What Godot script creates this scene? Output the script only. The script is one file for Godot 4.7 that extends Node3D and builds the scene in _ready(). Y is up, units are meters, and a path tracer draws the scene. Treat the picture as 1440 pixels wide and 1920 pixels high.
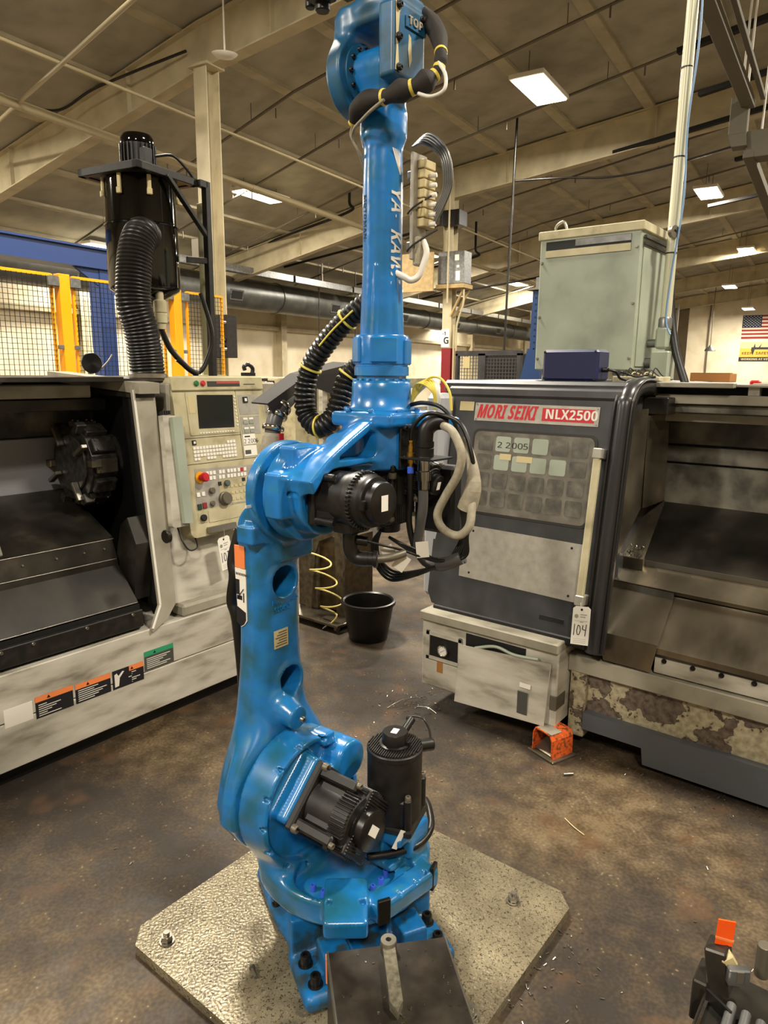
extends Node3D
# A machine shop: a blue six-axis robot between two lathes. World axes follow the machines:
# x to the right-hand machine's long side, -z away from the camera; the building is turned a little (frame BF).
const BA := 0.11345
var BF := Transform3D(Basis(Vector3.UP, BA), Vector3.ZERO)
var ID := Transform3D.IDENTITY
var off := {}
var M := {}
var rng := RandomNumberGenerator.new()

# ---------- nodes ----------
var used := {}

# a name, with _001, _002 ... for repeats under the same parent
func numbered(par: Node, n: String) -> String:
	var k := str(par.get_instance_id()) + n
	var c: int = used.get(k, 0)
	used[k] = c + 1
	return n if c == 0 else "%s_%03d" % [n, c]

func thing(n: String, label: String, cat: String, at := Vector3.ZERO, fr := Transform3D.IDENTITY, group := "") -> Node3D:
	var o := Node3D.new()
	o.name = numbered(self, n)
	add_child(o, true)
	o.transform = fr * Transform3D(Basis(), at)
	off[o] = Transform3D(Basis(), -at)
	o.set_meta("label", label)
	o.set_meta("category", cat)
	if group != "": o.set_meta("group", group)
	return o

func part(par: Node3D, n: String, src, m: Material, label := "", kind := "") -> MeshInstance3D:
	var mi := MeshInstance3D.new()
	mi.name = numbered(par, n)
	mi.mesh = src.commit() if src is SurfaceTool else src
	mi.mesh.surface_set_material(0, m)
	par.add_child(mi, true)
	if off.has(par): mi.transform = off[par]
	if label != "": mi.set_meta("label", label)
	if kind != "": mi.set_meta("kind", kind)
	return mi

func inst(par: Node3D, n: String, mesh: Mesh, at: Transform3D) -> MeshInstance3D:
	var mi := MeshInstance3D.new()
	mi.name = numbered(par, n)
	mi.mesh = mesh
	par.add_child(mi, true)
	mi.transform = (off[par] * at) if off.has(par) else at
	return mi

func single(n: String, src, m: Material, label: String, cat: String, at := Vector3.ZERO, fr := Transform3D.IDENTITY, group := "") -> MeshInstance3D:
	var mi := MeshInstance3D.new()
	mi.name = numbered(self, n)
	mi.mesh = src.commit() if src is SurfaceTool else src
	mi.mesh.surface_set_material(0, m)
	add_child(mi, true)
	mi.transform = fr * Transform3D(Basis(), at)
	mi.set_meta("label", label)
	mi.set_meta("category", cat)
	if group != "": mi.set_meta("group", group)
	return mi

func struct(n: String, src, m: Material, fr := Transform3D.IDENTITY) -> MeshInstance3D:
	var mi := MeshInstance3D.new()
	mi.name = numbered(self, n)
	mi.mesh = src.commit() if src is SurfaceTool else src
	mi.mesh.surface_set_material(0, m)
	add_child(mi, true)
	mi.transform = fr
	mi.set_meta("kind", "structure")
	return mi

# ---------- shapes ----------
func S() -> SurfaceTool:
	var st := SurfaceTool.new()
	st.begin(Mesh.PRIMITIVE_TRIANGLES)
	return st

func tri(st: SurfaceTool, a: Vector3, b: Vector3, c: Vector3, na: Vector3, nb: Vector3, nc: Vector3) -> void:
	if (b - a).cross(c - a).dot(na + nb + nc) > 0.0:
		var t := b
		b = c
		c = t
		t = nb
		nb = nc
		nc = t
	st.set_normal(na)
	st.add_vertex(a)
	st.set_normal(nb)
	st.add_vertex(b)
	st.set_normal(nc)
	st.add_vertex(c)

func qd(st: SurfaceTool, a: Vector3, b: Vector3, c: Vector3, d: Vector3, n: Vector3) -> void:
	tri(st, a, b, c, n, n, n)
	tri(st, a, c, d, n, n, n)

# a chamfered box
func bx(st: SurfaceTool, c: Vector3, s: Vector3, b := 0.003, bs := Basis()) -> void:
	var h := s.abs() * 0.5
	b = minf(b, 0.45 * minf(h.x, minf(h.y, h.z)))
	var ax := [bs.x, bs.y, bs.z]
	var hh := [h.x, h.y, h.z]
	for i in 3:
		var j := (i + 1) % 3
		var k := (i + 2) % 3
		for s1: float in [-1.0, 1.0]:
			var n: Vector3 = ax[i] * s1
			var f: Vector3 = c + n * hh[i]
			var u: Vector3 = ax[j] * (hh[j] - b)
			var v: Vector3 = ax[k] * (hh[k] - b)
			qd(st, f - u - v, f + u - v, f + u + v, f - u + v, n)
			if b > 0.0:
				for s2: float in [-1.0, 1.0]:
					var n2: Vector3 = ax[j] * s2
					var p: Vector3 = c + n * hh[i] + n2 * (hh[j] - b)
					var q: Vector3 = c + n * (hh[i] - b) + n2 * hh[j]
					qd(st, p - v, p + v, q + v, q - v, (n + n2).normalized())
					if i == 0:
						for s3: float in [-1.0, 1.0]:
							var n3: Vector3 = ax[k] * s3
							var nn := (n + n2 + n3).normalized()
							tri(st, p + n3 * (hh[k] - b), q + n3 * (hh[k] - b), c + n * (hh[i] - b) + n2 * (hh[j] - b) + n3 * hh[k], nn, nn, nn)

# box between two corners
func b2(st: SurfaceTool, a: Vector3, b: Vector3, bev := 0.003) -> void:
	bx(st, (a + b) * 0.5, b - a, bev)

func frame_of(d: Vector3) -> Basis:
	var y := d.normalized()
	var x := y.cross(Vector3.UP if absf(y.y) < 0.95 else Vector3.RIGHT).normalized()
	return Basis(x, y, x.cross(y).normalized())

# beam of rectangular section from a to b
func bar(st: SurfaceTool, a: Vector3, b: Vector3, w: float, t: float, bev := 0.002, up := Vector3.UP) -> void:
	var y := (b - a).normalized()
	var x := y.cross(up)
	if x.length() < 0.01: x = y.cross(Vector3.RIGHT)
	x = x.normalized()
	bx(st, (a + b) * 0.5, Vector3(w, (b - a).length(), t), bev, Basis(x, y, x.cross(y)))

# turned shape about an axis: profile of (radius, height)
func lathe(st: SurfaceTool, o: Vector3, d: Vector3, pf: Array, seg := 24) -> void:
	var bs := frame_of(d)
	var n := pf.size()
	var sn: Array[Vector2] = []
	for i in n - 1:
		var e: Vector2 = pf[i + 1] - pf[i]
		sn.append(Vector2(e.y, -e.x).normalized())
	for i in n - 1:
		var na := sn[i]
		var nb := sn[i]
		if i > 0 and sn[i - 1].dot(sn[i]) > 0.75: na = (sn[i - 1] + sn[i]).normalized()
		if i < n - 2 and sn[i + 1].dot(sn[i]) > 0.75: nb = (sn[i + 1] + sn[i]).normalized()
		var pa: Vector2 = pf[i]
		var pb: Vector2 = pf[i + 1]
		if pa.distance_to(pb) < 1e-6: continue
		for k in seg:
			var t0 := TAU * k / seg
			var t1 := TAU * (k + 1) / seg
			var r0 := bs.x * cos(t0) + bs.z * sin(t0)
			var r1 := bs.x * cos(t1) + bs.z * sin(t1)
			var a := o + r0 * pa.x + bs.y * pa.y
			var b := o + r1 * pa.x + bs.y * pa.y
			var c := o + r1 * pb.x + bs.y * pb.y
			var e := o + r0 * pb.x + bs.y * pb.y
			var n00 := r0 * na.x + bs.y * na.y
			var n01 := r1 * na.x + bs.y * na.y
			var n11 := r1 * nb.x + bs.y * nb.y
			var n10 := r0 * nb.x + bs.y * nb.y
			if pa.x > 1e-6: tri(st, a, b, c, n00, n01, n11)
			if pb.x > 1e-6: tri(st, a, c, e, n00, n11, n10)

func cy(st: SurfaceTool, a: Vector3, b: Vector3, r0: float, r1 := -1.0, seg := 20, bev := 0.0) -> void:
	if r1 < 0.0: r1 = r0
	var l := (b - a).length()
	if bev > 0.0:
		lathe(st, a, b - a, [Vector2(0, 0), Vector2(r0 - bev, 0), Vector2(r0, bev), Vector2(r1, l - bev), Vector2(r1 - bev, l), Vector2(0, l)], seg)
	else:
		lathe(st, a, b - a, [Vector2(0, 0), Vector2(r0, 0), Vector2(r1, l), Vector2(0, l)], seg)

func crv(pts: Array, n: int) -> PackedVector3Array:
	var out := PackedVector3Array()
	var m := pts.size()
	for i in m - 1:
		var p0: Vector3 = pts[maxi(i - 1, 0)]
		var p1: Vector3 = pts[i]
		var p2: Vector3 = pts[i + 1]
		var p3: Vector3 = pts[mini(i + 2, m - 1)]
		for k in n:
			out.append(p1.cubic_interpolate(p2, p0, p3, float(k) / n))
	out.append(pts[m - 1])
	return out

func tube(st: SurfaceTool, p: PackedVector3Array, r: float, seg := 8, rad := PackedFloat32Array()) -> void:
	var n := p.size()
	var d := (p[1] - p[0]).normalized()
	var x := frame_of(d).x
	var rings: Array = []
	var cs: Array = []
	for i in n:
		var t := (p[mini(i + 1, n - 1)] - p[maxi(i - 1, 0)]).normalized()
		x = (x - t * x.dot(t)).normalized()
		var z := x.cross(t)
		var ri := r if rad.is_empty() else rad[i]
		var ring := PackedVector3Array()
		var nr := PackedVector3Array()
		for k in seg:
			var v := x * cos(TAU * k / seg) + z * sin(TAU * k / seg)
			ring.append(p[i] + v * ri)
			nr.append(v)
		rings.append(ring)
		cs.append(nr)
	for i in n - 1:
		var A: PackedVector3Array = rings[i]
		var B: PackedVector3Array = rings[i + 1]
		var NA: PackedVector3Array = cs[i]
		var NB: PackedVector3Array = cs[i + 1]
		var tl := PackedVector3Array()
		if not rad.is_empty():
			var sl := (rad[i] - rad[i + 1]) / maxf((p[i + 1] - p[i]).length(), 1e-5)
			var t := (p[i + 1] - p[i]).normalized() * clampf(sl, -1.5, 1.5)
			for k in seg:
				tl.append((NA[k] + t).normalized())
			NA = tl
			NB = tl
		for k in seg:
			var k2 := (k + 1) % seg
			tri(st, A[k], A[k2], B[k2], NA[k], NA[k2], NB[k2])
			tri(st, A[k], B[k2], B[k], NA[k], NB[k2], NB[k])
	for e in 2:
		var R: PackedVector3Array = rings[0 if e == 0 else n - 1]
		var c := p[0 if e == 0 else n - 1]
		var nn := (p[0] - p[1]).normalized() if e == 0 else (p[n - 1] - p[n - 2]).normalized()
		for k in seg:
			tri(st, c, R[k], R[(k + 1) % seg], nn, nn, nn)

# a wire or hose through the given points
func wire(st: SurfaceTool, pts: Array, r: float, seg := 8, n := 8) -> void:
	tube(st, crv(pts, n), r, seg)

# ribbed hose: the radius swells between grooves
func ribbed(st: SurfaceTool, pts: Array, r: float, depth: float, pitch: float, seg := 20, sub := 4) -> void:
	var c := crv(pts, 24)
	var total := 0.0
	for i in c.size() - 1: total += c[i].distance_to(c[i + 1])
	var n := int(total / pitch) * sub
	var out := PackedVector3Array()
	var rad := PackedFloat32Array()
	var i := 0
	var acc := 0.0
	for k in n + 1:
		var want := total * k / n
		while i < c.size() - 2 and acc + c[i].distance_to(c[i + 1]) < want:
			acc += c[i].distance_to(c[i + 1])
			i += 1
		var l := maxf(c[i].distance_to(c[i + 1]), 1e-6)
		out.append(c[i].lerp(c[i + 1], clampf((want - acc) / l, 0.0, 1.0)))
		rad.append(r - depth * (1.0 - absf(sin(PI * float(k % sub) / sub))))
	tube(st, out, r, seg, rad)

# extruded outline (x, y of tf), thickness along tf's z
func prism(st: SurfaceTool, poly: PackedVector2Array, t: float, tf: Transform3D) -> void:
	var ix := Geometry2D.triangulate_polygon(poly)
	var nf := tf.basis.z.normalized()
	var o := tf.basis.z.normalized() * t
	for i in range(0, ix.size(), 3):
		var a := tf * Vector3(poly[ix[i]].x, poly[ix[i]].y, 0)
		var b := tf * Vector3(poly[ix[i + 1]].x, poly[ix[i + 1]].y, 0)
		var c := tf * Vector3(poly[ix[i + 2]].x, poly[ix[i + 2]].y, 0)
		tri(st, a, b, c, -nf, -nf, -nf)
		tri(st, a + o, b + o, c + o, nf, nf, nf)
	var area := 0.0
	for i in poly.size():
		area += poly[i].cross(poly[(i + 1) % poly.size()])
	for i in poly.size():
		var p := poly[i]
		var q := poly[(i + 1) % poly.size()]
		var e := q - p
		if e.length() < 1e-6: continue
		var n2 := Vector2(e.y, -e.x).normalized() * signf(area)
		var n := (tf.basis * Vector3(n2.x, n2.y, 0)).normalized()
		var a := tf * Vector3(p.x, p.y, 0)
		var b := tf * Vector3(q.x, q.y, 0)
		qd(st, a, b, b + o, a + o, n)

func V2(a: Array) -> PackedVector2Array:
	var o := PackedVector2Array()
	for i in range(0, a.size(), 2): o.append(Vector2(a[i], a[i + 1]))
	return o

# a sheet with thickness through four corners
func sheet(st: SurfaceTool, a: Vector3, b: Vector3, c: Vector3, d: Vector3, t := 0.003) -> void:
	var n := (b - a).cross(d - a).normalized()
	var o := n * t
	qd(st, a, b, c, d, n)
	qd(st, a - o, b - o, c - o, d - o, -n)
	var v := [a, b, c, d]
	var m := (a + b + c + d) * 0.25
	for i in 4:
		var p: Vector3 = v[i]
		var q: Vector3 = v[(i + 1) % 4]
		qd(st, p, q, q - o, p - o, ((p + q) * 0.5 - m).normalized())

func bolt(st: SurfaceTool, p: Vector3, d: Vector3, r: float, h: float) -> void:
	lathe(st, p, d, [Vector2(0, 0), Vector2(r, 0), Vector2(r, h * 0.85), Vector2(r * 0.85, h), Vector2(r * 0.5, h), Vector2(r * 0.5, h * 0.55), Vector2(0, h * 0.55)], 12)

func hexnut(st: SurfaceTool, p: Vector3, d: Vector3, r: float, h: float) -> void:
	lathe(st, p, d, [Vector2(0, 0), Vector2(r * 1.35, 0), Vector2(r * 1.35, h * 0.2), Vector2(r, h * 0.2)], 16)
	var bs := frame_of(d)
	var v := PackedVector2Array()
	for k in 6: v.append(Vector2(cos(TAU * k / 6), sin(TAU * k / 6)) * r)
	prism(st, v, h * 0.8, Transform3D(Basis(bs.x, bs.z, bs.y), p + bs.y * h * 0.2))
	cy(st, p + bs.y * h, p + bs.y * h * 1.5, r * 0.55, -1, 10)

# flat picture quad with texture coordinates, set on a thin backing
func decal(a: Vector3, u: Vector3, v: Vector3, t := 0.0008) -> SurfaceTool:
	var st := S()
	var n := u.cross(v).normalized()
	var o := a + n * t
	var P := [o, o + u, o + u + v, o + v]
	var T := [Vector2(0, 1), Vector2(1, 1), Vector2(1, 0), Vector2(0, 0)]
	for k: int in [0, 2, 1, 0, 3, 2]:
		st.set_normal(n)
		st.set_uv(T[k])
		st.add_vertex(P[k])
	for k in 4:
		var p: Vector3 = P[k]
		var q: Vector3 = P[(k + 1) % 4]
		var m := ((p + q) * 0.5 - (o + (u + v) * 0.5)).normalized()
		for w: Vector3 in [p, q, q - n * t, p, q - n * t, p - n * t]:
			st.set_normal(m)
			st.set_uv(Vector2(0.5, 0.02))
			st.add_vertex(w)
	return st

# raised lettering: starts at o, runs along u, letters stand along v; height h
func letters(txt: String, o: Vector3, u: Vector3, v: Vector3, h: float, depth := 0.001, bold := false, sx := 1.0, skew := 0.0, heavy := 0.0) -> ArrayMesh:
	var tm := TextMesh.new()
	var f := SystemFont.new()
	f.font_names = PackedStringArray(["Droid Sans"])
	if bold: f.font_weight = 700
	var fv := FontVariation.new()
	fv.base_font = f
	if heavy > 0.0: fv.variation_embolden = heavy
	tm.font = fv
	tm.text = txt
	tm.font_size = 32
	tm.pixel_size = h / 23.0
	tm.depth = depth
	tm.curve_step = 1.0
	tm.horizontal_alignment = HORIZONTAL_ALIGNMENT_LEFT
	var arr := tm.surface_get_arrays(0)
	var vs: PackedVector3Array = arr[Mesh.ARRAY_VERTEX]
	var ns: PackedVector3Array = arr[Mesh.ARRAY_NORMAL]
	u = u.normalized()
	v = v.normalized()
	var w := u.cross(v)
	for i in vs.size():
		var p := vs[i]
		vs[i] = o + u * (p.x * sx + p.y * skew) + v * (p.y + h * 0.5) + w * (p.z + depth * 0.5)
		ns[i] = u * ns[i].x + v * ns[i].y + w * ns[i].z
	arr[Mesh.ARRAY_VERTEX] = vs
	arr[Mesh.ARRAY_NORMAL] = ns
	arr[Mesh.ARRAY_TANGENT] = null
	arr[Mesh.ARRAY_TEX_UV] = null
	var am := ArrayMesh.new()
	am.add_surface_from_arrays(Mesh.PRIMITIVE_TRIANGLES, arr)
	return am

# ---------- castings: a distance field meshed with surface nets ----------
func sb(p: Vector3, c: Vector3, h: Vector3, r: float) -> float:
	var q := (p - c).abs() - h + Vector3(r, r, r)
	return Vector3(maxf(q.x, 0), maxf(q.y, 0), maxf(q.z, 0)).length() + minf(maxf(q.x, maxf(q.y, q.z)), 0.0) - r

func sx(p: Vector3, c: Vector3, r: float, h: float, e := 0.004) -> float:
	var d := p - c
	var q := Vector2(Vector2(d.y, d.z).length() - r + e, absf(d.x) - h + e)
	return Vector2(maxf(q.x, 0), maxf(q.y, 0)).length() + minf(maxf(q.x, q.y), 0.0) - e

func sy(p: Vector3, c: Vector3, r: float, h: float, e := 0.004) -> float:
	var d := p - c
	var q := Vector2(Vector2(d.x, d.z).length() - r + e, absf(d.y) - h + e)
	return Vector2(maxf(q.x, 0), maxf(q.y, 0)).length() + minf(maxf(q.x, q.y), 0.0) - e

func cap(p: Vector3, a: Vector3, b: Vector3, ra: float, rb: float) -> float:
	var ab := b - a
	var t := clampf((p - a).dot(ab) / ab.length_squared(), 0, 1)
	return p.distance_to(a + ab * t) - lerpf(ra, rb, t)

func smin(a: float, b: float, k: float) -> float:
	var h := maxf(k - absf(a - b), 0.0) / k
	return minf(a, b) - h * h * k * 0.25

func smax(a: float, b: float, k: float) -> float:
	return -smin(-a, -b, k)

# distance to a polygon in the plane (negative inside)
func spoly(q: Vector2, v: PackedVector2Array) -> float:
	var n := v.size()
	var d := (q - v[0]).length_squared()
	var s := 1.0
	var j := n - 1
	for i in n:
		var e := v[j] - v[i]
		var w := q - v[i]
		var b := w - e * clampf(w.dot(e) / e.dot(e), 0, 1)
		d = minf(d, b.length_squared())
		var c1 := q.y >= v[i].y
		var c2 := q.y < v[j].y
		var c3 := e.x * w.y > e.y * w.x
		if (c1 and c2 and c3) or (not c1 and not c2 and not c3): s = -s
		j = i
	return s * sqrt(d)

func ext(d2: float, h: float, r: float) -> float:
	var q := Vector2(d2 + r, h + r)
	return Vector2(maxf(q.x, 0), maxf(q.y, 0)).length() + minf(maxf(q.x, q.y), 0.0) - r

func cast(f: Callable, lo: Vector3, hi: Vector3, h: float) -> ArrayMesh:
	var K := 6
	var bxn := int(ceil((hi.x - lo.x) / h / K))
	var byn := int(ceil((hi.y - lo.y) / h / K))
	var bzn := int(ceil((hi.z - lo.z) / h / K))
	var nx := bxn * K + 1
	var ny := byn * K + 1
	var nz := bzn * K + 1
	var val := PackedFloat32Array()
	val.resize(nx * ny * nz)
	val.fill(9.0)
	var act: Array[Vector3i] = []
	var lim := h * K * 0.98
	for bz in bzn:
		for by in byn:
			for b in bxn:
				var c := lo + Vector3(b + 0.5, by + 0.5, bz + 0.5) * (h * K)
				if absf(f.call(c)) > lim: continue
				act.append(Vector3i(b, by, bz) * K)
				for z in range(bz * K, bz * K + K + 1):
					for y in range(by * K, by * K + K + 1):
						var row := (z * ny + y) * nx
						for x in range(b * K, b * K + K + 1):
							if val[row + x] > 8.0: val[row + x] = f.call(lo + Vector3(x, y, z) * h)
	var idx := PackedInt32Array()
	idx.resize(nx * ny * nz)
	idx.fill(-1)
	var vs := PackedVector3Array()
	var ns := PackedVector3Array()
	var sy_ := nx
	var sz := nx * ny
	var co := [0, 1, sy_, sy_ + 1, sz, sz + 1, sz + sy_, sz + sy_ + 1]
	var ed := [0, 1, 2, 3, 4, 5, 6, 7, 0, 2, 1, 3, 4, 6, 5, 7, 0, 4, 1, 5, 2, 6, 3, 7]
	var cp := [Vector3(0, 0, 0), Vector3(1, 0, 0), Vector3(0, 1, 0), Vector3(1, 1, 0), Vector3(0, 0, 1), Vector3(1, 0, 1), Vector3(0, 1, 1), Vector3(1, 1, 1)]
	var g := [0.0, 0.0, 0.0, 0.0, 0.0, 0.0, 0.0, 0.0]
	for a in act:
		for z in range(a.z, a.z + K):
			for y in range(a.y, a.y + K):
				for x in range(a.x, a.x + K):
					var i0 := (z * ny + y) * nx + x
					var m := 0
					for k in 8:
						var w := val[i0 + co[k]]
						g[k] = w
						if w < 0.0: m += 1
					if m == 0 or m == 8: continue
					var s := Vector3.ZERO
					var cnt := 0
					for e in range(0, 24, 2):
						var p: int = ed[e]
						var q: int = ed[e + 1]
						if (g[p] < 0.0) != (g[q] < 0.0):
							s += cp[p].lerp(cp[q], g[p] / (g[p] - g[q]))
							cnt += 1
					s /= cnt
					idx[i0] = vs.size()
					vs.append(lo + (Vector3(x, y, z) + s) * h)
					ns.append(Vector3(g[1] + g[3] + g[5] + g[7] - g[0] - g[2] - g[4] - g[6], g[2] + g[3] + g[6] + g[7] - g[0] - g[1] - g[4] - g[5], g[4] + g[5] + g[6] + g[7] - g[0] - g[1] - g[2] - g[3]).normalized())
	var ix := PackedInt32Array()
	var st3 := [1, sy_, sz]
	for a in act:
		for z in range(a.z, a.z + K):
			for y in range(a.y, a.y + K):
				for x in range(a.x, a.x + K):
					var i0 := (z * ny + y) * nx + x
					if idx[i0] < 0: continue
					var ins := val[i0] < 0.0
					for d in 3:
						if (val[i0 + st3[d]] < 0.0) == ins: continue
						var u: int = st3[(d + 1) % 3]
						var v: int = st3[(d + 2) % 3]
						if i0 - u - v < 0: continue
						var A := idx[i0 - u - v]
						var B := idx[i0 - v]
						var C := idx[i0]
						var D := idx[i0 - u]
						if A < 0 or B < 0 or D < 0: continue
						if ins: ix.append_array([A, C, B, A, D, C])
						else: ix.append_array([A, B, C, A, C, D])
	var arr := []
	arr.resize(Mesh.ARRAY_MAX)
	arr[Mesh.ARRAY_VERTEX] = vs
	arr[Mesh.ARRAY_NORMAL] = ns
	arr[Mesh.ARRAY_INDEX] = ix
	var am := ArrayMesh.new()
	am.add_surface_from_arrays(Mesh.PRIMITIVE_TRIANGLES, arr)
	return am

# ---------- materials ----------
func mt(c: Color, rough := 0.5, metal := 0.0, spec := 0.5) -> StandardMaterial3D:
	var m := StandardMaterial3D.new()
	m.albedo_color = c
	m.roughness = rough
	m.metallic = metal
	m.metallic_specular = spec
	return m

func noise(freq: float, oct := 4, sd := 1, typ := FastNoiseLite.TYPE_SIMPLEX_SMOOTH) -> FastNoiseLite:
	var n := FastNoiseLite.new()
	n.noise_type = typ
	n.frequency = freq
	n.fractal_octaves = oct
	n.seed = sd
	return n

func ntex(n: FastNoiseLite, ramp: Array, size := 512, normal := 0.0) -> NoiseTexture2D:
	var t := NoiseTexture2D.new()
	t.width = size
	t.height = size
	t.seamless = true
	t.noise = n
	if normal > 0.0:
		t.as_normal_map = true
		t.bump_strength = normal
	elif ramp.size() > 0:
		var g := Gradient.new()
		var offs := PackedFloat32Array()
		var cols := PackedColorArray()
		for i in range(0, ramp.size(), 2):
			offs.append(ramp[i])
			cols.append(ramp[i + 1])
		g.offsets = offs
		g.colors = cols
		t.color_ramp = g
	return t

# mottled material: colours from a noise ramp laid through the world, sc repeats per metre
func nm(ramp: Array, freq: float, sc: float, rough := 0.5, metal := 0.0, sd := 1, oct := 5, world := true) -> StandardMaterial3D:
	var m := mt(Color.WHITE, rough, metal)
	m.albedo_texture = ntex(noise(freq, oct, sd), ramp, 384)
	m.uv1_triplanar = true
	m.uv1_world_triplanar = world
	m.uv1_scale = Vector3(sc, sc, sc)
	return m

func rgh(m: StandardMaterial3D, t: Texture2D) -> StandardMaterial3D:
	m.roughness = 1.0
	m.roughness_texture = t
	m.roughness_texture_channel = BaseMaterial3D.TEXTURE_CHANNEL_RED
	return m

func pic(img: Image, rough := 0.5) -> StandardMaterial3D:
	var m := mt(Color.WHITE, rough)
	m.albedo_texture = ImageTexture.create_from_image(img)
	return m

func hx(s: String) -> Color:
	return Color.html(s)

func _ready() -> void:
	rng.seed = 7
	# camera
	var cam := Camera3D.new()
	cam.name = "camera"
	add_child(cam)
	cam.fov = rad_to_deg(2.0 * atan(960.0 / 1320.0))
	cam.near = 0.05
	cam.far = 200.0
	cam.transform = Transform3D(Basis(Vector3.UP, deg_to_rad(38.0)) * Basis(Vector3.RIGHT, -atan(262.0 / 1320.0)) * Basis(Vector3.BACK, deg_to_rad(0.5)), Vector3(1.26, 1.70, 1.446))
	cam.current = true
	# air and exposure (a closed hall: all light comes from its ceiling fixtures)
	var we := WorldEnvironment.new()
	we.name = "environment"
	var en := Environment.new()
	en.background_mode = Environment.BG_COLOR
	en.background_color = Color(0.02, 0.02, 0.02)
	en.tonemap_mode = Environment.TONE_MAPPER_LINEAR
	en.tonemap_exposure = 2.8
	en.sdfgi_enabled = true
	en.ssao_enabled = true
	en.ssil_enabled = true
	we.environment = en
	add_child(we)
	make_materials()
	ceiling_lights()
	hall()
	mounting_plate()
	robot()
	right_lathe()
	left_lathe()
	on_right_lathe()
	on_left_lathe()
	floor_things()
	background()

func make_materials() -> void:
	M.blue = nm([0.0, hx("1a5f7c"), 0.3, hx("186fa4"), 0.52, hx("1673be"), 0.75, hx("1f7ecb"), 1.0, hx("2f86a8")], 0.01, 1.6, 0.28, 0.0, 3, 5)
	M.blue.clearcoat_enabled = true
	M.blue.clearcoat = 0.5
	M.blue.clearcoat_roughness = 0.15
	M.blue.normal_enabled = true
	M.blue.normal_texture = ntex(noise(0.05, 2, 8), [], 256, 1.2)
	M.blue.normal_scale = 0.35
	M.bluedirt = nm([0.0, hx("3a352c"), 0.38, hx("2c4757"), 0.5, hx("12639c"), 1.0, hx("1277c4")], 0.012, 2.2, 0.4, 0.0, 4, 5)
	M.teal = nm([0.0, hx("123c4c"), 0.4, hx("17506f"), 0.7, hx("1a6394"), 1.0, hx("2c6276")], 0.012, 2.0, 0.34, 0.0, 5, 5)
	M.teal.clearcoat_enabled = true
	M.teal.clearcoat = 0.4
	M.bluebright = mt(hx("1173d6"), 0.35)
	M.purple = mt(hx("3f63d8"), 0.4)
	M.black = mt(hx("161412"), 0.33)
	M.blackm = nm([0.0, hx("0d0c0b"), 0.6, hx("1e1b18"), 1.0, hx("2e2a25")], 0.02, 2.0, 0.42, 0.0, 9)
	M.rubber = mt(hx("15130f"), 0.38)
	M.sleeve = mt(hx("2a2521"), 0.75)
	M.dark = mt(hx("0b0a09"), 0.6)
	M.darkgrey = nm([0.0, hx("2b2b2c"), 0.5, hx("38383a"), 1.0, hx("464648")], 0.01, 1.2, 0.42, 0.0, 11)
	M.grille = mt(hx("4b4a45"), 0.5)
	M.darkfilm = nm([0.0, hx("42403a"), 0.5, hx("5a564e"), 1.0, hx("7a7568")], 0.012, 3.0, 0.4, 0.0, 51)
	M.turret = nm([0.0, hx("242220"), 0.5, hx("3c3935"), 1.0, hx("5c574f")], 0.02, 3.0, 0.35, 0.4, 53)
	M.olive = mt(hx("8f8a62"), 0.5)
	M.film = nm([0.0, hx("55514a"), 0.5, hx("6f6a60"), 1.0, hx("837d70")], 0.01, 2.5, 0.35, 0.0, 50)
	M.steel = mt(hx("9a958a"), 0.35, 0.9)
	M.chrome = mt(hx("c9c6bf"), 0.15, 1.0)
	M.alu = nm([0.0, hx("9d988d"), 0.5, hx("aea99e"), 1.0, hx("bdb8ad")], 0.02, 2.0, 0.42, 0.35, 13)
	M.dirty = nm([0.0, hx("7b7466"), 0.25, hx("a39d8e"), 0.5, hx("bdb7a8"), 1.0, hx("d2cdbf")], 0.012, 1.0, 0.5, 0.0, 15, 6)
	M.dirty.uv1_scale = Vector3(0.55, 1.9, 0.55)
	M.cream = nm([0.0, hx("8e8566"), 0.4, hx("b5ab88"), 1.0, hx("cbc2a0")], 0.01, 1.5, 0.45, 0.0, 17)
	M.greige = nm([0.0, hx("767062"), 0.4, hx("96907f"), 1.0, hx("aaa492")], 0.01, 1.0, 0.5, 0.0, 18)
	M.sheetdark = nm([0.0, hx("191714"), 0.4, hx("2b2823"), 0.75, hx("3c3831"), 1.0, hx("544d42")], 0.008, 1.2, 0.33, 0.3, 19, 5)
	M.sheetmid = nm([0.0, hx("443e34"), 0.4, hx("6a6253"), 0.75, hx("877d6a"), 1.0, hx("9c927e")], 0.007, 1.1, 0.27, 0.7, 21, 5)
	M.backpan = nm([0.0, hx("34322f"), 0.35, hx("58554d"), 0.6, hx("7b766a"), 1.0, hx("958f80")], 0.009, 1.1, 0.45, 0.1, 23, 5)
	M.greycab = nm([0.0, hx("868d7d"), 0.4, hx("9aa292"), 1.0, hx("a9b1a1")], 0.006, 1.0, 0.4, 0.0, 25)
	M.navy = mt(hx("23294f"), 0.35)
	M.gantry = mt(hx("26417a"), 0.4)
	M.yellow = mt(hx("f0a400"), 0.4)
	M.yellowcord = mt(hx("e8d25a"), 0.4)
	M.red = mt(hx("c3202b"), 0.4)
	M.redpaint = mt(hx("7d0f18"), 0.5)
	M.orange = mt(hx("f58a4c"), 0.5)
	M.white = mt(hx("e6e1d6"), 0.5)
	M.paper = mt(hx("efeade"), 0.7)
	M.ink = mt(hx("17151a"), 0.6)
	M.brass = mt(hx("c79a45"), 0.25, 0.9)
	M.tan = mt(hx("c9b98a"), 0.5)
	M.greyhose = nm([0.0, hx("8a826f"), 1.0, hx("b3aa94")], 0.03, 4.0, 0.6, 0.0, 27)
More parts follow.
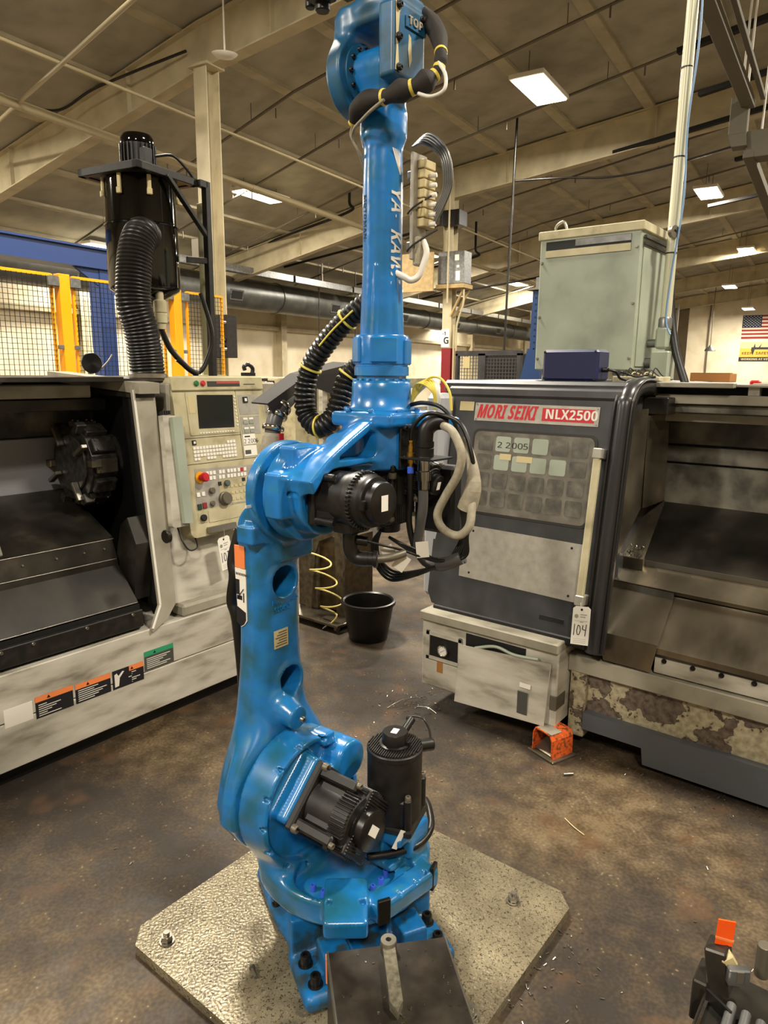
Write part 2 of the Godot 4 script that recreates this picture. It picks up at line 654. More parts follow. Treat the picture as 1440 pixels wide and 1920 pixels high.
	M.silverwrap = mt(hx("5c5a58"), 0.4, 0.3)
	M.floorgrime = mt(hx("3b3224"), 0.6)
	M.deck = nm([0.0, hx("959080"), 0.5, hx("aaa593"), 1.0, hx("bab5a4")], 0.006, 0.5, 0.8, 0.0, 29)
	M.beam = nm([0.0, hx("a99d80"), 0.5, hx("c0b494"), 1.0, hx("cec2a2")], 0.006, 0.7, 0.55, 0.0, 31)
	M.purlin = nm([0.0, hx("a0977d"), 0.5, hx("b5ac91"), 1.0, hx("c3ba9f")], 0.006, 0.7, 0.7, 0.0, 33)
	M.wall = nm([0.0, hx("cfc0a0"), 0.5, hx("e4d7ba"), 1.0, hx("ece1c8")], 0.006, 0.3, 0.7, 0.0, 35)
	M.pipe = mt(hx("b3a684"), 0.45)
	M.conduit = mt(hx("6f685a"), 0.45, 0.4)
	M.galv = nm([0.0, hx("6f7070"), 1.0, hx("9b9c9a")], 0.02, 1.5, 0.35, 0.7, 37)
	M.duct = nm([0.0, hx("4a4b48"), 1.0, hx("73746f")], 0.01, 0.5, 0.4, 0.5, 39)
	M.wireway = mt(hx("6a6557"), 0.75)
	M.barblack = mt(hx("14120f"), 0.85)
	M.blueteal = nm([0.0, hx("1f5263"), 0.32, hx("1d6484"), 0.5, hx("1a6ca4"), 0.7, hx("1a76c0"), 1.0, hx("3787a4")], 0.011, 1.8, 0.3, 0.0, 6, 5)
	M.blueteal.clearcoat_enabled = true
	M.blueteal.clearcoat = 0.5
	M.blueteal.clearcoat_roughness = 0.15
	M.wood = nm([0.0, hx("9c8458"), 1.0, hx("bfa473")], 0.02, 1.0, 0.7, 0.0, 41)
	M.card = mt(hx("a8703a"), 0.8)
	M.screen = mt(hx("1b1c1a"), 0.15)
	M.glow = mt(Color(1, 0.96, 0.88), 0.5)
	M.glow.emission_enabled = true
	M.glow.emission = Color(1.0, 0.93, 0.80)
	M.glow.emission_energy_multiplier = 3.0
	M.floor = floor_material()
	M.plate = plate_material()
	M.peel = peel_material()

func layer(freq: float, oct: int, sd: int, n: int) -> PackedByteArray:
	return noise(freq, oct, sd).get_seamless_image(n, n).get_data()

func floor_material() -> StandardMaterial3D:
	var n := 1024
	var img := Image.create(n, n, false, Image.FORMAT_RGB8)
	var ro := Image.create(n, n, false, Image.FORMAT_RGB8)
	var a := layer(0.004, 5, 51, n)
	var b := layer(0.03, 4, 52, n)
	var c := layer(0.25, 2, 53, n)
	var s := layer(0.012, 3, 54, n)
	var c1 := hx("261e15")
	var c2 := hx("483a27")
	var c3 := hx("6f5e43")
	var c4 := hx("5a3d24")
	for y in n:
		for x in n:
			var i := y * n + x
			var va := a[i] / 127.5 - 1.0
			var vb := b[i] / 127.5 - 1.0
			var vc := c[i] / 127.5 - 1.0
			var t := clampf(0.44 + va * 0.6 + vb * 0.3 + vc * 0.3, 0.0, 1.0)
			var col := c1.lerp(c2, t * 1.8) if t < 0.55 else c2.lerp(c3, (t - 0.55) * 2.0)
			var rs := clampf((s[i] / 127.5 - 1.0 - 0.35) * 1.6, 0.0, 0.5)
			col = col.lerp(c4, rs)
			if vc > 0.72 and vb > 0.2: col = col.lerp(hx("b0a48c"), 0.6)
			img.set_pixel(x, y, col)
			var r := clampf(0.66 - va * 0.22 + vb * 0.12, 0.3, 0.95)
			ro.set_pixel(x, y, Color(r, r, r))
	var m := pic(img, 1.0)
	m.roughness_texture = ImageTexture.create_from_image(ro)
	m.roughness_texture_channel = BaseMaterial3D.TEXTURE_CHANNEL_RED
	m.uv1_triplanar = true
	m.uv1_world_triplanar = true
	m.uv1_scale = Vector3(0.24, 0.24, 0.24)
	m.normal_enabled = true
	m.normal_texture = ntex(noise(0.03, 4, 55), [], 512, 2.0)
	m.normal_scale = 0.5
	return m

func plate_material() -> StandardMaterial3D:
	var n := 768
	var img := Image.create(n, n, false, Image.FORMAT_RGB8)
	var a := noise(0.006, 5, 61)
	var b := noise(0.09, 3, 62)
	var c := noise(0.3, 1, 63)
	for y in n:
		for x in n:
			var va := a.get_noise_2d(x, y)
			var vb := b.get_noise_2d(x, y)
			var t := clampf(0.5 + va * 0.7 + vb * 0.25, 0, 1)
			var col := hx("6a604c").lerp(hx("a3987c"), t)
			if vb + c.get_noise_2d(x, y) * 0.5 > 0.42: col = col.lerp(hx("3a3226"), 0.8)
			elif vb < -0.5: col = col.lerp(hx("b3a88c"), 0.6)
			img.set_pixel(x, y, col)
	var m := pic(img, 0.36)
	m.metallic = 0.35
	m.uv1_triplanar = true
	m.uv1_world_triplanar = true
	m.uv1_scale = Vector3(0.8, 0.8, 0.8)
	m.normal_enabled = true
	m.normal_texture = ntex(noise(0.2, 2, 64), [], 512, 2.0)
	m.normal_scale = 0.25
	return m

# old cream paint peeling off brown primer
func peel_material() -> StandardMaterial3D:
	var n := 512
	var img := Image.create(n, n, false, Image.FORMAT_RGB8)
	var a := noise(0.008, 5, 71)
	var b := noise(0.05, 4, 72)
	for y in n:
		for x in n:
			var va := a.get_noise_2d(x, y)
			var vb := b.get_noise_2d(x, y)
			var col := hx("b3a98a").lerp(hx("8d8268"), clampf(0.4 + vb, 0, 1))
			if va > 0.12: col = hx("6e6255").lerp(hx("574a40"), clampf(0.5 + vb * 1.5, 0, 1))
			elif va > 0.09: col = hx("3c332a")
			if vb > 0.38 and va > -0.1: col = hx("4a3c30")
			img.set_pixel(x, y, col)
	var m := pic(img, 0.6)
	m.uv1_triplanar = true
	m.uv1_world_triplanar = true
	m.uv1_scale = Vector3(1.1, 1.1, 1.1)
	return m

# ---------- the hall ----------
func roof_y(x: float) -> float:
	return 6.25 + (x + 6.2) * (0.2 if x < -6.2 else 0.13)

func ceiling_lights() -> void:
	var spots := [[-3.25, 6.1, -10.1, "ceiling light panel nearest above the right-hand lathe, brightest in the hall"], [-1.85, 6.1, -18.4, "second ceiling light panel of the row beyond the right-hand lathe"],
		[-1.8, 6.1, -27.9, "third ceiling light panel of the row, high above the cream far wall"], [-3.0, 5.6, -34.7, "fourth ceiling light panel of the row, above the cream far wall"], [-2.7, 5.1, -40.8, "farthest ceiling light panel of the row, close over the flag"],
		[-9.24, 5.25, -10.3, "long ceiling light panel between the cream column and the robot forearm"], [-9.95, 5.25, -26.6, "ceiling light panel left of the green-grey cabinet"], [-13.9, 4.2, -29.5, "lowest hanging light beside the red-bottomed column"], [-13.6, 4.5, -9.8, "ceiling light panel behind the black mist collector"]]
	for s in spots:
		light_panel(Vector3(s[0], s[1], s[2]), s[3])
	# fixtures of the same rows above and behind the photographer
	for p in [[-3.0, 6.1, -2.0], [-3.0, 6.1, 5.5], [3.6, 6.6, -10.0], [3.6, 6.6, -2.0], [3.6, 6.6, 5.5], [-10.0, 5.2, -2.5], [3.6, 6.6, -18.5], [-10, 5.2, 4.5], [3.6, 6.3, -28.0], [-9.6, 5.25, -18.4], [-9.9, 5.2, -36.0]]:
		light_panel(Vector3(p[0], p[1], p[2]), "ceiling light panel out of sight over the photographer's side of the hall", "ceiling lights outside the picture")

func light_panel(c: Vector3, label: String, group := "ceiling light panels") -> void:
	var t := thing("ceiling_light", label, "light", c, BF, group)
	var h := S()
	b2(h, c + Vector3(-0.28, 0.0, -0.62), c + Vector3(0.28, 0.07, 0.62), 0.01)
	part(t, "housing", h, M.white)
	for s in [-1.0, 1.0]:
		var r := S()
		cy(r, c + Vector3(0, 0.07, 0.5 * s), Vector3(c.x, roof_y(c.x) - 0.02, c.z + 0.5 * s), 0.008, -1, 6)
		part(t, "hanger", r, M.conduit)
	var g := S()
	b2(g, c + Vector3(-0.25, -0.02, -0.58), c + Vector3(0.25, 0.0, 0.58), 0.004)
	part(t, "diffuser", g, M.glow)
	var l := AreaLight3D.new()
	l.name = "lamp"
	l.area_size = Vector2(0.5, 1.16)
	l.light_energy = 20.0 if c.x > -13.0 else 7.0
	l.light_color = Color(1.0, 0.965, 0.90)
	l.area_range = 60.0
	l.area_attenuation = 2.0
	l.shadow_enabled = true
	t.add_child(l)
	l.transform = Transform3D(Basis(Vector3.RIGHT, -PI / 2), Vector3(0, -0.03, 0))

func hall() -> void:
	var st := S()
	b2(st, Vector3(-18, -0.2, -50), Vector3(12, 0, 14), 0.0)
	struct("floor", st, M.floor, BF)
	# roof deck in two slopes, purlins and rafters are its pieces
	st = S()
	var ya := roof_y(-16.0)
	var yb := roof_y(-6.2)
	var yc := roof_y(12.0)
	for z: Array in [[14.0, -50.0]]:
		sheet(st, Vector3(-16, ya, z[0]), Vector3(-16, ya, z[1]), Vector3(-6.2, yb, z[1]), Vector3(-6.2, yb, z[0]), -0.15)
		sheet(st, Vector3(-6.2, yb, z[0]), Vector3(-6.2, yb, z[1]), Vector3(12, yc, z[1]), Vector3(12, yc, z[0]), -0.15)
	var roof := struct("ceiling", st, M.deck, BF)
	var x := -15.2
	while x < 8.0:
		var p := S()
		var y := roof_y(x)
		bx(p, Vector3(x, y - 0.10, -18), Vector3(0.02, 0.2, 63), 0)
		bx(p, Vector3(x + 0.05, y - 0.012, -18), Vector3(0.12, 0.02, 63), 0)
		bx(p, Vector3(x - 0.09, y - 0.195, -18), Vector3(0.19, 0.015, 63), 0)
		part(roof, "purlin", p, M.purlin)
		x += 1.45
	for k in 34:
		var p := S()
		var z := 6.0 - k * 1.5
		for q: Array in [[-15.5, -6.2], [-6.2, 9.0]]:
			bar(p, Vector3(q[0], roof_y(q[0]) - 0.006, z), Vector3(q[1], roof_y(q[1]) - 0.006, z), 0.05, 0.02, 0)
		part(roof, "deck_seam", p, M.purlin)
	for k in 8:
		var z := 2.0 - 7.6 * k
		if k > 0: z = -5.75 - 7.5 * (k - 1)
		var p := S()
		var low := 0.0 if k == 1 else 0.05
		for seg: Array in [[-14.6, -6.2, 0.62, 0.55], [-6.2, 12.0, 0.55, 0.75]]:
			var a := Vector3(seg[0], roof_y(seg[0]) - 0.2, z)
			var b := Vector3(seg[1], roof_y(seg[1]) - 0.2, z)
			var da := Vector3(0, -seg[2] - low, 0)
			var db := Vector3(0, -seg[3] - low, 0)
			for q: Array in [[a, b, a + da, b + db, 0.012]]:
				sheet(p, q[0] + Vector3(0, 0, 0.006), q[1] + Vector3(0, 0, 0.006), q[3] + Vector3(0, 0, 0.006), q[2] + Vector3(0, 0, 0.006), 0.012)
			for fl: Array in [[a, b], [a + da, b + db]]:
				bar(p, fl[0], fl[1], 0.2, 0.018, 0, Vector3.UP)
			var xs: float = seg[0] + 1.2
			while xs < seg[1]:
				var t: float = (xs - seg[0]) / (seg[1] - seg[0])
				var top := a.lerp(b, t)
				var bot := (a + da).lerp(b + db, t)
				bx(p, (top + bot) * 0.5, Vector3(0.012, (top - bot).y, 0.18), 0)
				xs += 2.9
		part(roof, "rafter", p, M.beam)
	# walls
	st = S()
	b2(st, Vector3(-15.0, 0, -50), Vector3(-14.7, 6, 14), 0)
	var wl := struct("wall_left", st, M.wall, BF)
	for y in [3.02, 1.2]:
		var g := S()
		b2(g, Vector3(-14.7, y, -48), Vector3(-14.5, y + 0.12, 12), 0.0)
		part(wl, "girt", g, M.beam)
	for k in 6:
		var g := S()
		var z := -17.2 - 7.5 * (k - 1)
		b2(g, Vector3(-14.7, 0, z), Vector3(-14.35, 5, z + 0.02), 0.0)
		b2(g, Vector3(-14.37, 0, z - 0.12), Vector3(-14.35, 5, z + 0.14), 0.0)
		part(wl, "wall_column", g, M.beam)
	st = S()
	b2(st, Vector3(-6.05, 0, -44.3), Vector3(12, 9, -44), 0)
	struct("wall_far", st, M.wall, BF)
	st = S()
	b2(st, Vector3(-15, 0, -50), Vector3(12, 9, -49.7), 0)
	struct("wall_end", st, M.wall, BF)
	st = S()
	b2(st, Vector3(11.7, 0, -50), Vector3(12, 9, 14), 0)
	struct("wall_right", st, M.wall, BF)
	st = S()
	b2(st, Vector3(-15, 0, 13.7), Vector3(12, 9, 14), 0)
	struct("wall_back", st, M.wall, BF)

func mounting_plate() -> void:
	# square steel plate, corner pointing to the camera, with its anchor studs
	var t := thing("mounting_plate", "square worn steel floor plate with corner studs under the blue robot", "plate", Vector3(0.02, 0, 0.02))
	var st := S()
	var c := 0.055
	var h := 0.5
	var o := Vector2(0.03, 0.02)
	var v := PackedVector2Array()
	for p: Vector2 in [Vector2(-h + c, -h), Vector2(h - c, -h), Vector2(h, -h + c), Vector2(h, h - c), Vector2(h - c, h), Vector2(-h + c, h), Vector2(-h, h - c), Vector2(-h, -h + c)]:
		v.append(p + o)
	prism(st, v, 0.03, Transform3D(Basis(Vector3.RIGHT, Vector3.FORWARD, Vector3.UP), Vector3.ZERO))
	part(t, "plate", st, M.plate)
	for p: Array in [[-0.355, 0.412], [-0.45, -0.04], [0.376, -0.38], [0.483, 0.06], [-0.36, -0.4], [0.4, 0.42]]:
		var s := S()
		hexnut(s, Vector3(p[0], 0.03, p[1]), Vector3.UP, 0.017, 0.022)
		part(t, "stud", s, M.steel)

# directions of the turned robot base
const BD := Vector3(0.878, 0, 0.479)
const BN := Vector3(-0.479, 0, 0.878)

func f_base(p: Vector3) -> float:
	var q := Vector3(p.dot(BD), p.y, p.dot(BN))
	var d := sb(q, Vector3(0.01, 0.0562, 0), Vector3(0.285, 0.025, 0.225), 0.02)
	# waists in the sides of the foot
	d = smax(d, -sy(q, Vector3(0.05, 0.05, 0.31), 0.098, 0.1), 0.04)
	d = smax(d, -sy(q, Vector3(0.05, 0.05, -0.31), 0.12, 0.1), 0.04)
	var body := sy(p, Vector3(0, 0.13, 0), 0.172 + (0.2 - p.y) * 0.1, 0.075, 0.01)
	body = smax(body, -sb(q, Vector3(0.24, 0.13, 0), Vector3(0.11, 0.05, 0.06), 0.01), 0.01)
	d = smin(d, body, 0.045)
	for s in [-1.0, 1.0]:
		d = smin(d, sb(q, Vector3(0.2, 0.105, 0.115 * s), Vector3(0.045, 0.035, 0.04), 0.008), 0.012)
		d = smin(d, sb(q, Vector3(0.12, 0.12, 0.175 * s), Vector3(0.014, 0.07, 0.045), 0.006), 0.012)
		d = smin(d, sb(q, Vector3(-0.1, 0.12, 0.175 * s), Vector3(0.014, 0.07, 0.045), 0.006), 0.012)
	return d

func rotxz(p: Vector3, a: float) -> Vector3:
	# a: angle from +x towards +z; returns (radial, y, tangential)
	return Vector3(p.x * cos(a) + p.z * sin(a), p.y, -p.x * sin(a) + p.z * cos(a))

func f_swivel(p: Vector3) -> float:
	var d := sy(p, Vector3(0, 0.245, 0), 0.252, 0.04, 0.014)
	d = smax(d, -sy(p, Vector3(0.04, 0.3, 0.06), 0.165, 0.045, 0.01), 0.012)
	# housing of the shoulder axis and the wall that carries it
	var hs := sx(p, Vector3(-0.098, 0.465, 0.1), 0.2 - (p.x + 0.15) * 0.1, 0.05, 0.006)
	var wall := sb(p, Vector3(-0.1, 0.34, 0.06), Vector3(0.05, 0.12, 0.165 ), 0.03)
	hs = smin(hs, wall, 0.05)
	hs = smax(hs, -sx(p, Vector3(-0.045, 0.465, 0.1), 0.172, 0.022, 0.006), 0.01)
	d = smin(d, hs, 0.055)
	# motor pad, round cover, pads on the rim
	var m := (Vector3(p.x, (p.y - 0.49) * 0.7071 + (p.z - 0.12) * 0.7071, (p.z - 0.12) * 0.7071 - (p.y - 0.49) * 0.7071))
	d = smin(d, sb(m, Vector3(-0.045, 0, 0), Vector3(0.04, 0.098, 0.098), 0.015), 0.02)
	d = smin(d, sx(p, Vector3(-0.04, 0.562, -0.01), 0.062, 0.05, 0.012), 0.02)
	d = smin(d, sb(p, Vector3(-0.06, 0.64, 0.04), Vector3(0.03, 0.02, 0.022), 0.008), 0.015)
	# pedestal of the turning motor
	d = smin(d, sb(p, Vector3(0.132, 0.34, -0.055), Vector3(0.08, 0.062, 0.075), 0.012), 0.02)
	d = smax(d, -sb(p, Vector3(0.2, 0.335, 0.0), Vector3(0.05, 0.035, 0.03), 0.006), 0.006)
	# wedge-shaped nose and rim pads
	var q := rotxz(p, deg_to_rad(50.0))
	var nose := sb(q, Vector3(0.245, 0.27, 0), Vector3(0.075, 0.038, 0.06), 0.012)
	nose = smax(nose, (q.y - 0.315 + (q.x - 0.2) * 0.25), 0.01)
	d = smin(d, nose, 0.015)
	var q2 := rotxz(p, deg_to_rad(8.0))
	d = smin(d, sb(q2, Vector3(0.235, 0.262, 0), Vector3(0.035, 0.03, 0.12), 0.012), 0.015)
	d = smax(d, -sb(q2, Vector3(0.195, 0.295, -0.01), Vector3(0.018, 0.014, 0.06), 0.004), 0.005)
	for a: float in [40.0, 60.0, 2.0, 16.0, -8.0]:
		var c := Vector3(cos(deg_to_rad(a)), 0, sin(deg_to_rad(a))) * 0.262
		d = maxf(d, -sy(p, c + Vector3(0, 0.3, 0), 0.008, 0.016))
	for k in 14:
		var a := TAU * k / 14.0
		d = maxf(d, -sx(p, Vector3(-0.05, 0.465 + 0.186 * sin(a), 0.1 + 0.186 * cos(a)), 0.006, 0.02, 0.001))
	return d

func f_arm(p: Vector3) -> float:
	var d := sx(p, Vector3(-0.19, 0.47, 0.1), 0.2, 0.02, 0.008)
	d = smin(d, sx(p, Vector3(-0.225, 0.48, 0.095), 0.13, 0.055, 0.03), 0.08)
	var u := sx(p, Vector3(-0.153, 1.372, 0.078), 0.142, 0.019, 0.005)
	var w := 0.082
	var y := p.y
	if y < 1.0: w += (1.0 - y) * (1.0 - y) * 0.33
	var zc := 0.088
	var q := Vector2(absf(p.x + 0.228) - 0.062 + 0.045, absf(p.z - zc) - w + 0.045)
	var tubed := Vector2(maxf(q.x, 0), maxf(q.y, 0)).length() + minf(maxf(q.x, q.y), 0.0) - 0.045
	tubed = maxf(tubed, maxf(0.45 - y, y - 1.42)) * 0.9
	tubed = smax(tubed, (p.y - 1.34) * 0.7071 - (p.x + 0.225) * 0.7071, 0.02)
	d = smin(d, tubed, 0.08)
	d = smin(d, u, 0.04)
	# stop lugs, boss, pad below the elbow
	d = smin(d, sb(p, Vector3(-0.195, 1.258, 0.165), Vector3(0.035, 0.026, 0.038), 0.006), 0.012)
	d = smin(d, sb(p, Vector3(-0.18, 1.22, 0.05), Vector3(0.035, 0.05, 0.07), 0.012), 0.02)
	d = smin(d, cap(p, Vector3(-0.19, 0.735, 0.1), Vector3(-0.1, 0.715, 0.11), 0.05, 0.035), 0.035)
	d = smax(d, p.x + 0.09, 0.006)
	# lightening holes
	for h: Array in [[1.109, 0.087, 0.045], [0.8, 0.069, 0.043]]:
		var c := Vector3(-0.19, h[0], h[1])
		d = smin(d, sx(p, c, h[2] + 0.01, 0.027, 0.005), 0.02)
		d = smax(d, -sx(p, c, h[2], 0.085, 0.004), 0.004)
	return d

var elbow_poly := V2([0.185, 1.395, 0.15, 1.435, 0.115, 1.452, -0.04, 1.456, -0.23, 1.44, -0.25, 1.46, -0.25, 1.585, -0.08, 1.592, 0.04, 1.535, 0.12, 1.49, 0.2, 1.43])
var pocket_poly := V2([0.092, 1.475, 0.088, 1.485, -0.035, 1.545, -0.062, 1.542, -0.065, 1.484, -0.05, 1.472])

func f_elbow(p: Vector3) -> float:
	var zy := Vector2(p.z, p.y)
	var d := ext(spoly(zy, elbow_poly), absf(p.x + 0.014) - 0.07, 0.008)
	# the top falls away behind the web
	d = smax(d, (p.y - 1.585 + maxf(p.z + 0.06, 0.0) * 0.5 + maxf(0.03 - p.x, 0.0) * 0.45) * 0.85, 0.012)
	d = smin(d, sb(p, Vector3(-0.05, 1.47, -0.13), Vector3(0.06, 0.05, 0.11), 0.02), 0.03)
	# disc on the elbow axis with its bolted ears
	var e := sx(p, Vector3(-0.087, 1.375, 0.08), 0.13, 0.028, 0.006)
	e = smin(e, sx(p, Vector3(-0.045, 1.375, 0.082), 0.105, 0.05, 0.006), 0.008)
	e = minf(e, sx(p, Vector3(-0.12, 1.375, 0.08), 0.105, 0.02, 0.004))
	e = smin(e, sb(p, Vector3(-0.06, 1.385, 0.195), Vector3(0.03, 0.06, 0.03), 0.008), 0.01)
	e = maxf(e, -sx(p, Vector3(-0.02, 1.395, 0.19), 0.014, 0.03, 0.002))
	e = smin(e, sb(p, Vector3(-0.06, 1.475, 0.12), Vector3(0.03, 0.035, 0.05), 0.008), 0.015)
	d = smin(d, e, 0.03)
	# hollow for the motor under the wing, triangular pocket in the web
	d = smax(d, -sx(p, Vector3(0.07, 1.375, 0.085), 0.08, 0.075, 0.004), 0.004)
	d = smax(d, -ext(spoly(zy, pocket_poly), absf(p.x - 0.06) - 0.055, 0.004), 0.004)
	# forearm gear case and its flange
	d = smin(d, sy(p, Vector3(0.005, 1.51, -0.15), 0.1, 0.078, 0.01), 0.03)
	d = smin(d, sb(p, Vector3(0.008, 1.572, -0.16), Vector3(0.108, 0.02, 0.118), 0.012), 0.015)
	d = smin(d, sb(p, Vector3(0.16, 1.565, -0.2), Vector3(0.05, 0.015, 0.04), 0.006), 0.01)
	return d

func f_fore(p: Vector3) -> float:
	var c := Vector3(0, 0, -0.15)
	var y := p.y
	var r := 0.054
	if y < 1.98: r += (1.98 - y) * 0.045
	if y > 2.2: r -= (y - 2.2) * 0.03
	var d := (Vector2(p.x, p.z + 0.15).length() - r) * 0.95
	d = maxf(d, maxf(1.79 - y, y - 2.36))
	# raised triangles of the casting, neck and tongue
	var n := sb(p, Vector3(0, 2.4, -0.15), Vector3(0.05, 0.1, 0.045), 0.02)
	d = smin(d, n, 0.03)
	d = smin(d, sx(p, Vector3(-0.01, 2.47, -0.15), 0.06, 0.05, 0.006), 0.02)
	for a: float in [0.35, 1.35]:
		var dir := Vector3(sin(a), 0, cos(a))
		var tip := c + dir * 0.052 + Vector3(0, 1.98, 0)
		var low := c + dir * 0.066 + Vector3(0, 1.79, 0)
		d = smin(d, cap(p, low, tip, 0.008, 0.004), 0.008)
	return d

func f_yoke(p: Vector3) -> float:
	var d := sx(p, Vector3(-0.092, 2.47, -0.15), 0.102, 0.024, 0.008)
	d = smin(d, sb(p, Vector3(-0.1, 2.55, -0.15), Vector3(0.02, 0.06, 0.06), 0.012), 0.03)
	var br := sb(p, Vector3(-0.01, 2.6, -0.15), Vector3(0.1, 0.032, 0.06), 0.014)
	br = smin(br, sy(p, Vector3(-0.01, 2.635, -0.15), 0.062, 0.03, 0.006), 0.02)
	d = smin(d, br, 0.03)
	var pl := sb(p, Vector3(0.075, 2.505, -0.128), Vector3(0.026, 0.085, 0.066), 0.008)
	d = smin(d, pl, 0.02)
	return d

func servo(par: Node3D, n: String, o: Vector3, d: Vector3, up: Vector3, r: float, l: float, style: int, cap_r: float) -> MeshInstance3D:
	# black servo motor: flange, body, finned end plate, encoder cap with its label
	# style 0: square with corner ribs; 1: upright drum on a square foot; 2: drum with a toothed ring
	d = d.normalized()
	var w := d.cross(up).normalized()
	var bs := Basis(w, d, w.cross(d).normalized())
	var st := S()
	bx(st, o + d * 0.012, Vector3(r * 2.0, 0.024, r * 2.0), 0.012, bs)
	if style == 0:
		cy(st, o + d * 0.02, o + d * l * 0.86, r * 0.9, -1, 40, 0.006)
		bx(st, o + d * l * 0.4, Vector3(r * 1.62, l * 0.68, r * 1.62), r * 0.28, bs)
		for s in [-1.0, 1.0]:
			for e in [-1.0, 1.0]:
				var c: Vector3 = bs.x * (s * r * 0.8) + bs.z * (e * r * 0.8)
				bx(st, o + d * l * 0.4 + c * 0.93, Vector3(r * 0.3, l * 0.72, r * 0.3), 0.006, bs)
		for k in 13:
			var a := (k - 6) * 0.11
			for q in 4:
				var rad := bs.x * cos(a + q * PI / 2) + bs.z * sin(a + q * PI / 2)
				bx(st, o + d * l * 0.72 + rad * r * 0.9, Vector3(0.004, l * 0.26, 0.012), 0.001, Basis(d.cross(rad), d, rad))
	else:
		var r2 := r * (0.95 if style == 2 else 1.0)
		cy(st, o + d * 0.02, o + d * l * 0.84, r2, -1, 44, 0.006)
		bx(st, o + d * l * 0.22, Vector3(r * 1.7, l * 0.4, r * 1.7), r * 0.2, bs)
		for s in [-1.0, 1.0]:
			for e in [-1.0, 1.0]:
				var c: Vector3 = bs.x * (s * r * 0.8) + bs.z * (e * r * 0.8)
				cy(st, o + c, o + c + d * l * 0.42, r * 0.15, -1, 12, 0.003)
	var body := part(par, n, st, M.blackm)
	var f := S()
	if style == 0:
		bx(f, o + d * (l * 0.86), Vector3(r * 1.75, l * 0.07, r * 1.05), r * 0.16, bs)
		for k in 22:
			var xo := (k - 10.5) * r * 0.078
			bx(f, o + d * (l * 0.905) + bs.x * xo, Vector3(r * 0.036, l * 0.03, r * 0.98), 0, bs)
	elif style == 2:
		cy(f, o + d * l * 0.56, o + d * l * 0.68, r * 1.02, -1, 48, 0.003)
		for k in 44:
			var a := TAU * k / 44
			var rad := bs.x * cos(a) + bs.z * sin(a)
			bx(f, o + d * l * 0.69 + rad * r * 0.99, Vector3(0.0045, l * 0.06, 0.009), 0.0005, Basis(d.cross(rad), d, rad))
		lathe(f, o + d * l * 0.68, d, [Vector2(r * 0.98, 0), Vector2(r * 0.93, l * 0.06), Vector2(r * 0.9, l * 0.09), Vector2(r * 0.9, l * 0.13), Vector2(r * 0.84, l * 0.16), Vector2(0, l * 0.18)], 44)
	else:
		cy(f, o + d * l * 0.8, o + d * l * 0.865, r * 1.02, -1, 48, 0.003)
		for k in 23:
			var xo := (k - 11) * r * 0.085
			var hl := sqrt(maxf(r * r * 0.92 - xo * xo, 0.0))
			bx(f, o + d * (l * 0.872) + bs.x * xo, Vector3(r * 0.04, 0.007, hl * 2.0), 0, bs)
	part(body, "fin_plate", f, M.blackm)
	var cr := r * cap_r
	var c0 := 0.86 if style != 2 else 0.84
	var cs := S()
	lathe(cs, o + d * l * c0, d, [Vector2(0, 0), Vector2(cr * 1.2, 0), Vector2(cr * 1.2, l * 0.035), Vector2(cr * 1.02, l * 0.045), Vector2(cr, l * 0.15), Vector2(cr * 0.93, l * 0.165), Vector2(0, l * 0.165)], 36)
	bx(cs, o + d * l * (c0 + 0.05) + bs.x * cr, Vector3(cr * 0.5, l * 0.08, cr * 0.5), 0.003, bs)
	part(body, "encoder_cap", cs, M.black)
	var lb_ := S()
	bx(lb_, o + d * (l * (c0 + 0.165)), Vector3(cr * 0.5, 0.0012, cr * 0.75), 0, bs)
	part(body, "cap_label", lb_, M.paper)
	for s in [-1.0, 1.0]:
		for e in [-1.0, 1.0]:
			var b := S()
			var c: Vector3 = bs.x * (s * r * 0.82) + bs.z * (e * r * 0.82)
			bolt(b, o + c + d * (0.024 if style == 2 else l * (0.75 if style == 0 else 0.42)), d, 0.0085, 0.012)
			part(body, "cap_screw", b, M.conduit)
			if style == 0:
				b = S()
				bolt(b, o + c * 1.08 + d * 0.024, d, 0.012, 0.016)
				part(body, "flange_screw", b, M.conduit)
	return body

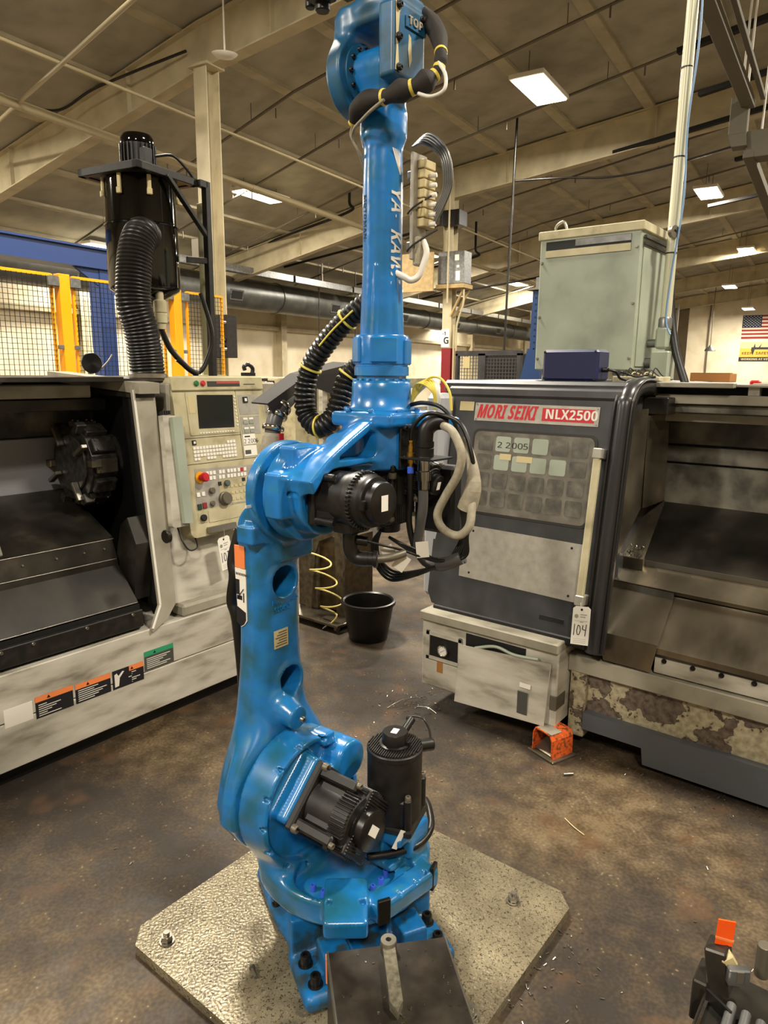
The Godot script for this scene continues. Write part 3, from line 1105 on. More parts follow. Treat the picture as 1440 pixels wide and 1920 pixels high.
func robot() -> void:
	var t := thing("industrial_robot", "tall blue six-axis robot arm bolted to a steel plate between the two lathes", "robot", Vector3(0, 0.03, 0))
	var base := part(t, "base", cast(f_base, Vector3(-0.36, 0.02, -0.36), Vector3(0.36, 0.22, 0.36), 0.0065), M.bluedirt)
	for k: Array in [[-0.08, 0.2], [0.175, 0.19], [0.25, 0.185], [-0.2, 0.19], [-0.08, -0.2], [0.17, -0.19], [0.25, -0.185], [-0.2, -0.19]]:
		var b := S()
		var o: Vector3 = BD * k[0] + BN * k[1] + Vector3(0, 0.078, 0)
		cy(b, o, o + Vector3(0, 0.006, 0), 0.021, -1, 20)
		bolt(b, o + Vector3(0, 0.006, 0), Vector3.UP, 0.0155, 0.028)
		part(base, "base_bolt", b, M.black)
	var sw := part(t, "swivel", cast(f_swivel, Vector3(-0.27, 0.19, -0.28), Vector3(0.34, 0.68, 0.34), 0.0062), M.blueteal)
	for a: Array in [[29.0, 0.287, 0.275], [-14.0, 0.28, 0.265]]:
		var b := S()
		var r := deg_to_rad(a[0])
		bx(b, Vector3(cos(r), 0, sin(r)) * a[1] + Vector3(0, a[2], 0), Vector3(0.012, 0.075, 0.036), 0.002, Basis(Vector3.UP, -r))
		part(sw, "stop_block", b, M.rubber)
	for k in 9:
		var a := deg_to_rad(-42.0 + k * 17.0)
		var b := S()
		bolt(b, Vector3(0.04 + 0.125 * cos(a), 0.254, 0.06 + 0.125 * sin(a)), Vector3.UP, 0.0085, 0.02)
		part(sw, "gear_bolt", b, M.purple)
	servo(t, "shoulder_motor", Vector3(-0.008, 0.48, 0.118), Vector3(1, 0, 0), Vector3(0, 1, 1), 0.1, 0.2, 0, 0.56)
	servo(t, "turning_motor", Vector3(0.135, 0.4, -0.055), Vector3.UP, Vector3(0.3, 0, 1), 0.08, 0.275, 1, 0.47)
	servo(t, "elbow_motor", Vector3(-0.0, 1.38, 0.088), Vector3(1, 0, 0), Vector3.UP, 0.072, 0.2, 2, 0.74)
	servo(t, "forearm_motor", Vector3(0.03, 1.45, -0.15), Vector3.DOWN, Vector3(1, 0, 0), 0.062, 0.2, 0, 0.56)
	servo(t, "wrist_motor", Vector3(0.03, 1.42, -0.2), Vector3(1, -0.25, 0), Vector3.UP, 0.055, 0.14, 0, 0.56)
	var arm := part(t, "lower_arm", cast(f_arm, Vector3(-0.37, 0.25, -0.14), Vector3(-0.05, 1.55, 0.34), 0.0062), M.blueteal)
	arm_details(arm)
	var el := part(t, "elbow_casting", cast(f_elbow, Vector3(-0.17, 1.22, -0.3), Vector3(0.24, 1.62, 0.26), 0.0044), M.blue)
	for k in 8:
		var a := TAU * (k + 0.5) / 8
		var b := S()
		bolt(b, Vector3(0.105 * cos(a), 1.592, -0.15 + 0.105 * sin(a)), Vector3.UP, 0.008, 0.01)
		part(el, "flange_bolt", b, M.blue)
	# turned collars below the forearm
	var st := S()
	var c := Vector3(0, 0, -0.15)
	lathe(st, c + Vector3(0, 1.585, 0), Vector3.UP, [Vector2(0, 0), Vector2(0.098, 0), Vector2(0.098, 0.012), Vector2(0.088, 0.022), Vector2(0.084, 0.06), Vector2(0.084, 0.085), Vector2(0.08, 0.09), Vector2(0.078, 0.092), Vector2(0, 0.092)], 48)
	var col := part(t, "forearm_collar", st, M.blue)
	for k in 18:
		var a := TAU * k / 18
		var b := S()
		bolt(b, c + Vector3(0.076 * cos(a), 1.672, 0.076 * sin(a)), Vector3.UP, 0.006, 0.01)
		part(col, "collar_screw", b, M.blue)
	st = S()
	lathe(st, c + Vector3(0, 1.675, 0), Vector3.UP, [Vector2(0, 0), Vector2(0.07, 0), Vector2(0.07, 0.015), Vector2(0.077, 0.016), Vector2(0.077, 0.04), Vector2(0.074, 0.042), Vector2(0.074, 0.046), Vector2(0.0765, 0.048), Vector2(0.0765, 0.12), Vector2(0.073, 0.126), Vector2(0.06, 0.128), Vector2(0, 0.128)], 56)
	for q: Array in [[-0.5, 0.085, 0.05], [0.75, 0.085, 0.075], [1.9, 0.08, 0.05], [-1.5, 0.08, 0.06]]:
		var rad := Vector3(sin(q[0]), 0, cos(q[0]))
		bx(st, c + rad * 0.066 + Vector3(0, 1.675 + q[1], 0), Vector3(q[2], 0.07, 0.03), 0.004, Basis(Vector3.UP, q[0]))
	part(t, "forearm_ring", st, M.blue)
	var fo := part(t, "forearm", cast(f_fore, Vector3(-0.1, 1.69, -0.26), Vector3(0.1, 2.55, -0.04), 0.0055), M.blue)
	forearm_details(fo)
	var yo := part(t, "wrist_yoke", cast(f_yoke, Vector3(-0.15, 2.34, -0.27), Vector3(0.13, 2.7, -0.03), 0.0055), M.teal)
	wrist_details(yo)
	dress_pack(t)

func arm_details(arm: MeshInstance3D) -> void:
	# printed and cast marks on the lower arm
	var z0 := 0.165
	var st := S()
	b2(st, Vector3(-0.166, 0.912, 0.075), Vector3(-0.1645, 0.966, 0.13), 0)
	var plate := part(arm.get_parent(), "name_plate", st, M.tan, "small cream plate on the lower arm")
	for k in 6:
		var b := S()
		b2(b, Vector3(-0.1644, 0.918 + k * 0.0078, 0.08), Vector3(-0.164, 0.921 + k * 0.0078, 0.125 - 0.006 * (k % 3)), 0)
		part(plate, "printed_line", b, M.conduit)
	part(arm, "cast_number", letters("HW0702425", Vector3(-0.1655, 1.045, 0.135), Vector3(0, 0, -1), Vector3.UP, 0.0135, 0.003), M.blue)
	part(arm, "cast_number", letters("SC0412", Vector3(-0.1655, 1.022, 0.128), Vector3(0, 0, -1), Vector3.UP, 0.0135, 0.003), M.blue)
	# warning strip wrapped on the front corner
	var x := -0.245
	st = S()
	b2(st, Vector3(x - 0.03, 1.15, 0.1705), Vector3(x + 0.012, 1.215, 0.1735), 0)
	part(arm, "orange_label", st, M.orange, "orange warning label")
	st = S()
	var tf := Transform3D(Basis(Vector3.RIGHT, Vector3.UP, Vector3.BACK), Vector3(x - 0.03, 0.985, 0.1705))
	prism(st, V2([0.008, 0.0, 0.02, -0.012, 0.035, -0.003, 0.045, 0.01, 0.045, 0.163, 0.0, 0.163]), 0.003, tf)
	var wl := part(arm.get_parent(), "warning_label", st, M.paper, "white and black warning strip")
	st = S()
	prism(st, V2([0.002, 0.0, 0.02, -0.01, 0.034, -0.001, 0.042, 0.012, 0.042, 0.035, 0.002, 0.05]), 0.0006, Transform3D(tf.basis, tf.origin + Vector3(0, 0, 0.003)))
	part(wl, "black_print", st, M.ink)
	st = S()
	b2(st, Vector3(x - 0.028, 1.07, 0.1735), Vector3(x - 0.012, 1.115, 0.1741), 0)
	b2(st, Vector3(x - 0.024, 1.055, 0.1735), Vector3(x - 0.002, 1.068, 0.1741), 0)
	bar(st, Vector3(x - 0.02, 1.06, 0.1738), Vector3(x + 0.006, 1.09, 0.1738), 0.006, 0.0008, 0)
	bar(st, Vector3(x + 0.006, 1.05, 0.1738), Vector3(x + 0.006, 1.078, 0.1738), 0.006, 0.0008, 0)
	part(wl, "pictogram", st, M.ink)
	part(wl, "lettering", letters("WARNING", Vector3(x - 0.027, 1.128, 0.1735), Vector3.RIGHT, Vector3.UP, 0.0075, 0.0006, true), M.grille)
	# cable bundle strapped behind the arm
	st = S()
	wire(st, [Vector3(-0.33, 1.24, 0.1), Vector3(-0.345, 1.15, 0.12), Vector3(-0.335, 1.1, 0.125), Vector3(-0.35, 1.02, 0.125), Vector3(-0.335, 0.95, 0.12), Vector3(-0.34, 0.7, 0.1), Vector3(-0.36, 0.5, 0.1), Vector3(-0.36, 0.35, 0.1)], 0.018, 10)
	part(arm, "rear_cable", st, M.rubber)
	# screws around the shoulder boss and stop pin
	for p: Vector3 in [Vector3(-0.075, 0.72, 0.115)]:
		var b := S()
		bolt(b, p, Vector3.RIGHT, 0.008, 0.012)
		part(arm, "stop_screw", b, M.steel)
	st = S()
	b2(st, Vector3(-0.15, 1.345, 0.205), Vector3(-0.146, 1.352, 0.235), 0)
	part(arm, "zero_mark", st, M.white)

func on_cyl(m: ArrayMesh, c: Vector3, r: float, a0: float) -> ArrayMesh:
	# wraps flat lettering (x = arc length, y = height, z = relief) round a vertical cylinder
	var arr := m.surface_get_arrays(0)
	var vs: PackedVector3Array = arr[Mesh.ARRAY_VERTEX]
	var ns: PackedVector3Array = arr[Mesh.ARRAY_NORMAL]
	for i in vs.size():
		var a := a0 + vs[i].x / r
		var rad := Vector3(sin(a), 0, cos(a))
		var tan_ := Vector3(cos(a), 0, -sin(a))
		var n := ns[i]
		ns[i] = (tan_ * n.x + Vector3.UP * n.y + rad * n.z).normalized()
		vs[i] = c + rad * (r + vs[i].z) + Vector3(0, vs[i].y, 0)
	arr[Mesh.ARRAY_VERTEX] = vs
	arr[Mesh.ARRAY_NORMAL] = ns
	var am := ArrayMesh.new()
	am.add_surface_from_arrays(Mesh.PRIMITIVE_TRIANGLES, arr)
	return am

func forearm_details(fo: MeshInstance3D) -> void:
	var c := Vector3(0, 0, -0.15)
	var a := 1.33
	# the maker's name reads downwards; its third letter has worn off
	var y := 2.17
	for w: Array in [["YA", 2.178, 0.0], ["KAWA", 2.075, 0.0]]:
		var m := letters(w[0], Vector3(-0.014, w[1], 0), Vector3.DOWN, Vector3.RIGHT, 0.036, 0.0008, true, 1.02, 0.25)
		part(fo, "lettering", on_cyl(m, c, 0.0555, a), M.white, "white maker's name")
	var rem := S()
	b2(rem, Vector3(0.0, 2.105, 0), Vector3(0.003, 2.112, 0.0005), 0)
	part(fo, "worn_letter", on_cyl(rem.commit(), c, 0.0555, a), M.white)
	for k in 4:
		var st := S()
		prism(st, V2([-0.012 + k * 0.007, 0.05, -0.007 + k * 0.007, 0.05 - k * 0.003, 0.018, -0.012 + k * 0.002, 0.016, -0.012 + k * 0.002]), 0.0006, Transform3D(Basis(), Vector3(0, 2.225, 0)))
		part(fo, "emblem_stroke", on_cyl(st.commit(), c, 0.0545, a), M.white)
	part(fo, "stencil_text", on_cyl(letters("MOTOMAN-", Vector3(0, 2.165, 0), Vector3.DOWN, Vector3.RIGHT, 0.014, 0.0006, true, 1.1), c, 0.0545, 0.05 - 0.6), M.ink)
	# valve block on the far side, with fittings and tubes
	var st := S()
	b2(st, Vector3(0.075, 2.0, -0.235), Vector3(0.085, 2.27, -0.17), 0.002)
	b2(st, Vector3(0.05, 2.03, -0.22), Vector3(0.076, 2.05, -0.19), 0.002)
	b2(st, Vector3(0.05, 2.21, -0.22), Vector3(0.076, 2.23, -0.19), 0.002)
	var vb := part(fo.get_parent(), "valve_plate", st, M.alu, "grey valve plate")
	for k in 7:
		var b := S()
		var yy := 2.085 + k * 0.0245
		b2(b, Vector3(0.085, yy, -0.245), Vector3(0.107, yy + 0.022, -0.19), 0.002)
		part(vb, "valve", b, M.tan)
		if k < 6:
			b = S()
			cy(b, Vector3(0.107, yy + 0.008, -0.215), Vector3(0.127, yy + 0.008, -0.22), 0.0065, -1, 10, 0.001)
			part(vb, "push_fitting", b, M.white)
	st = S()
	b2(st, Vector3(0.078, 1.985, -0.21), Vector3(0.1, 2.06, -0.18), 0.004)
	part(vb, "manifold", st, M.greyhose)
	st = S()
	wire(st, [Vector3(0.1, 2.05, -0.2), Vector3(0.112, 2.02, -0.2), Vector3(0.108, 1.985, -0.19), Vector3(0.1, 1.955, -0.18), Vector3(0.085, 1.945, -0.165), Vector3(0.07, 1.955, -0.15), Vector3(0.04, 1.97, -0.14)], 0.0085, 10)
	part(vb, "air_hose", st, M.white, "white air hose")
	for k in 5:
		st = S()
		var r := 0.045 + k * 0.006
		wire(st, [Vector3(0.06, 2.29, -0.2), Vector3(0.075 + r * 0.4, 2.25 + r, -0.205 - k * 0.003), Vector3(0.1 + r * 0.9, 2.235 + r * 0.5, -0.21), Vector3(0.108 + r, 2.21, -0.215), Vector3(0.105 + r * 0.9, 2.165, -0.22), Vector3(0.115 + 0.1 * r, 2.13 - k * 0.01, -0.22)], 0.004, 6)
		part(vb, "air_tube", st, M.galv)
	for yy in [2.05, 2.145]:
		st = S()
		wire(st, [Vector3(0.072, yy - 0.03, -0.165), Vector3(0.088, yy - 0.015, -0.168), Vector3(0.108, yy + 0.01, -0.2), Vector3(0.125, yy + 0.03, -0.23)], 0.0025, 6)
		part(vb, "tie_wire", st, M.ink)

func wrist_details(yo: MeshInstance3D) -> void:
	# inner bearing ring with its screws, cover screws, lettering, tool flange
	var st := S()
	lathe(st, Vector3(-0.072, 2.47, -0.15), Vector3.RIGHT, [Vector2(0, 0), Vector2(0.08, 0), Vector2(0.08, 0.012), Vector2(0.074, 0.014), Vector2(0.06, 0.016), Vector2(0.052, 0.034), Vector2(0.046, 0.05), Vector2(0, 0.05)], 40)
	var ring := part(yo.get_parent(), "bearing_ring", st, M.teal)
	for k in 12:
		var b := S()
		var a := TAU * k / 12
		bolt(b, Vector3(-0.059, 2.47 + 0.067 * sin(a), -0.15 + 0.067 * cos(a)), Vector3.RIGHT, 0.006, 0.008)
		part(ring, "ring_screw", b, M.blackm)
	for p: Array in [[2.575, -0.078], [2.575, -0.178], [2.505, -0.078], [2.437, -0.08], [2.437, -0.175]]:
		var b := S()
		cy(b, Vector3(0.1, p[0], p[1]), Vector3(0.104, p[0], p[1]), 0.0105, -1, 16)
		bolt(b, Vector3(0.104, p[0], p[1]), Vector3.RIGHT, 0.007, 0.008)
		part(yo, "cover_screw", b, M.blackm)
	st = S()
	b2(st, Vector3(0.101, 2.537, -0.19), Vector3(0.105, 2.563, -0.105), 0.001)
	var np := part(yo.get_parent(), "maker_plate", st, M.teal)
	part(np, "cast_letters", letters("TOP", Vector3(0.105, 2.545, -0.112), Vector3(0, 0, -1), Vector3.UP, 0.019, 0.003, true, 1.2), M.greyhose)
	st = S()
	prism(st, V2([-0.066, 2.43, -0.07, 2.48, -0.066, 2.582, -0.1, 2.586, -0.082, 2.56, -0.076, 2.5, -0.08, 2.45, -0.074, 2.43]), 0.0008, Transform3D(Basis(Vector3.BACK, Vector3.UP, Vector3.LEFT), Vector3(0.1018, 0, 0)))
	prism(st, V2([-0.125, 2.45, -0.118, 2.49, -0.121, 2.525, -0.13, 2.52, -0.134, 2.47]), 0.0008, Transform3D(Basis(Vector3.BACK, Vector3.UP, Vector3.LEFT), Vector3(0.1018, 0, 0)))
	part(yo, "worn_paint", st, M.tan)
	st = S()
	lathe(st, Vector3(-0.01, 2.66, -0.15), Vector3.UP, [Vector2(0, 0), Vector2(0.05, 0), Vector2(0.05, 0.03), Vector2(0.058, 0.032), Vector2(0.058, 0.05), Vector2(0, 0.05)], 32)
	part(yo, "tool_flange", st, M.chrome)
	st = S()
	b2(st, Vector3(-0.17, 2.695, -0.2), Vector3(0.12, 2.73, -0.08), 0.006)
	b2(st, Vector3(-0.2, 2.66, -0.12), Vector3(-0.13, 2.71, -0.06), 0.006)
	cy(st, Vector3(-0.17, 2.672, -0.1), Vector3(-0.17, 2.64, -0.1), 0.02, -1, 14, 0.003)
	cy(st, Vector3(-0.215, 2.7, -0.1), Vector3(-0.215, 2.66, -0.1), 0.014, -1, 14, 0.003)
	cy(st, Vector3(0.08, 2.7, -0.13), Vector3(0.08, 2.64, -0.13), 0.025, -1, 14, 0.003)
	part(yo, "gripper_underside", st, M.rubber)

func dress_pack(t: Node3D) -> void:
	# big ribbed hose looping from the forearm down behind the elbow and back up
	var st := S()
	ribbed(st, [Vector3(-0.072, 1.908, -0.200), Vector3(-0.156, 1.851, -0.180), Vector3(-0.224, 1.782, -0.160), Vector3(-0.278, 1.711, -0.150), Vector3(-0.295, 1.630, -0.140), Vector3(-0.284, 1.565, -0.140), Vector3(-0.231, 1.535, -0.140), Vector3(-0.182, 1.569, -0.150), Vector3(-0.169, 1.633, -0.170), Vector3(-0.157, 1.688, -0.190), Vector3(-0.119, 1.723, -0.210)], 0.0335, 0.006, 0.0165, 22, 6)
	var h := part(t, "ribbed_hose", st, M.rubber, "thick black ribbed hose")
	for p: Array in [[Vector3(-0.156, 1.851, -0.180), Vector3(-0.152, -0.126, 0.040)], [Vector3(-0.278, 1.711, -0.150), Vector3(-0.071, -0.152, 0.020)], [Vector3(-0.231, 1.535, -0.140), Vector3(0.102, 0.004, -0.010)], [Vector3(-0.157, 1.688, -0.190), Vector3(0.050, 0.090, -0.040)]]:
		st = S()
		var d: Vector3 = p[1].normalized()
		lathe(st, p[0] - d * 0.003, d, [Vector2(0.03, 0), Vector2(0.036, 0), Vector2(0.037, 0.003), Vector2(0.036, 0.006), Vector2(0.03, 0.006)], 24)
		part(h, "cable_tie", st, M.yellowcord)
	st = S()
	wire(st, [Vector3(-0.110, 1.874, -0.154), Vector3(-0.171, 1.823, -0.138), Vector3(-0.217, 1.775, -0.125)], 0.003, 6)
	part(h, "marker_cord", st, M.yellowcord)
	# sleeved bundle tied round the wrist
	st = S()
	var pts := crv([Vector3(-0.05, 2.34, -0.085), Vector3(-0.02, 2.362, -0.065), Vector3(0.02, 2.37, -0.055), Vector3(0.055, 2.368, -0.05), Vector3(0.089, 2.366, -0.05), Vector3(0.125, 2.37, -0.052), Vector3(0.158, 2.374, -0.06), Vector3(0.19, 2.385, -0.072), Vector3(0.208, 2.404, -0.09), Vector3(0.212, 2.431, -0.1), Vector3(0.205, 2.459, -0.11), Vector3(0.16, 2.52, -0.165), Vector3(0.115, 2.57, -0.2), Vector3(0.06, 2.612, -0.22)], 8)
	var rad := PackedFloat32Array()
	var knots := [[0.0, 0.011], [0.09, 0.022], [0.16, 0.026], [0.28, 0.019], [0.31, 0.017], [0.4, 0.027], [0.47, 0.017], [0.54, 0.027], [0.6, 0.014], [0.66, 0.013], [0.7, 0.016], [0.76, 0.014], [0.85, 0.022], [1.0, 0.026]]
	for i in pts.size():
		var u := float(i) / (pts.size() - 1)
		var r := 0.02
		for k in knots.size() - 1:
			if u >= knots[k][0] and u <= knots[k + 1][0]:
				r = lerpf(knots[k][1], knots[k + 1][1], smoothstep(0.0, 1.0, (u - knots[k][0]) / (knots[k + 1][0] - knots[k][0])))
		rad.append(r)
	tube(st, pts, 0.02, 20, rad)
	var sl := part(t, "cable_sleeve", st, M.sleeve, "dark sleeved cable bundle")
	for p: Array in [[0.295, 0.019], [0.47, 0.0185], [0.6, 0.0155], [0.66, 0.0145], [0.76, 0.0155], [0.0, 0.013]]:
		var i := clampi(int(p[0] * (pts.size() - 1)), 1, pts.size() - 2)
		st = S()
		lathe(st, pts[i], pts[i + 1] - pts[i - 1], [Vector2(0.006, -0.004), Vector2(p[1], -0.004), Vector2(p[1] + 0.001, 0), Vector2(p[1], 0.004), Vector2(0.006, 0.004)], 20)
		part(sl, "yellow_tie", st, M.yellowcord)
	st = S()
	wire(st, [Vector3(0.214, 2.425, -0.088), Vector3(0.24, 2.39, -0.08), Vector3(0.244, 2.354, -0.07), Vector3(0.214, 2.343, -0.06), Vector3(0.18, 2.355, -0.055)], 0.0045, 8)
	part(sl, "white_cable", st, M.white)
	st = S()
	wire(st, [Vector3(0.1, 2.35, -0.025), Vector3(0.06, 2.336, -0.027), Vector3(0.015, 2.328, -0.045), Vector3(-0.035, 2.32, -0.07), Vector3(-0.052, 2.302, -0.085), Vector3(-0.044, 2.274, -0.1), Vector3(-0.05, 2.24, -0.13)], 0.004, 8)
	wire(st, [Vector3(-0.045, 2.335, -0.08), Vector3(-0.058, 2.315, -0.085), Vector3(-0.05, 2.29, -0.095)], 0.004, 8)
	part(sl, "white_cable", st, M.greyhose)
	# connector plate beside the forearm motor
	st = S()
	b2(st, Vector3(0.1, 1.44, -0.235), Vector3(0.108, 1.575, -0.1), 0.003)
	b2(st, Vector3(0.108, 1.468, -0.19), Vector3(0.22, 1.474, -0.09), 0.002)
	b2(st, Vector3(0.06, 1.24, -0.28), Vector3(0.2, 1.44, -0.23), 0.01)
	var cp := part(t, "connector_plate", st, M.dark)
	for y in [1.47, 1.55]:
		var b := S()
		bolt(b, Vector3(0.108, y, -0.115), Vector3.RIGHT, 0.008, 0.01)
		part(cp, "plate_screw", b, M.rubber)
	st = S()
	lathe(st, Vector3(0.128, 1.455, -0.12), Vector3.UP, [Vector2(0, -0.012), Vector2(0.007, -0.012), Vector2(0.007, 0), Vector2(0.012, 0), Vector2(0.012, 0.028), Vector2(0.009, 0.03), Vector2(0.009, 0.05), Vector2(0.007, 0.05), Vector2(0.007, 0.056), Vector2(0.009, 0.057), Vector2(0.009, 0.063), Vector2(0, 0.063)], 6)
	part(cp, "brass_fitting", st, M.brass, "brass hose fitting")
	st = S()
	cy(st, Vector3(0.128, 1.425, -0.12), Vector3(0.128, 1.445, -0.12), 0.009, -1, 14, 0.002)
	part(cp, "blue_collar", st, M.purple)
	st = S()
	wire(st, [Vector3(0.128, 1.43, -0.12), Vector3(0.128, 1.36, -0.12), Vector3(0.126, 1.29, -0.12), Vector3(0.135, 1.235, -0.125), Vector3(0.15, 1.2, -0.13), Vector3(0.17, 1.17, -0.14)], 0.009, 10)
	part(cp, "black_hose", st, M.rubber)
	# big elbow connector and metal gland
	st = S()
	wire(st, [Vector3(0.16, 1.475, -0.14), Vector3(0.16, 1.52, -0.14), Vector3(0.163, 1.55, -0.145), Vector3(0.18, 1.568, -0.16), Vector3(0.21, 1.57, -0.18)], 0.023, 18)
	lathe(st, Vector3(0.16, 1.475, -0.14), Vector3.UP, [Vector2(0, 0), Vector2(0.026, 0), Vector2(0.026, 0.022), Vector2(0.024, 0.024), Vector2(0.026, 0.026), Vector2(0.026, 0.04), Vector2(0.02, 0.042), Vector2(0, 0.042)], 20)
	part(cp, "elbow_connector", st, M.rubber)
	st = S()
	lathe(st, Vector3(0.165, 1.385, -0.13), Vector3.UP, [Vector2(0, 0), Vector2(0.017, 0), Vector2(0.017, 0.024), Vector2(0.022, 0.025), Vector2(0.022, 0.05), Vector2(0.018, 0.052), Vector2(0.018, 0.09), Vector2(0, 0.09)], 12)
	part(cp, "metal_gland", st, M.chrome, "chrome cable gland")
	st = S()
	wire(st, [Vector3(0.165, 1.39, -0.13), Vector3(0.165, 1.33, -0.13), Vector3(0.155, 1.27, -0.13), Vector3(0.15, 1.215, -0.13), Vector3(0.175, 1.175, -0.14), Vector3(0.22, 1.17, -0.15), Vector3(0.28, 1.2, -0.17)], 0.014, 12)
	part(cp, "wrapped_cable", st, M.silverwrap)
	# loose hoses and cables on the right
	st = S()
	wire(st, [Vector3(0.215, 1.56, -0.15), Vector3(0.27, 1.548, -0.11), Vector3(0.303, 1.497, -0.1), Vector3(0.294, 1.441, -0.1), Vector3(0.258, 1.38, -0.1), Vector3(0.234, 1.327, -0.1), Vector3(0.252, 1.291, -0.1), Vector3(0.3, 1.279, -0.1), Vector3(0.328, 1.308, -0.11), Vector3(0.322, 1.36, -0.13), Vector3(0.31, 1.42, -0.16)], 0.0115, 12)
	part(t, "grey_hose", st, M.greyhose, "pale grey looping hose")
	st = S()
	tube(st, crv([Vector3(0.27, 1.53, -0.17), Vector3(0.305, 1.47, -0.15), Vector3(0.318, 1.41, -0.14), Vector3(0.3, 1.345, -0.14)], 6), 0.02, 14, PackedFloat32Array([0.008, 0.009, 0.01, 0.011, 0.012, 0.013, 0.014, 0.015, 0.016, 0.017, 0.018, 0.02, 0.021, 0.023, 0.024, 0.025, 0.026, 0.026, 0.026]))
	part(t, "cloth_sleeve", st, M.greyhose, "pale cloth cable sleeve")
	for k in 7:
		st = S()
		var o := (k - 3) * 0.006
		wire(st, [Vector3(0.298 + o, 1.35, -0.14), Vector3(0.304 + o, 1.28, -0.13 + o), Vector3(0.295 + o, 1.225, -0.12), Vector3(0.25 + o, 1.192 + o * 0.5, -0.11 + o), Vector3(0.18 + o, 1.162 + o, -0.1), Vector3(0.095 + o, 1.142 + o * 1.5, -0.1), Vector3(0.04 + o, 1.17 + o, -0.1), Vector3(0.028 + o, 1.213, -0.1), Vector3(0.04, 1.255, -0.1)] if k < 4 else [Vector3(0.298 + o, 1.35, -0.14), Vector3(0.304 + o, 1.28, -0.13 + o), Vector3(0.295 + o, 1.22, -0.12), Vector3(0.25, 1.195 + o * 0.5, -0.11 + o), Vector3(0.19, 1.20 + o, -0.09), Vector3(0.15, 1.225 + o, -0.07 + o), Vector3(0.11, 1.255, -0.05)], 0.0045, 7)
		part(t, "signal_cable", st, M.rubber)
	st = S()
	wire(st, [Vector3(0.3, 1.215, -0.12), Vector3(0.27, 1.2, -0.11), Vector3(0.235, 1.188, -0.11)], 0.018, 10)
	part(t, "cable_wrap", st, M.silverwrap)
	# sheet bracket and swivelling conduit behind the elbow
	st = S()
	sheet(st, Vector3(-0.44, 1.605, -0.05), Vector3(-0.37, 1.603, -0.05), Vector3(-0.36, 1.69, -0.22), Vector3(-0.44, 1.694, -0.22), 0.005)
	sheet(st, Vector3(-0.44, 1.694, -0.22), Vector3(-0.36, 1.69, -0.22), Vector3(-0.34, 1.73, -0.43), Vector3(-0.44, 1.735, -0.43), 0.005)
	sheet(st, Vector3(-0.365, 1.603, -0.05), Vector3(-0.365, 1.57, -0.075), Vector3(-0.36, 1.655, -0.23), Vector3(-0.36, 1.69, -0.22), 0.005)
	sheet(st, Vector3(-0.36, 1.69, -0.22), Vector3(-0.36, 1.655, -0.23), Vector3(-0.34, 1.60, -0.43), Vector3(-0.34, 1.73, -0.43), 0.005)
	b2(st, Vector3(-0.36, 1.5, -0.26), Vector3(-0.1, 1.51, -0.22), 0.002)
	b2(st, Vector3(-0.365, 1.5, -0.26), Vector3(-0.355, 1.69, -0.22), 0.002)
	var br := part(t, "hose_bracket", st, M.sleeve)
	st = S()
	wire(st, [Vector3(-0.38, 1.66, -0.22), Vector3(-0.385, 1.63, -0.18), Vector3(-0.385, 1.585, -0.12), Vector3(-0.385, 1.545, -0.095), Vector3(-0.385, 1.5, -0.085)], 0.025, 16)
	part(br, "conduit_elbow", st, M.silverwrap)
	for q: Array in [[Vector3(-0.385, 1.59, -0.125), Vector3(0, 0.55, -0.7)], [Vector3(-0.385, 1.565, -0.106), Vector3(0, 0.8, -0.5)], [Vector3(-0.385, 1.525, -0.09), Vector3(0, 1, -0.25)]]:
		st = S()
		lathe(st, q[0], q[1], [Vector2(0.02, -0.008), Vector2(0.033, -0.008), Vector2(0.035, -0.004), Vector2(0.035, 0.004), Vector2(0.033, 0.008), Vector2(0.02, 0.008)], 24)
		part(br, "hose_clamp", st, M.chrome)
	st = S()
	tube(st, crv([Vector3(-0.385, 1.51, -0.087), Vector3(-0.385, 1.47, -0.082), Vector3(-0.38, 1.42, -0.07), Vector3(-0.37, 1.35, -0.04), Vector3(-0.345, 1.27, 0.05)], 3), 0.03, 16, PackedFloat32Array([0.026, 0.031, 0.033, 0.034, 0.033, 0.031, 0.033, 0.035, 0.034, 0.031, 0.029, 0.027, 0.026]))
	part(br, "cloth_boot", st, M.greyhose, "grey cloth boot on the conduit")
	part(br, "red_strip", lb(Vector3(-0.352, 1.38, -0.1), Vector3(-0.347, 1.51, -0.08), 0.001), M.red)
	st = S()
	wire(st, [Vector3(0.128, 1.515, -0.12), Vector3(0.135, 1.555, -0.12), Vector3(0.17, 1.59, -0.13), Vector3(0.21, 1.588, -0.15), Vector3(0.27, 1.565, -0.15), Vector3(0.31, 1.49, -0.14), Vector3(0.315, 1.42, -0.15)], 0.006, 8)
	wire(st, [Vector3(0.08, 1.61, -0.18), Vector3(0.13, 1.618, -0.17), Vector3(0.19, 1.61, -0.165), Vector3(0.235, 1.575, -0.165), Vector3(0.25, 1.53, -0.17)], 0.006, 8)
	part(t, "black_cable", st, M.rubber)
	for k in 8:
		st = S()
		var o := k * 0.006
		wire(st, [Vector3(0.07, 1.605 + o * 0.5, -0.2), Vector3(0.085 + o, 1.66 + o * 0.6, -0.19 - o), Vector3(0.12 + o * 0.5, 1.67 + o * 0.5, -0.18 - o), Vector3(0.15 + o * 0.5, 1.645, -0.19), Vector3(0.15 + o * 0.3, 1.6, -0.2)], 0.003, 6)
		part(t, "pneumatic_tube", st, M.yellowcord if k < 5 else M.white)
	st = S()
	wire(st, [Vector3(0.1, 1.655, -0.2), Vector3(0.135, 1.685, -0.19), Vector3(0.18, 1.685, -0.18), Vector3(0.21, 1.65, -0.18), Vector3(0.218, 1.6, -0.18)], 0.0036, 8)
	part(t, "pneumatic_tube", st, M.yellowcord)
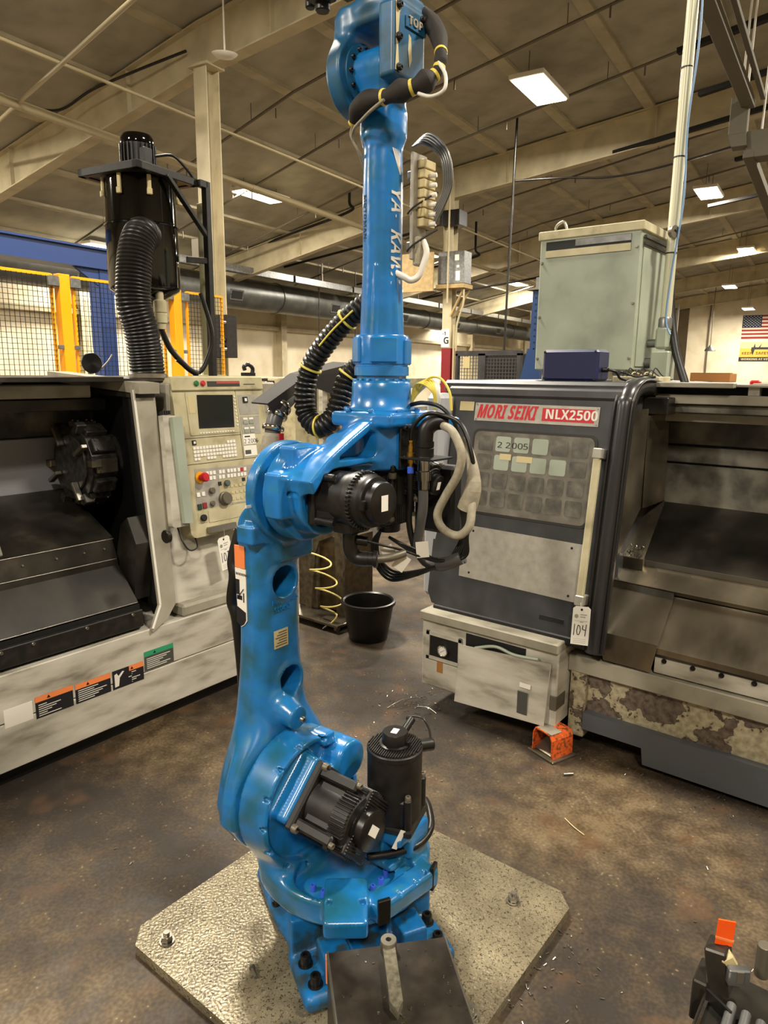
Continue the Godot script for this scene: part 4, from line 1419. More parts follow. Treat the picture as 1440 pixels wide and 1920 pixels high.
	# elbow connector under the elbow motor with its cable
	st = S()
	b2(st, Vector3(0.05, 1.29, 0.04), Vector3(0.12, 1.325, 0.12), 0.006)
	wire(st, [Vector3(0.085, 1.295, 0.085), Vector3(0.085, 1.26, 0.085), Vector3(0.088, 1.235, 0.083), Vector3(0.1, 1.22, 0.075), Vector3(0.125, 1.218, 0.06)], 0.02, 16)
	lathe(st, Vector3(0.12, 1.218, 0.062), Vector3(0.85, 0, -0.5), [Vector2(0, 0), Vector2(0.019, 0), Vector2(0.019, 0.02), Vector2(0.023, 0.021), Vector2(0.023, 0.03), Vector2(0.012, 0.032), Vector2(0, 0.032)], 16)
	cy(st, Vector3(0.1, 1.27, 0.08), Vector3(0.125, 1.265, 0.06), 0.013, -1, 14, 0.002)
	var ec := part(t, "motor_connector", st, M.rubber)
	st = S()
	wire(st, [Vector3(0.14, 1.218, 0.05), Vector3(0.17, 1.222, 0.02), Vector3(0.185, 1.228, -0.02)], 0.011, 10)
	part(ec, "grey_conduit", st, M.conduit)
	st = S()
	wire(st, [Vector3(0.12, 1.265, 0.06), Vector3(0.16, 1.25, 0.02), Vector3(0.18, 1.235, -0.02), Vector3(0.21, 1.215, -0.06), Vector3(0.24, 1.2, -0.12), Vector3(0.26, 1.19, -0.16)], 0.0035, 6)
	part(ec, "thin_cable", st, M.rubber)
	# paper wiring tags
	for p: Array in [[Vector3(0.15, 1.225, 0.0), 0.5], [Vector3(0.175, 1.2, -0.02), -0.6], [Vector3(0.215, 1.235, -0.06), 0.1]]:
		st = S()
		bx(st, p[0], Vector3(0.034, 0.044, 0.0008), 0, Basis(Vector3.UP, 0.7) * Basis(Vector3.BACK, p[1]))
		part(t, "wiring_tag", st, M.paper, "white wiring tag")
	# cables on the turning motor
	st = S()
	cy(st, Vector3(0.18, 0.625, -0.115), Vector3(0.205, 0.625, -0.15), 0.019, -1, 14, 0.003)
	cy(st, Vector3(0.13, 0.655, -0.1), Vector3(0.128, 0.68, -0.15), 0.012, -1, 12, 0.002)
	cy(st, Vector3(0.128, 0.67, -0.15), Vector3(0.11, 0.68, -0.15), 0.009, -1, 12, 0.002)
	wire(st, [Vector3(0.2, 0.635, -0.145), Vector3(0.185, 0.665, -0.155), Vector3(0.16, 0.69, -0.155), Vector3(0.12, 0.685, -0.15)], 0.003, 6)
	part(t, "motor_plug", st, M.rubber)
	st = S()
	wire(st, [Vector3(0.12, 0.36, -0.24), Vector3(0.155, 0.36, -0.21), Vector3(0.198, 0.35, -0.16), Vector3(0.212, 0.34, -0.115), Vector3(0.208, 0.335, -0.065), Vector3(0.172, 0.33, -0.005), Vector3(0.124, 0.33, 0.055)], 0.011, 12)
	part(t, "floor_cable", st, M.rubber)
	st = S()
	bx(st, Vector3(0.205, 0.4, 0.015), Vector3(0.016, 0.06, 0.001), 0, Basis(Vector3.UP, 0.9) * Basis(Vector3.BACK, -0.45))
	part(t, "wiring_tag", st, M.paper, "white wiring tag")

# part modelled in the local axes of a slanted panel
func lp(par: Node3D, n: String, src, m: Material, T: Transform3D, label := "") -> MeshInstance3D:
	var mi := part(par, n, src, m, label)
	mi.transform = mi.transform * T
	return mi

func rrect(x0: float, y0: float, x1: float, y1: float, r: float, n := 5) -> PackedVector2Array:
	var v := PackedVector2Array()
	for c: Array in [[x1 - r, y0 + r, -PI / 2], [x1 - r, y1 - r, 0.0], [x0 + r, y1 - r, PI / 2], [x0 + r, y0 + r, PI]]:
		for k in n + 1:
			var a: float = c[2] + PI / 2 * k / n
			v.append(Vector2(c[0] + r * cos(a), c[1] + r * sin(a)))
	return v

func flat(v: PackedVector2Array, w0: float, t: float) -> SurfaceTool:
	var st := S()
	prism(st, v, t, Transform3D(Basis(), Vector3(0, 0, w0)))
	return st

func lb(a: Vector3, b: Vector3, bev := 0.002) -> SurfaceTool:
	var st := S()
	b2(st, a, b, bev)
	return st

func right_lathe() -> void:
	var t := thing("lathe", "dark grey lathe with a red and silver nameplate and sliding door, right of the robot", "lathe", Vector3(0.6, 0, -2.3))
	# machine body
	var st := S()
	b2(st, Vector3(-0.72, 0.12, -3.3), Vector3(0.2, 1.62, -1.62), 0.02)
	b2(st, Vector3(0.15, 0.1, -3.3), Vector3(2.3, 0.5, -1.7), 0.01)
	b2(st, Vector3(0.15, 0.4, -3.3), Vector3(2.3, 1.6, -2.45), 0.01)
	b2(st, Vector3(1.75, 0.1, -3.3), Vector3(2.3, 1.6, -1.5), 0.01)
	part(t, "body", st, M.darkgrey)
	st = S()
	b2(st, Vector3(-0.745, 1.60, -3.3), Vector3(0.2, 1.665, -1.6), 0.03)
	part(t, "top_cover", st, M.darkgrey)
	st = S()
	b2(st, Vector3(-0.77, 0.555, -2.9), Vector3(-0.665, 1.60, -1.475), 0.03)
	part(t, "side_cover", st, mt(hx("a9aaae"), 0.4))
	st = lb(Vector3(0.2, 1.65, -3.3), Vector3(2.3, 1.662, -1.88), 0.002)
	b2(st, Vector3(0.2, 1.645, -1.9), Vector3(0.56, 1.668, -1.84), 0.003)
	b2(st, Vector3(0.62, 1.65, -1.95), Vector3(2.3, 1.668, -1.9), 0.003)
	part(t, "roof_sheet", st, M.greige)
	# sliding door
	var T := Transform3D(Basis(Vector3.RIGHT, Vector3(0, 1, -0.15), Vector3(0, 0.1483, 0.9889)), Vector3(0, 0.5, -1.42))
	var d := lp(t, "sliding_door", flat(PackedVector2Array([Vector2(0.2, 0.04), Vector2(0.2, 1.14), Vector2(-0.70, 1.14), Vector2(-0.70, 0.10), Vector2(-0.67, 0.045), Vector2(-0.62, 0.04)]), -0.07, 0.07), M.darkgrey, T)
	var I := ID
	st = lb(Vector3(-0.66, 0.0, -0.05), Vector3(0.18, 0.045, 0.006), 0.01)
	lp(d, "door_sill", st, M.dark, I)
	st = lb(Vector3(-0.70, 1.085, -0.05), Vector3(0.19, 1.135, 0.012), 0.012)
	lp(d, "door_header", st, M.darkgrey, I)
	st = S()
	var pil := crv([Vector3(0.2, 0.0, 0.0), Vector3(0.2, 0.5, 0.0), Vector3(0.2, 1.0, 0.0), Vector3(0.2, 1.09, -0.012), Vector3(0.2, 1.14, -0.06), Vector3(0.2, 1.17, -0.16), Vector3(0.2, 1.19, -0.35)], 8)
	tube(st, pil, 0.042, 16)
	lp(d, "door_post", st, mt(hx("2c2b2b"), 0.3), I)
	st = S()
	for x in [0.162, 0.238]:
		tube(st, crv([Vector3(x, 0.01, 0.03), Vector3(x, 0.5, 0.03), Vector3(x, 1.0, 0.03), Vector3(x, 1.1, 0.012), Vector3(x, 1.165, -0.05), Vector3(x, 1.2, -0.16), Vector3(x, 1.215, -0.35)], 6), 0.006, 8)
	lp(d, "rubber_edge", st, M.rubber, I)
	# nameplate
	var np := lp(t, "nameplate", lb(Vector3(-0.535, 0.972, 0), Vector3(0.092, 1.058, 0.004), 0.0015), M.alu, T, "silver nameplate")
	lp(np, "maker_lettering", letters("MORI SEIKI", Vector3(-0.52, 0.985, 0.004), Vector3.RIGHT, Vector3.UP, 0.062, 0.0012, true, 0.66, 0.22, 0.5), M.red, I, "red slanted maker's name")
	lp(np, "red_field", lb(Vector3(-0.178, 0.987, 0.004), Vector3(0.07, 1.045, 0.0052), 0), M.red, I)
	lp(np, "model_lettering", letters("NLX2500", Vector3(-0.165, 0.996, 0.0052), Vector3.RIGHT, Vector3.UP, 0.043, 0.0008, true, 1.02), M.white, I, "white model number")
	for p: Array in [[-0.525, 0.98], [0.082, 0.98], [-0.525, 1.05], [0.082, 1.05]]:
		st = S()
		cy(st, Vector3(p[0], p[1], 0.004), Vector3(p[0], p[1], 0.006), 0.004, -1, 10)
		lp(np, "rivet", st, M.steel, I)
	lp(d, "cream_label", lb(Vector3(-0.625, 1.018, 0), Vector3(-0.545, 1.062, 0.0015), 0), M.tan, I, "blank cream label")
	# window with its grille
	var win := lp(t, "door_window", flat(rrect(-0.53, 0.525, 0.1, 0.935, 0.035), 0.0, 0.004), mt(hx("343330"), 0.3), T)
	lp(win, "window_glass", flat(rrect(-0.518, 0.537, 0.088, 0.923, 0.03), 0.004, 0.0015), M.film, I)
	for r in 4:
		for c in 6:
			var x0 := -0.494 + c * 0.0955
			var y0 := 0.57 + r * 0.0875
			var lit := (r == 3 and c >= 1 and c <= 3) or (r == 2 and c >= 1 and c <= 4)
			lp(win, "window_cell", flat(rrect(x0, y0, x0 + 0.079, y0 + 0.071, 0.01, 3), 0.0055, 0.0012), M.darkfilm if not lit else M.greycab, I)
	for p: Array in [[-0.37, 0.795, 0.06], [-0.28, 0.79, 0.08]]:
		lp(win, "sticker_seen_through", lb(Vector3(p[0], p[1], 0.0068), Vector3(p[0] + p[2], p[1] + 0.028, 0.0074), 0), M.tan, I)
	lp(win, "sticker_number", letters("2 2005", Vector3(-0.39, 0.85, 0.0068), Vector3.RIGHT, Vector3.UP, 0.026, 0.0006, false, 1.5), M.dark, I)
	# aluminium patch plate
	var al := lp(t, "patch_plate", flat(PackedVector2Array([Vector2(-0.525, 0.21), Vector2(0.102, 0.198), Vector2(0.1, 0.457), Vector2(-0.535, 0.464)]), 0.0, 0.004), M.alu, T, "bare aluminium patch plate")
	for p: Array in [[-0.47, 0.44], [0.04, 0.435], [-0.47, 0.235], [0.05, 0.222]]:
		st = S()
		cy(st, Vector3(p[0], p[1], 0.004), Vector3(p[0], p[1], 0.008), 0.006, 0.004, 12)
		lp(al, "plate_screw", st, M.dark, I)
	# handle
	st = lb(Vector3(0.112, 0.225, 0.045), Vector3(0.142, 0.85, 0.07), 0.004)
	var hd := lp(t, "door_handle", st, M.cream, T, "long pale bar handle")
	for y in [0.2, 0.835]:
		lp(hd, "handle_bracket", lb(Vector3(0.108, y, 0.0), Vector3(0.147, y + 0.045, 0.074), 0.004), M.alu, I)
	lp(d, "slot", lb(Vector3(-0.077, 0.09, 0), Vector3(0.042, 0.111, 0.002), 0.001), M.dark, I)
	# lower cabinet
	st = S()
	b2(st, Vector3(-0.68, 0.12, -2.6), Vector3(0.06, 0.515, -1.365), 0.006)
	var cab := part(t, "coolant_cabinet", st, M.dirty)
	st = lb(Vector3(-0.685, 0.475, -2.0), Vector3(0.063, 0.522, -1.345), 0.005)
	part(cab, "cabinet_rim", st, M.greige)
	st = S()
	for q: Array in [[-0.65, 0.27, -0.44, 0.29], [-0.65, 0.40, -0.44, 0.42], [-0.65, 0.27, -0.63, 0.42], [-0.46, 0.27, -0.44, 0.42]]:
		b2(st, Vector3(q[0], q[1], -1.366), Vector3(q[2], q[3], -1.355), 0.001)
	b2(st, Vector3(-0.65, 0.135, -1.366), Vector3(-0.44, 0.275, -1.355), 0.001)
	part(cab, "gauge_door", st, M.dirty)
	part(cab, "gauge_opening", lb(Vector3(-0.63, 0.289, -1.366), Vector3(-0.46, 0.401, -1.362), 0), M.dark)
	st = S()
	lathe(st, Vector3(-0.544, 0.337, -1.362), Vector3.BACK, [Vector2(0, 0), Vector2(0.028, 0), Vector2(0.03, 0.004), Vector2(0.03, 0.018), Vector2(0.026, 0.02), Vector2(0.026, 0.016), Vector2(0, 0.016)], 28)
	part(cab, "pressure_gauge", st, M.chrome, "round chrome gauge")
	st = S()
	cy(st, Vector3(-0.544, 0.337, -1.347), Vector3(-0.544, 0.337, -1.3455), 0.0245, -1, 24)
	part(cab, "gauge_face", st, M.paper)
	st = S()
	bar(st, Vector3(-0.556, 0.328, -1.345), Vector3(-0.532, 0.346, -1.345), 0.003, 0.001, 0)
	for k in 9:
		var a := deg_to_rad(-40.0 + k * 32.5)
		bar(st, Vector3(-0.544 + cos(a) * 0.018, 0.337 + sin(a) * 0.018, -1.345), Vector3(-0.544 + cos(a) * 0.023, 0.337 + sin(a) * 0.023, -1.345), 0.0018, 0.001, 0)
	part(cab, "gauge_marks", st, M.ink)
	part(cab, "worn_sticker", lb(Vector3(-0.58, 0.215, -1.356), Vector3(-0.545, 0.272, -1.3535), 0), M.card)
	# loose access panel leaning on the front
	st = S()
	sheet(st, Vector3(-0.46, 0.1, -1.335), Vector3(0.02, 0.125, -1.335), Vector3(0.03, 0.425, -1.35), Vector3(-0.44, 0.40, -1.34), 0.006)
	var ap := part(cab, "access_panel", st, M.dirty)
	part(cab, "panel_gap", lb(Vector3(-0.42, 0.38, -1.366), Vector3(-0.1, 0.458, -1.362), 0), M.dark)
	st = S()
	wire(st, [Vector3(-0.36, 0.4, -1.352), Vector3(-0.25, 0.435, -1.35), Vector3(-0.15, 0.42, -1.35), Vector3(-0.03, 0.43, -1.35)], 0.008, 8)
	part(cab, "coolant_hose", st, M.greycab)
	st = lb(Vector3(-0.116, 0.152, -1.334), Vector3(-0.066, 0.262, -1.330), 0.001)
	part(cab, "latch_recess", st, M.grille)
	st = lb(Vector3(-0.11, 0.28, -1.337), Vector3(-0.055, 0.302, -1.335), 0)
	part(cab, "latch_label", st, M.paper)
	# front base: bracket post, sill, peeling panel, kick beam
	st = lb(Vector3(0.075, 0.055, -1.56), Vector3(0.15, 0.4, -1.475), 0.003)
	part(t, "base_post", st, M.peel)
	st = lb(Vector3(0.03, 0.2, -1.46), Vector3(0.062, 0.27, -1.36), 0.003)
	part(t, "hinge_block", st, M.conduit)
	st = S()
	b2(st, Vector3(0.062, 0.366, -1.62), Vector3(2.2, 0.445, -1.47), 0.004)
	part(t, "front_sill", st, M.greige)
	part(t, "peeling_panel", lb(Vector3(0.15, 0.17, -1.6), Vector3(2.2, 0.366, -1.5), 0.002), M.peel)
	st = S()
	prism(st, PackedVector2Array([Vector2(0.15, 0.105), Vector2(0.42, 0.105), Vector2(0.43, 0.03), Vector2(2.2, 0.03), Vector2(2.2, 0.186), Vector2(0.15, 0.186)]), 0.06, Transform3D(Basis(), Vector3(0, 0, -1.52)))
	part(t, "kick_beam", st, mt(hx("55585c"), 0.4))
	part(t, "foot_rail", lb(Vector3(0.5, 0.0, -1.8), Vector3(2.2, 0.08, -1.56), 0.004), M.dark)
	# chip guards: sheets stepping up into the machine
	st = S()
	sheet(st, Vector3(0.13, 0.588, -1.462), Vector3(0.45, 0.585, -1.462), Vector3(0.455, 0.745, -1.62), Vector3(0.1, 0.755, -1.62), 0.004)
	sheet(st, Vector3(0.22, 0.455, -1.475), Vector3(0.425, 0.452, -1.475), Vector3(0.45, 0.585, -1.462), Vector3(0.2, 0.588, -1.462), 0.004)
	sheet(st, Vector3(0.1, 0.755, -1.62), Vector3(0.455, 0.745, -1.62), Vector3(0.455, 0.775, -1.622), Vector3(0.1, 0.785, -1.622), 0.004)
	part(t, "chip_guard", st, M.sheetmid)
	st = S()
	sheet(st, Vector3(0.42, 0.568, -1.475), Vector3(2.0, 0.545, -1.475), Vector3(2.0, 0.74, -1.64), Vector3(0.42, 0.755, -1.64), 0.004)
	sheet(st, Vector3(0.42, 0.53, -1.488), Vector3(2.0, 0.505, -1.488), Vector3(2.0, 0.545, -1.475), Vector3(0.42, 0.568, -1.475), 0.004)
	part(t, "chip_guard", st, M.sheetmid)
	st = S()
	sheet(st, Vector3(0.1, 0.79, -1.625), Vector3(2.0, 0.76, -1.625), Vector3(2.0, 0.74, -1.64), Vector3(0.1, 0.77, -1.64), 0.004)
	sheet(st, Vector3(0.1, 0.79, -1.625), Vector3(2.0, 0.76, -1.625), Vector3(2.0, 0.83, -1.735), Vector3(0.1, 0.85, -1.735), 0.004)
	part(t, "upper_guard", st, M.sheetmid)
	st = S()
	sheet(st, Vector3(0.1, 0.875, -1.73), Vector3(2.0, 0.855, -1.73), Vector3(2.0, 0.83, -1.735), Vector3(0.1, 0.85, -1.735), 0.004)
	part(t, "guard_lip", st, M.steel)
	st = S()
	sheet(st, Vector3(0.1, 0.872, -1.735), Vector3(2.0, 0.85, -1.735), Vector3(2.0, 1.06, -2.2), Vector3(0.1, 1.07, -2.2), 0.004)
	part(t, "way_cover", st, M.sheetdark)
	st = S()
	sheet(st, Vector3(0.16, 0.885, -1.7), Vector3(0.29, 0.88, -1.7), Vector3(0.262, 1.1, -2.05), Vector3(0.19, 1.1, -2.05), 0.004)
	b2(st, Vector3(0.16, 0.83, -1.72), Vector3(0.29, 0.882, -1.698), 0.001)
	part(t, "side_chute", st, M.sheetmid)
	st = S()
	sheet(st, Vector3(0.245, 1.1, -1.78), Vector3(0.258, 1.1, -2.05), Vector3(0.25, 1.52, -2.05), Vector3(0.238, 1.52, -1.78), 0.004)
	sheet(st, Vector3(0.21, 0.85, -1.5), Vector3(0.235, 1.1, -1.78), Vector3(0.235, 1.55, -1.78), Vector3(0.21, 1.55, -1.6), 0.004)
	part(t, "side_wall", st, M.sheetmid)
	# back wall panels with seams
	var ys := [1.06, 1.27, 1.36, 1.5]
	for k in 3:
		st = S()
		b2(st, Vector3(0.2, ys[k] + 0.004, -2.24), Vector3(2.0, ys[k + 1] - 0.006, -2.2 - 0.012 * k), 0.003)
		part(t, "back_panel", st, M.backpan)
	for k in 1:
		part(t, "back_backing", lb(Vector3(0.1, 1.0, -2.3), Vector3(2.0, 1.62, -2.245), 0), M.dark)
	# top rails of the door track
	part(t, "track_rail", lb(Vector3(0.22, 1.572, -1.97), Vector3(2.2, 1.614, -1.9), 0.003), M.greige)
	part(t, "track_groove", lb(Vector3(0.25, 1.532, -1.97), Vector3(2.2, 1.568, -1.925), 0.003), M.backpan)
	part(t, "light_strip", lb(Vector3(0.24, 1.488, -2.1), Vector3(2.0, 1.528, -1.99), 0.003), M.greige)
	part(t, "dark_void", lb(Vector3(0.2, 1.614, -2.4), Vector3(2.2, 1.648, -2.0), 0), M.dark)
	part(t, "track_bracket", lb(Vector3(0.2, 1.525, -1.92), Vector3(0.31, 1.6, -1.8), 0.003), M.sheetdark)
	# terminal rail with its bolts
	st = lb(Vector3(0.435, 0.452, -1.52), Vector3(2.0, 0.53, -1.492), 0.002)
	var tr := part(t, "bolted_rail", st, M.dirty)
	part(tr, "rail_top", lb(Vector3(0.43, 0.525, -1.53), Vector3(2.0, 0.54, -1.485), 0.002), M.sheetdark)
	for x in [0.475, 0.59, 0.7, 0.82, 0.94]:
		st = S()
		hexnut(st, Vector3(x, 0.512, -1.49), Vector3.BACK, 0.008, 0.008)
		part(tr, "rail_bolt", st, M.blackm)
	# swarf left on the chute
	st = S()
	for k in 60:
		var p := Vector3(rng.randf_range(0.17, 0.285), 0, rng.randf_range(-1.76, -1.7))
		p.y = 0.886 + (-1.7 - p.z) * 0.62 + rng.randf() * 0.006
		bx(st, p, Vector3(0.002, 0.002, rng.randf_range(0.006, 0.016)), 0, Basis.from_euler(Vector3(rng.randf() * TAU, rng.randf() * TAU, 0)))
	part(t, "swarf", st, M.chrome, "", "stuff")

func left_lathe() -> void:
	var t := thing("lathe", "pale grey lathe with an open front and beige control panel, left of the robot", "lathe", Vector3(-2.2, 0, 0))
	var st := S()
	b2(st, Vector3(-3.6, 0.08, -1.37), Vector3(-1.575, 0.29, 2.0), 0.006)
	b2(st, Vector3(-3.6, 0.29, -1.37), Vector3(-1.575, 0.495, 2.0), 0.006)
	var base := part(t, "base", st, M.dirty)
	part(base, "lower_front", lb(Vector3(-1.6, 0.082, -1.36), Vector3(-1.556, 0.288, 2.0), 0.004), M.dirty)
	part(base, "upper_front", lb(Vector3(-1.6, 0.292, -1.36), Vector3(-1.556, 0.497, 2.0), 0.004), M.dirty)
	part(base, "kick", lb(Vector3(-3.5, 0.0, -1.33), Vector3(-1.62, 0.08, 2.0), 0), M.dark)
	st = S()
	b2(st, Vector3(-1.66, 0.497, -1.36), Vector3(-1.56, 0.56, -0.56), 0.012)
	part(base, "front_step", st, M.greige)
	# closed front under the panel, body behind
	st = S()
	sheet(st, Vector3(-1.62, 0.56, -0.54), Vector3(-1.62, 0.56, -1.36), Vector3(-1.70, 1.0, -1.36), Vector3(-1.70, 1.0, -0.54), 0.02)
	part(t, "front_panel", st, M.dirty)
	st = S()
	b2(st, Vector3(-3.6, 0.5, -1.36), Vector3(-1.72, 1.64, -0.64), 0.01)
	b2(st, Vector3(-3.6, 0.5, -0.7), Vector3(-2.6, 1.64, 2.0), 0.01)
	b2(st, Vector3(-3.6, 0.5, 1.4), Vector3(-1.7, 1.64, 2.0), 0.01)
	part(t, "body", st, M.greige)
	st = lb(Vector3(-3.6, 1.645, -1.36), Vector3(-1.78, 1.66, 2.0), 0.002)
	part(t, "roof_sheet", st, M.sheetdark)
	# open sliding door frame
	var T := Transform3D(Basis(Vector3(0, 0, -1), Vector3(-0.15, 1, 0), Vector3(0.9889, 0.1483, 0)), Vector3(-1.555, 0.6, 0))
	var po := lp(t, "door_frame", flat(PackedVector2Array([Vector2(0.555, 1.036), Vector2(0.562, 1.02), Vector2(0.515, -0.01), Vector2(0.455, -0.075), Vector2(0.37, -0.115), Vector2(0.365, -0.1), Vector2(0.425, 0.0), Vector2(0.445, 1.0), Vector2(0.45, 1.036)]), -0.02, 0.02), M.greige, T)
	lp(po, "frame_back", flat(PackedVector2Array([Vector2(0.555, 1.03), Vector2(0.51, -0.01), Vector2(0.46, -0.06), Vector2(0.44, 0.0), Vector2(0.46, 1.0)]), -0.12, 0.1), M.dark, ID)
	st = S()
	bar(st, Vector3(0.428, 0.0, 0.001), Vector3(0.449, 1.01, 0.001), 0.008, 0.01, 0.002, Vector3.RIGHT)
	bar(st, Vector3(0.428, 0.0, 0.001), Vector3(0.37, -0.1, 0.001), 0.008, 0.01, 0.002, Vector3.RIGHT)
	lp(po, "edge_strip", st, M.white, ID)
	st = S()
	sheet(st, Vector3(-1.66, 1.642, -0.45), Vector3(-1.66, 1.642, -0.56), Vector3(-2.5, 1.69, -0.56), Vector3(-2.5, 1.69, -0.45), 0.05)
	part(t, "door_header", st, M.greige)
	st = S()
	sheet(st, Vector3(-1.7, 1.592, -0.45), Vector3(-1.7, 1.592, -0.56), Vector3(-2.5, 1.62, -0.56), Vector3(-2.5, 1.62, -0.45), 0.02)
	part(t, "header_seal", st, M.sheetdark)
	# interior sheets
	st = S()
	sheet(st, Vector3(-1.6, 0.628, 1.4), Vector3(-1.6, 0.628, -0.34), Vector3(-1.75, 0.785, -0.34), Vector3(-1.75, 0.785, 1.4), 0.004)
	part(t, "chip_guard", st, M.sheetdark)
	st = S()
	sheet(st, Vector3(-1.75, 0.785, 1.4), Vector3(-1.75, 0.785, -0.34), Vector3(-1.752, 0.815, -0.34), Vector3(-1.752, 0.815, 1.4), 0.004)
	sheet(st, Vector3(-1.752, 0.815, 1.4), Vector3(-1.752, 0.815, -0.34), Vector3(-1.772, 0.908, -0.33), Vector3(-1.772, 0.908, 1.4), 0.004)
	part(t, "guard_riser", st, M.sheetdark)
	for y: Array in [[-1.752, 0.815], [-1.772, 0.91], [-1.6, 0.628]]:
		st = S()
		cy(st, Vector3(y[0], y[1], 1.4), Vector3(y[0], y[1], -0.335), 0.0028, -1, 6)
		part(t, "bright_edge", st, M.steel)
	for z in [-0.28, -0.18, -0.05, 0.1]:
		st = S()
		cy(st, Vector3(-1.765, 0.87, z), Vector3(-1.757, 0.872, z), 0.006, 0.004, 10)
		part(t, "guard_screw", st, M.steel)
	st = S()
	sheet(st, Vector3(-1.772, 0.91, 1.4), Vector3(-1.772, 0.91, -0.34), Vector3(-2.3, 1.09, -0.4), Vector3(-2.3, 1.09, 1.4), 0.004)
	part(t, "way_cover", st, M.sheetdark)
	st = S()
	sheet(st, Vector3(-1.80, 0.926, 0.16), Vector3(-1.80, 0.926, 1.3), Vector3(-2.25, 1.08, 1.3), Vector3(-2.25, 1.08, 0.02), -0.006)
	part(t, "bright_cover", st, M.alu)
	part(t, "back_panel", lb(Vector3(-2.36, 1.085, -0.62), Vector3(-2.3, 1.36, 1.4), 0.003), mt(hx("8a8a8d"), 0.5))
	part(t, "back_upper", lb(Vector3(-2.42, 1.36, -0.62), Vector3(-2.36, 1.62, 1.4), 0.003), M.backpan)
	part(t, "back_filler", lb(Vector3(-2.6, 0.5, -0.64), Vector3(-2.37, 1.64, 1.4), 0), M.dark)
	st = S()
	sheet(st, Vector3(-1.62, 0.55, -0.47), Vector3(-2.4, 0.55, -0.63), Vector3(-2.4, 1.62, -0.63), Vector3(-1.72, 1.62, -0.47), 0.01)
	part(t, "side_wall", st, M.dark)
	st = S()
	prism(st, PackedVector2Array([Vector2(-1.66, 0.62), Vector2(-1.62, 0.9), Vector2(-1.68, 1.02), Vector2(-1.74, 0.98), Vector2(-1.80, 0.80), Vector2(-1.78, 0.66)]), 0.1, Transform3D(Basis(), Vector3(0, 0, -0.46)))
	cy(st, Vector3(-1.36, 0.98, -0.36), Vector3(-1.36, 0.98, -0.34), 0.03, -1, 20, 0.003)
	part(t, "tailstock_cover", st, M.sheetdark)
	# track rails over the opening
	part(t, "track_rail", lb(Vector3(-1.97, 1.572, -0.35), Vector3(-1.9, 1.632, 1.4), 0.006), M.greige)
	part(t, "track_groove", lb(Vector3(-2.05, 1.51, -0.45), Vector3(-1.95, 1.565, 1.4), 0.004), M.sheetdark)
	st = S()
	cy(st, Vector3(-1.96, 1.635, 0.06), Vector3(-1.96, 1.66, 0.06), 0.035, -1, 20, 0.004)
	part(t, "track_roller", st, M.cream)
	part(t, "roof_front", lb(Vector3(-2.1, 1.655, -0.45), Vector3(-1.78, 1.668, 2.0), 0.002), M.sheetdark)
	# bolted rail at the lip
	st = lb(Vector3(-1.60, 0.515, -0.345), Vector3(-1.572, 0.598, 1.4), 0.003)
	var rl := part(t, "bolted_rail", st, M.blackm)
	for z in [0.3, 0.171, -0.064, -0.29]:
		st = S()
		bolt(st, Vector3(-1.574, 0.586, z), Vector3.RIGHT, 0.0075, 0.01)
		part(rl, "rail_bolt", st, M.steel)
	part(t, "lip_gap", lb(Vector3(-1.66, 0.5, -0.345), Vector3(-1.6, 0.62, 1.4), 0), M.dark)
	# warning stickers on the base
	stickers(t)
	# light grey cable column beside the door
	st = flat(PackedVector2Array([Vector2(0.53, 0.36), Vector2(0.54, 0.35), Vector2(0.62, 0.35), Vector2(0.63, 0.88), Vector2(0.56, 0.885)]), 0.0, 0.04)
	var co := lp(t, "cable_column", st, M.dirty, T)
	st = S()
	prism(st, PackedVector2Array([Vector2(0.585, 0.365), Vector2(0.632, 0.36), Vector2(0.65, 0.872), Vector2(0.595, 0.872)]), 0.025, Transform3D(Basis(), Vector3(0, 0, 0.04)))
	lp(co, "column_cover", st, M.greycab, ID)
	for k in 4:
		lp(co, "vent_slot", lb(Vector3(0.565 + k * 0.012, 0.888, 0.01), Vector3(0.572 + k * 0.012, 0.905, 0.038), 0), M.ink, ID)
	turret(t)
	control_panel(t, T * Transform3D(Basis(), Vector3(0, 0, -0.045)))

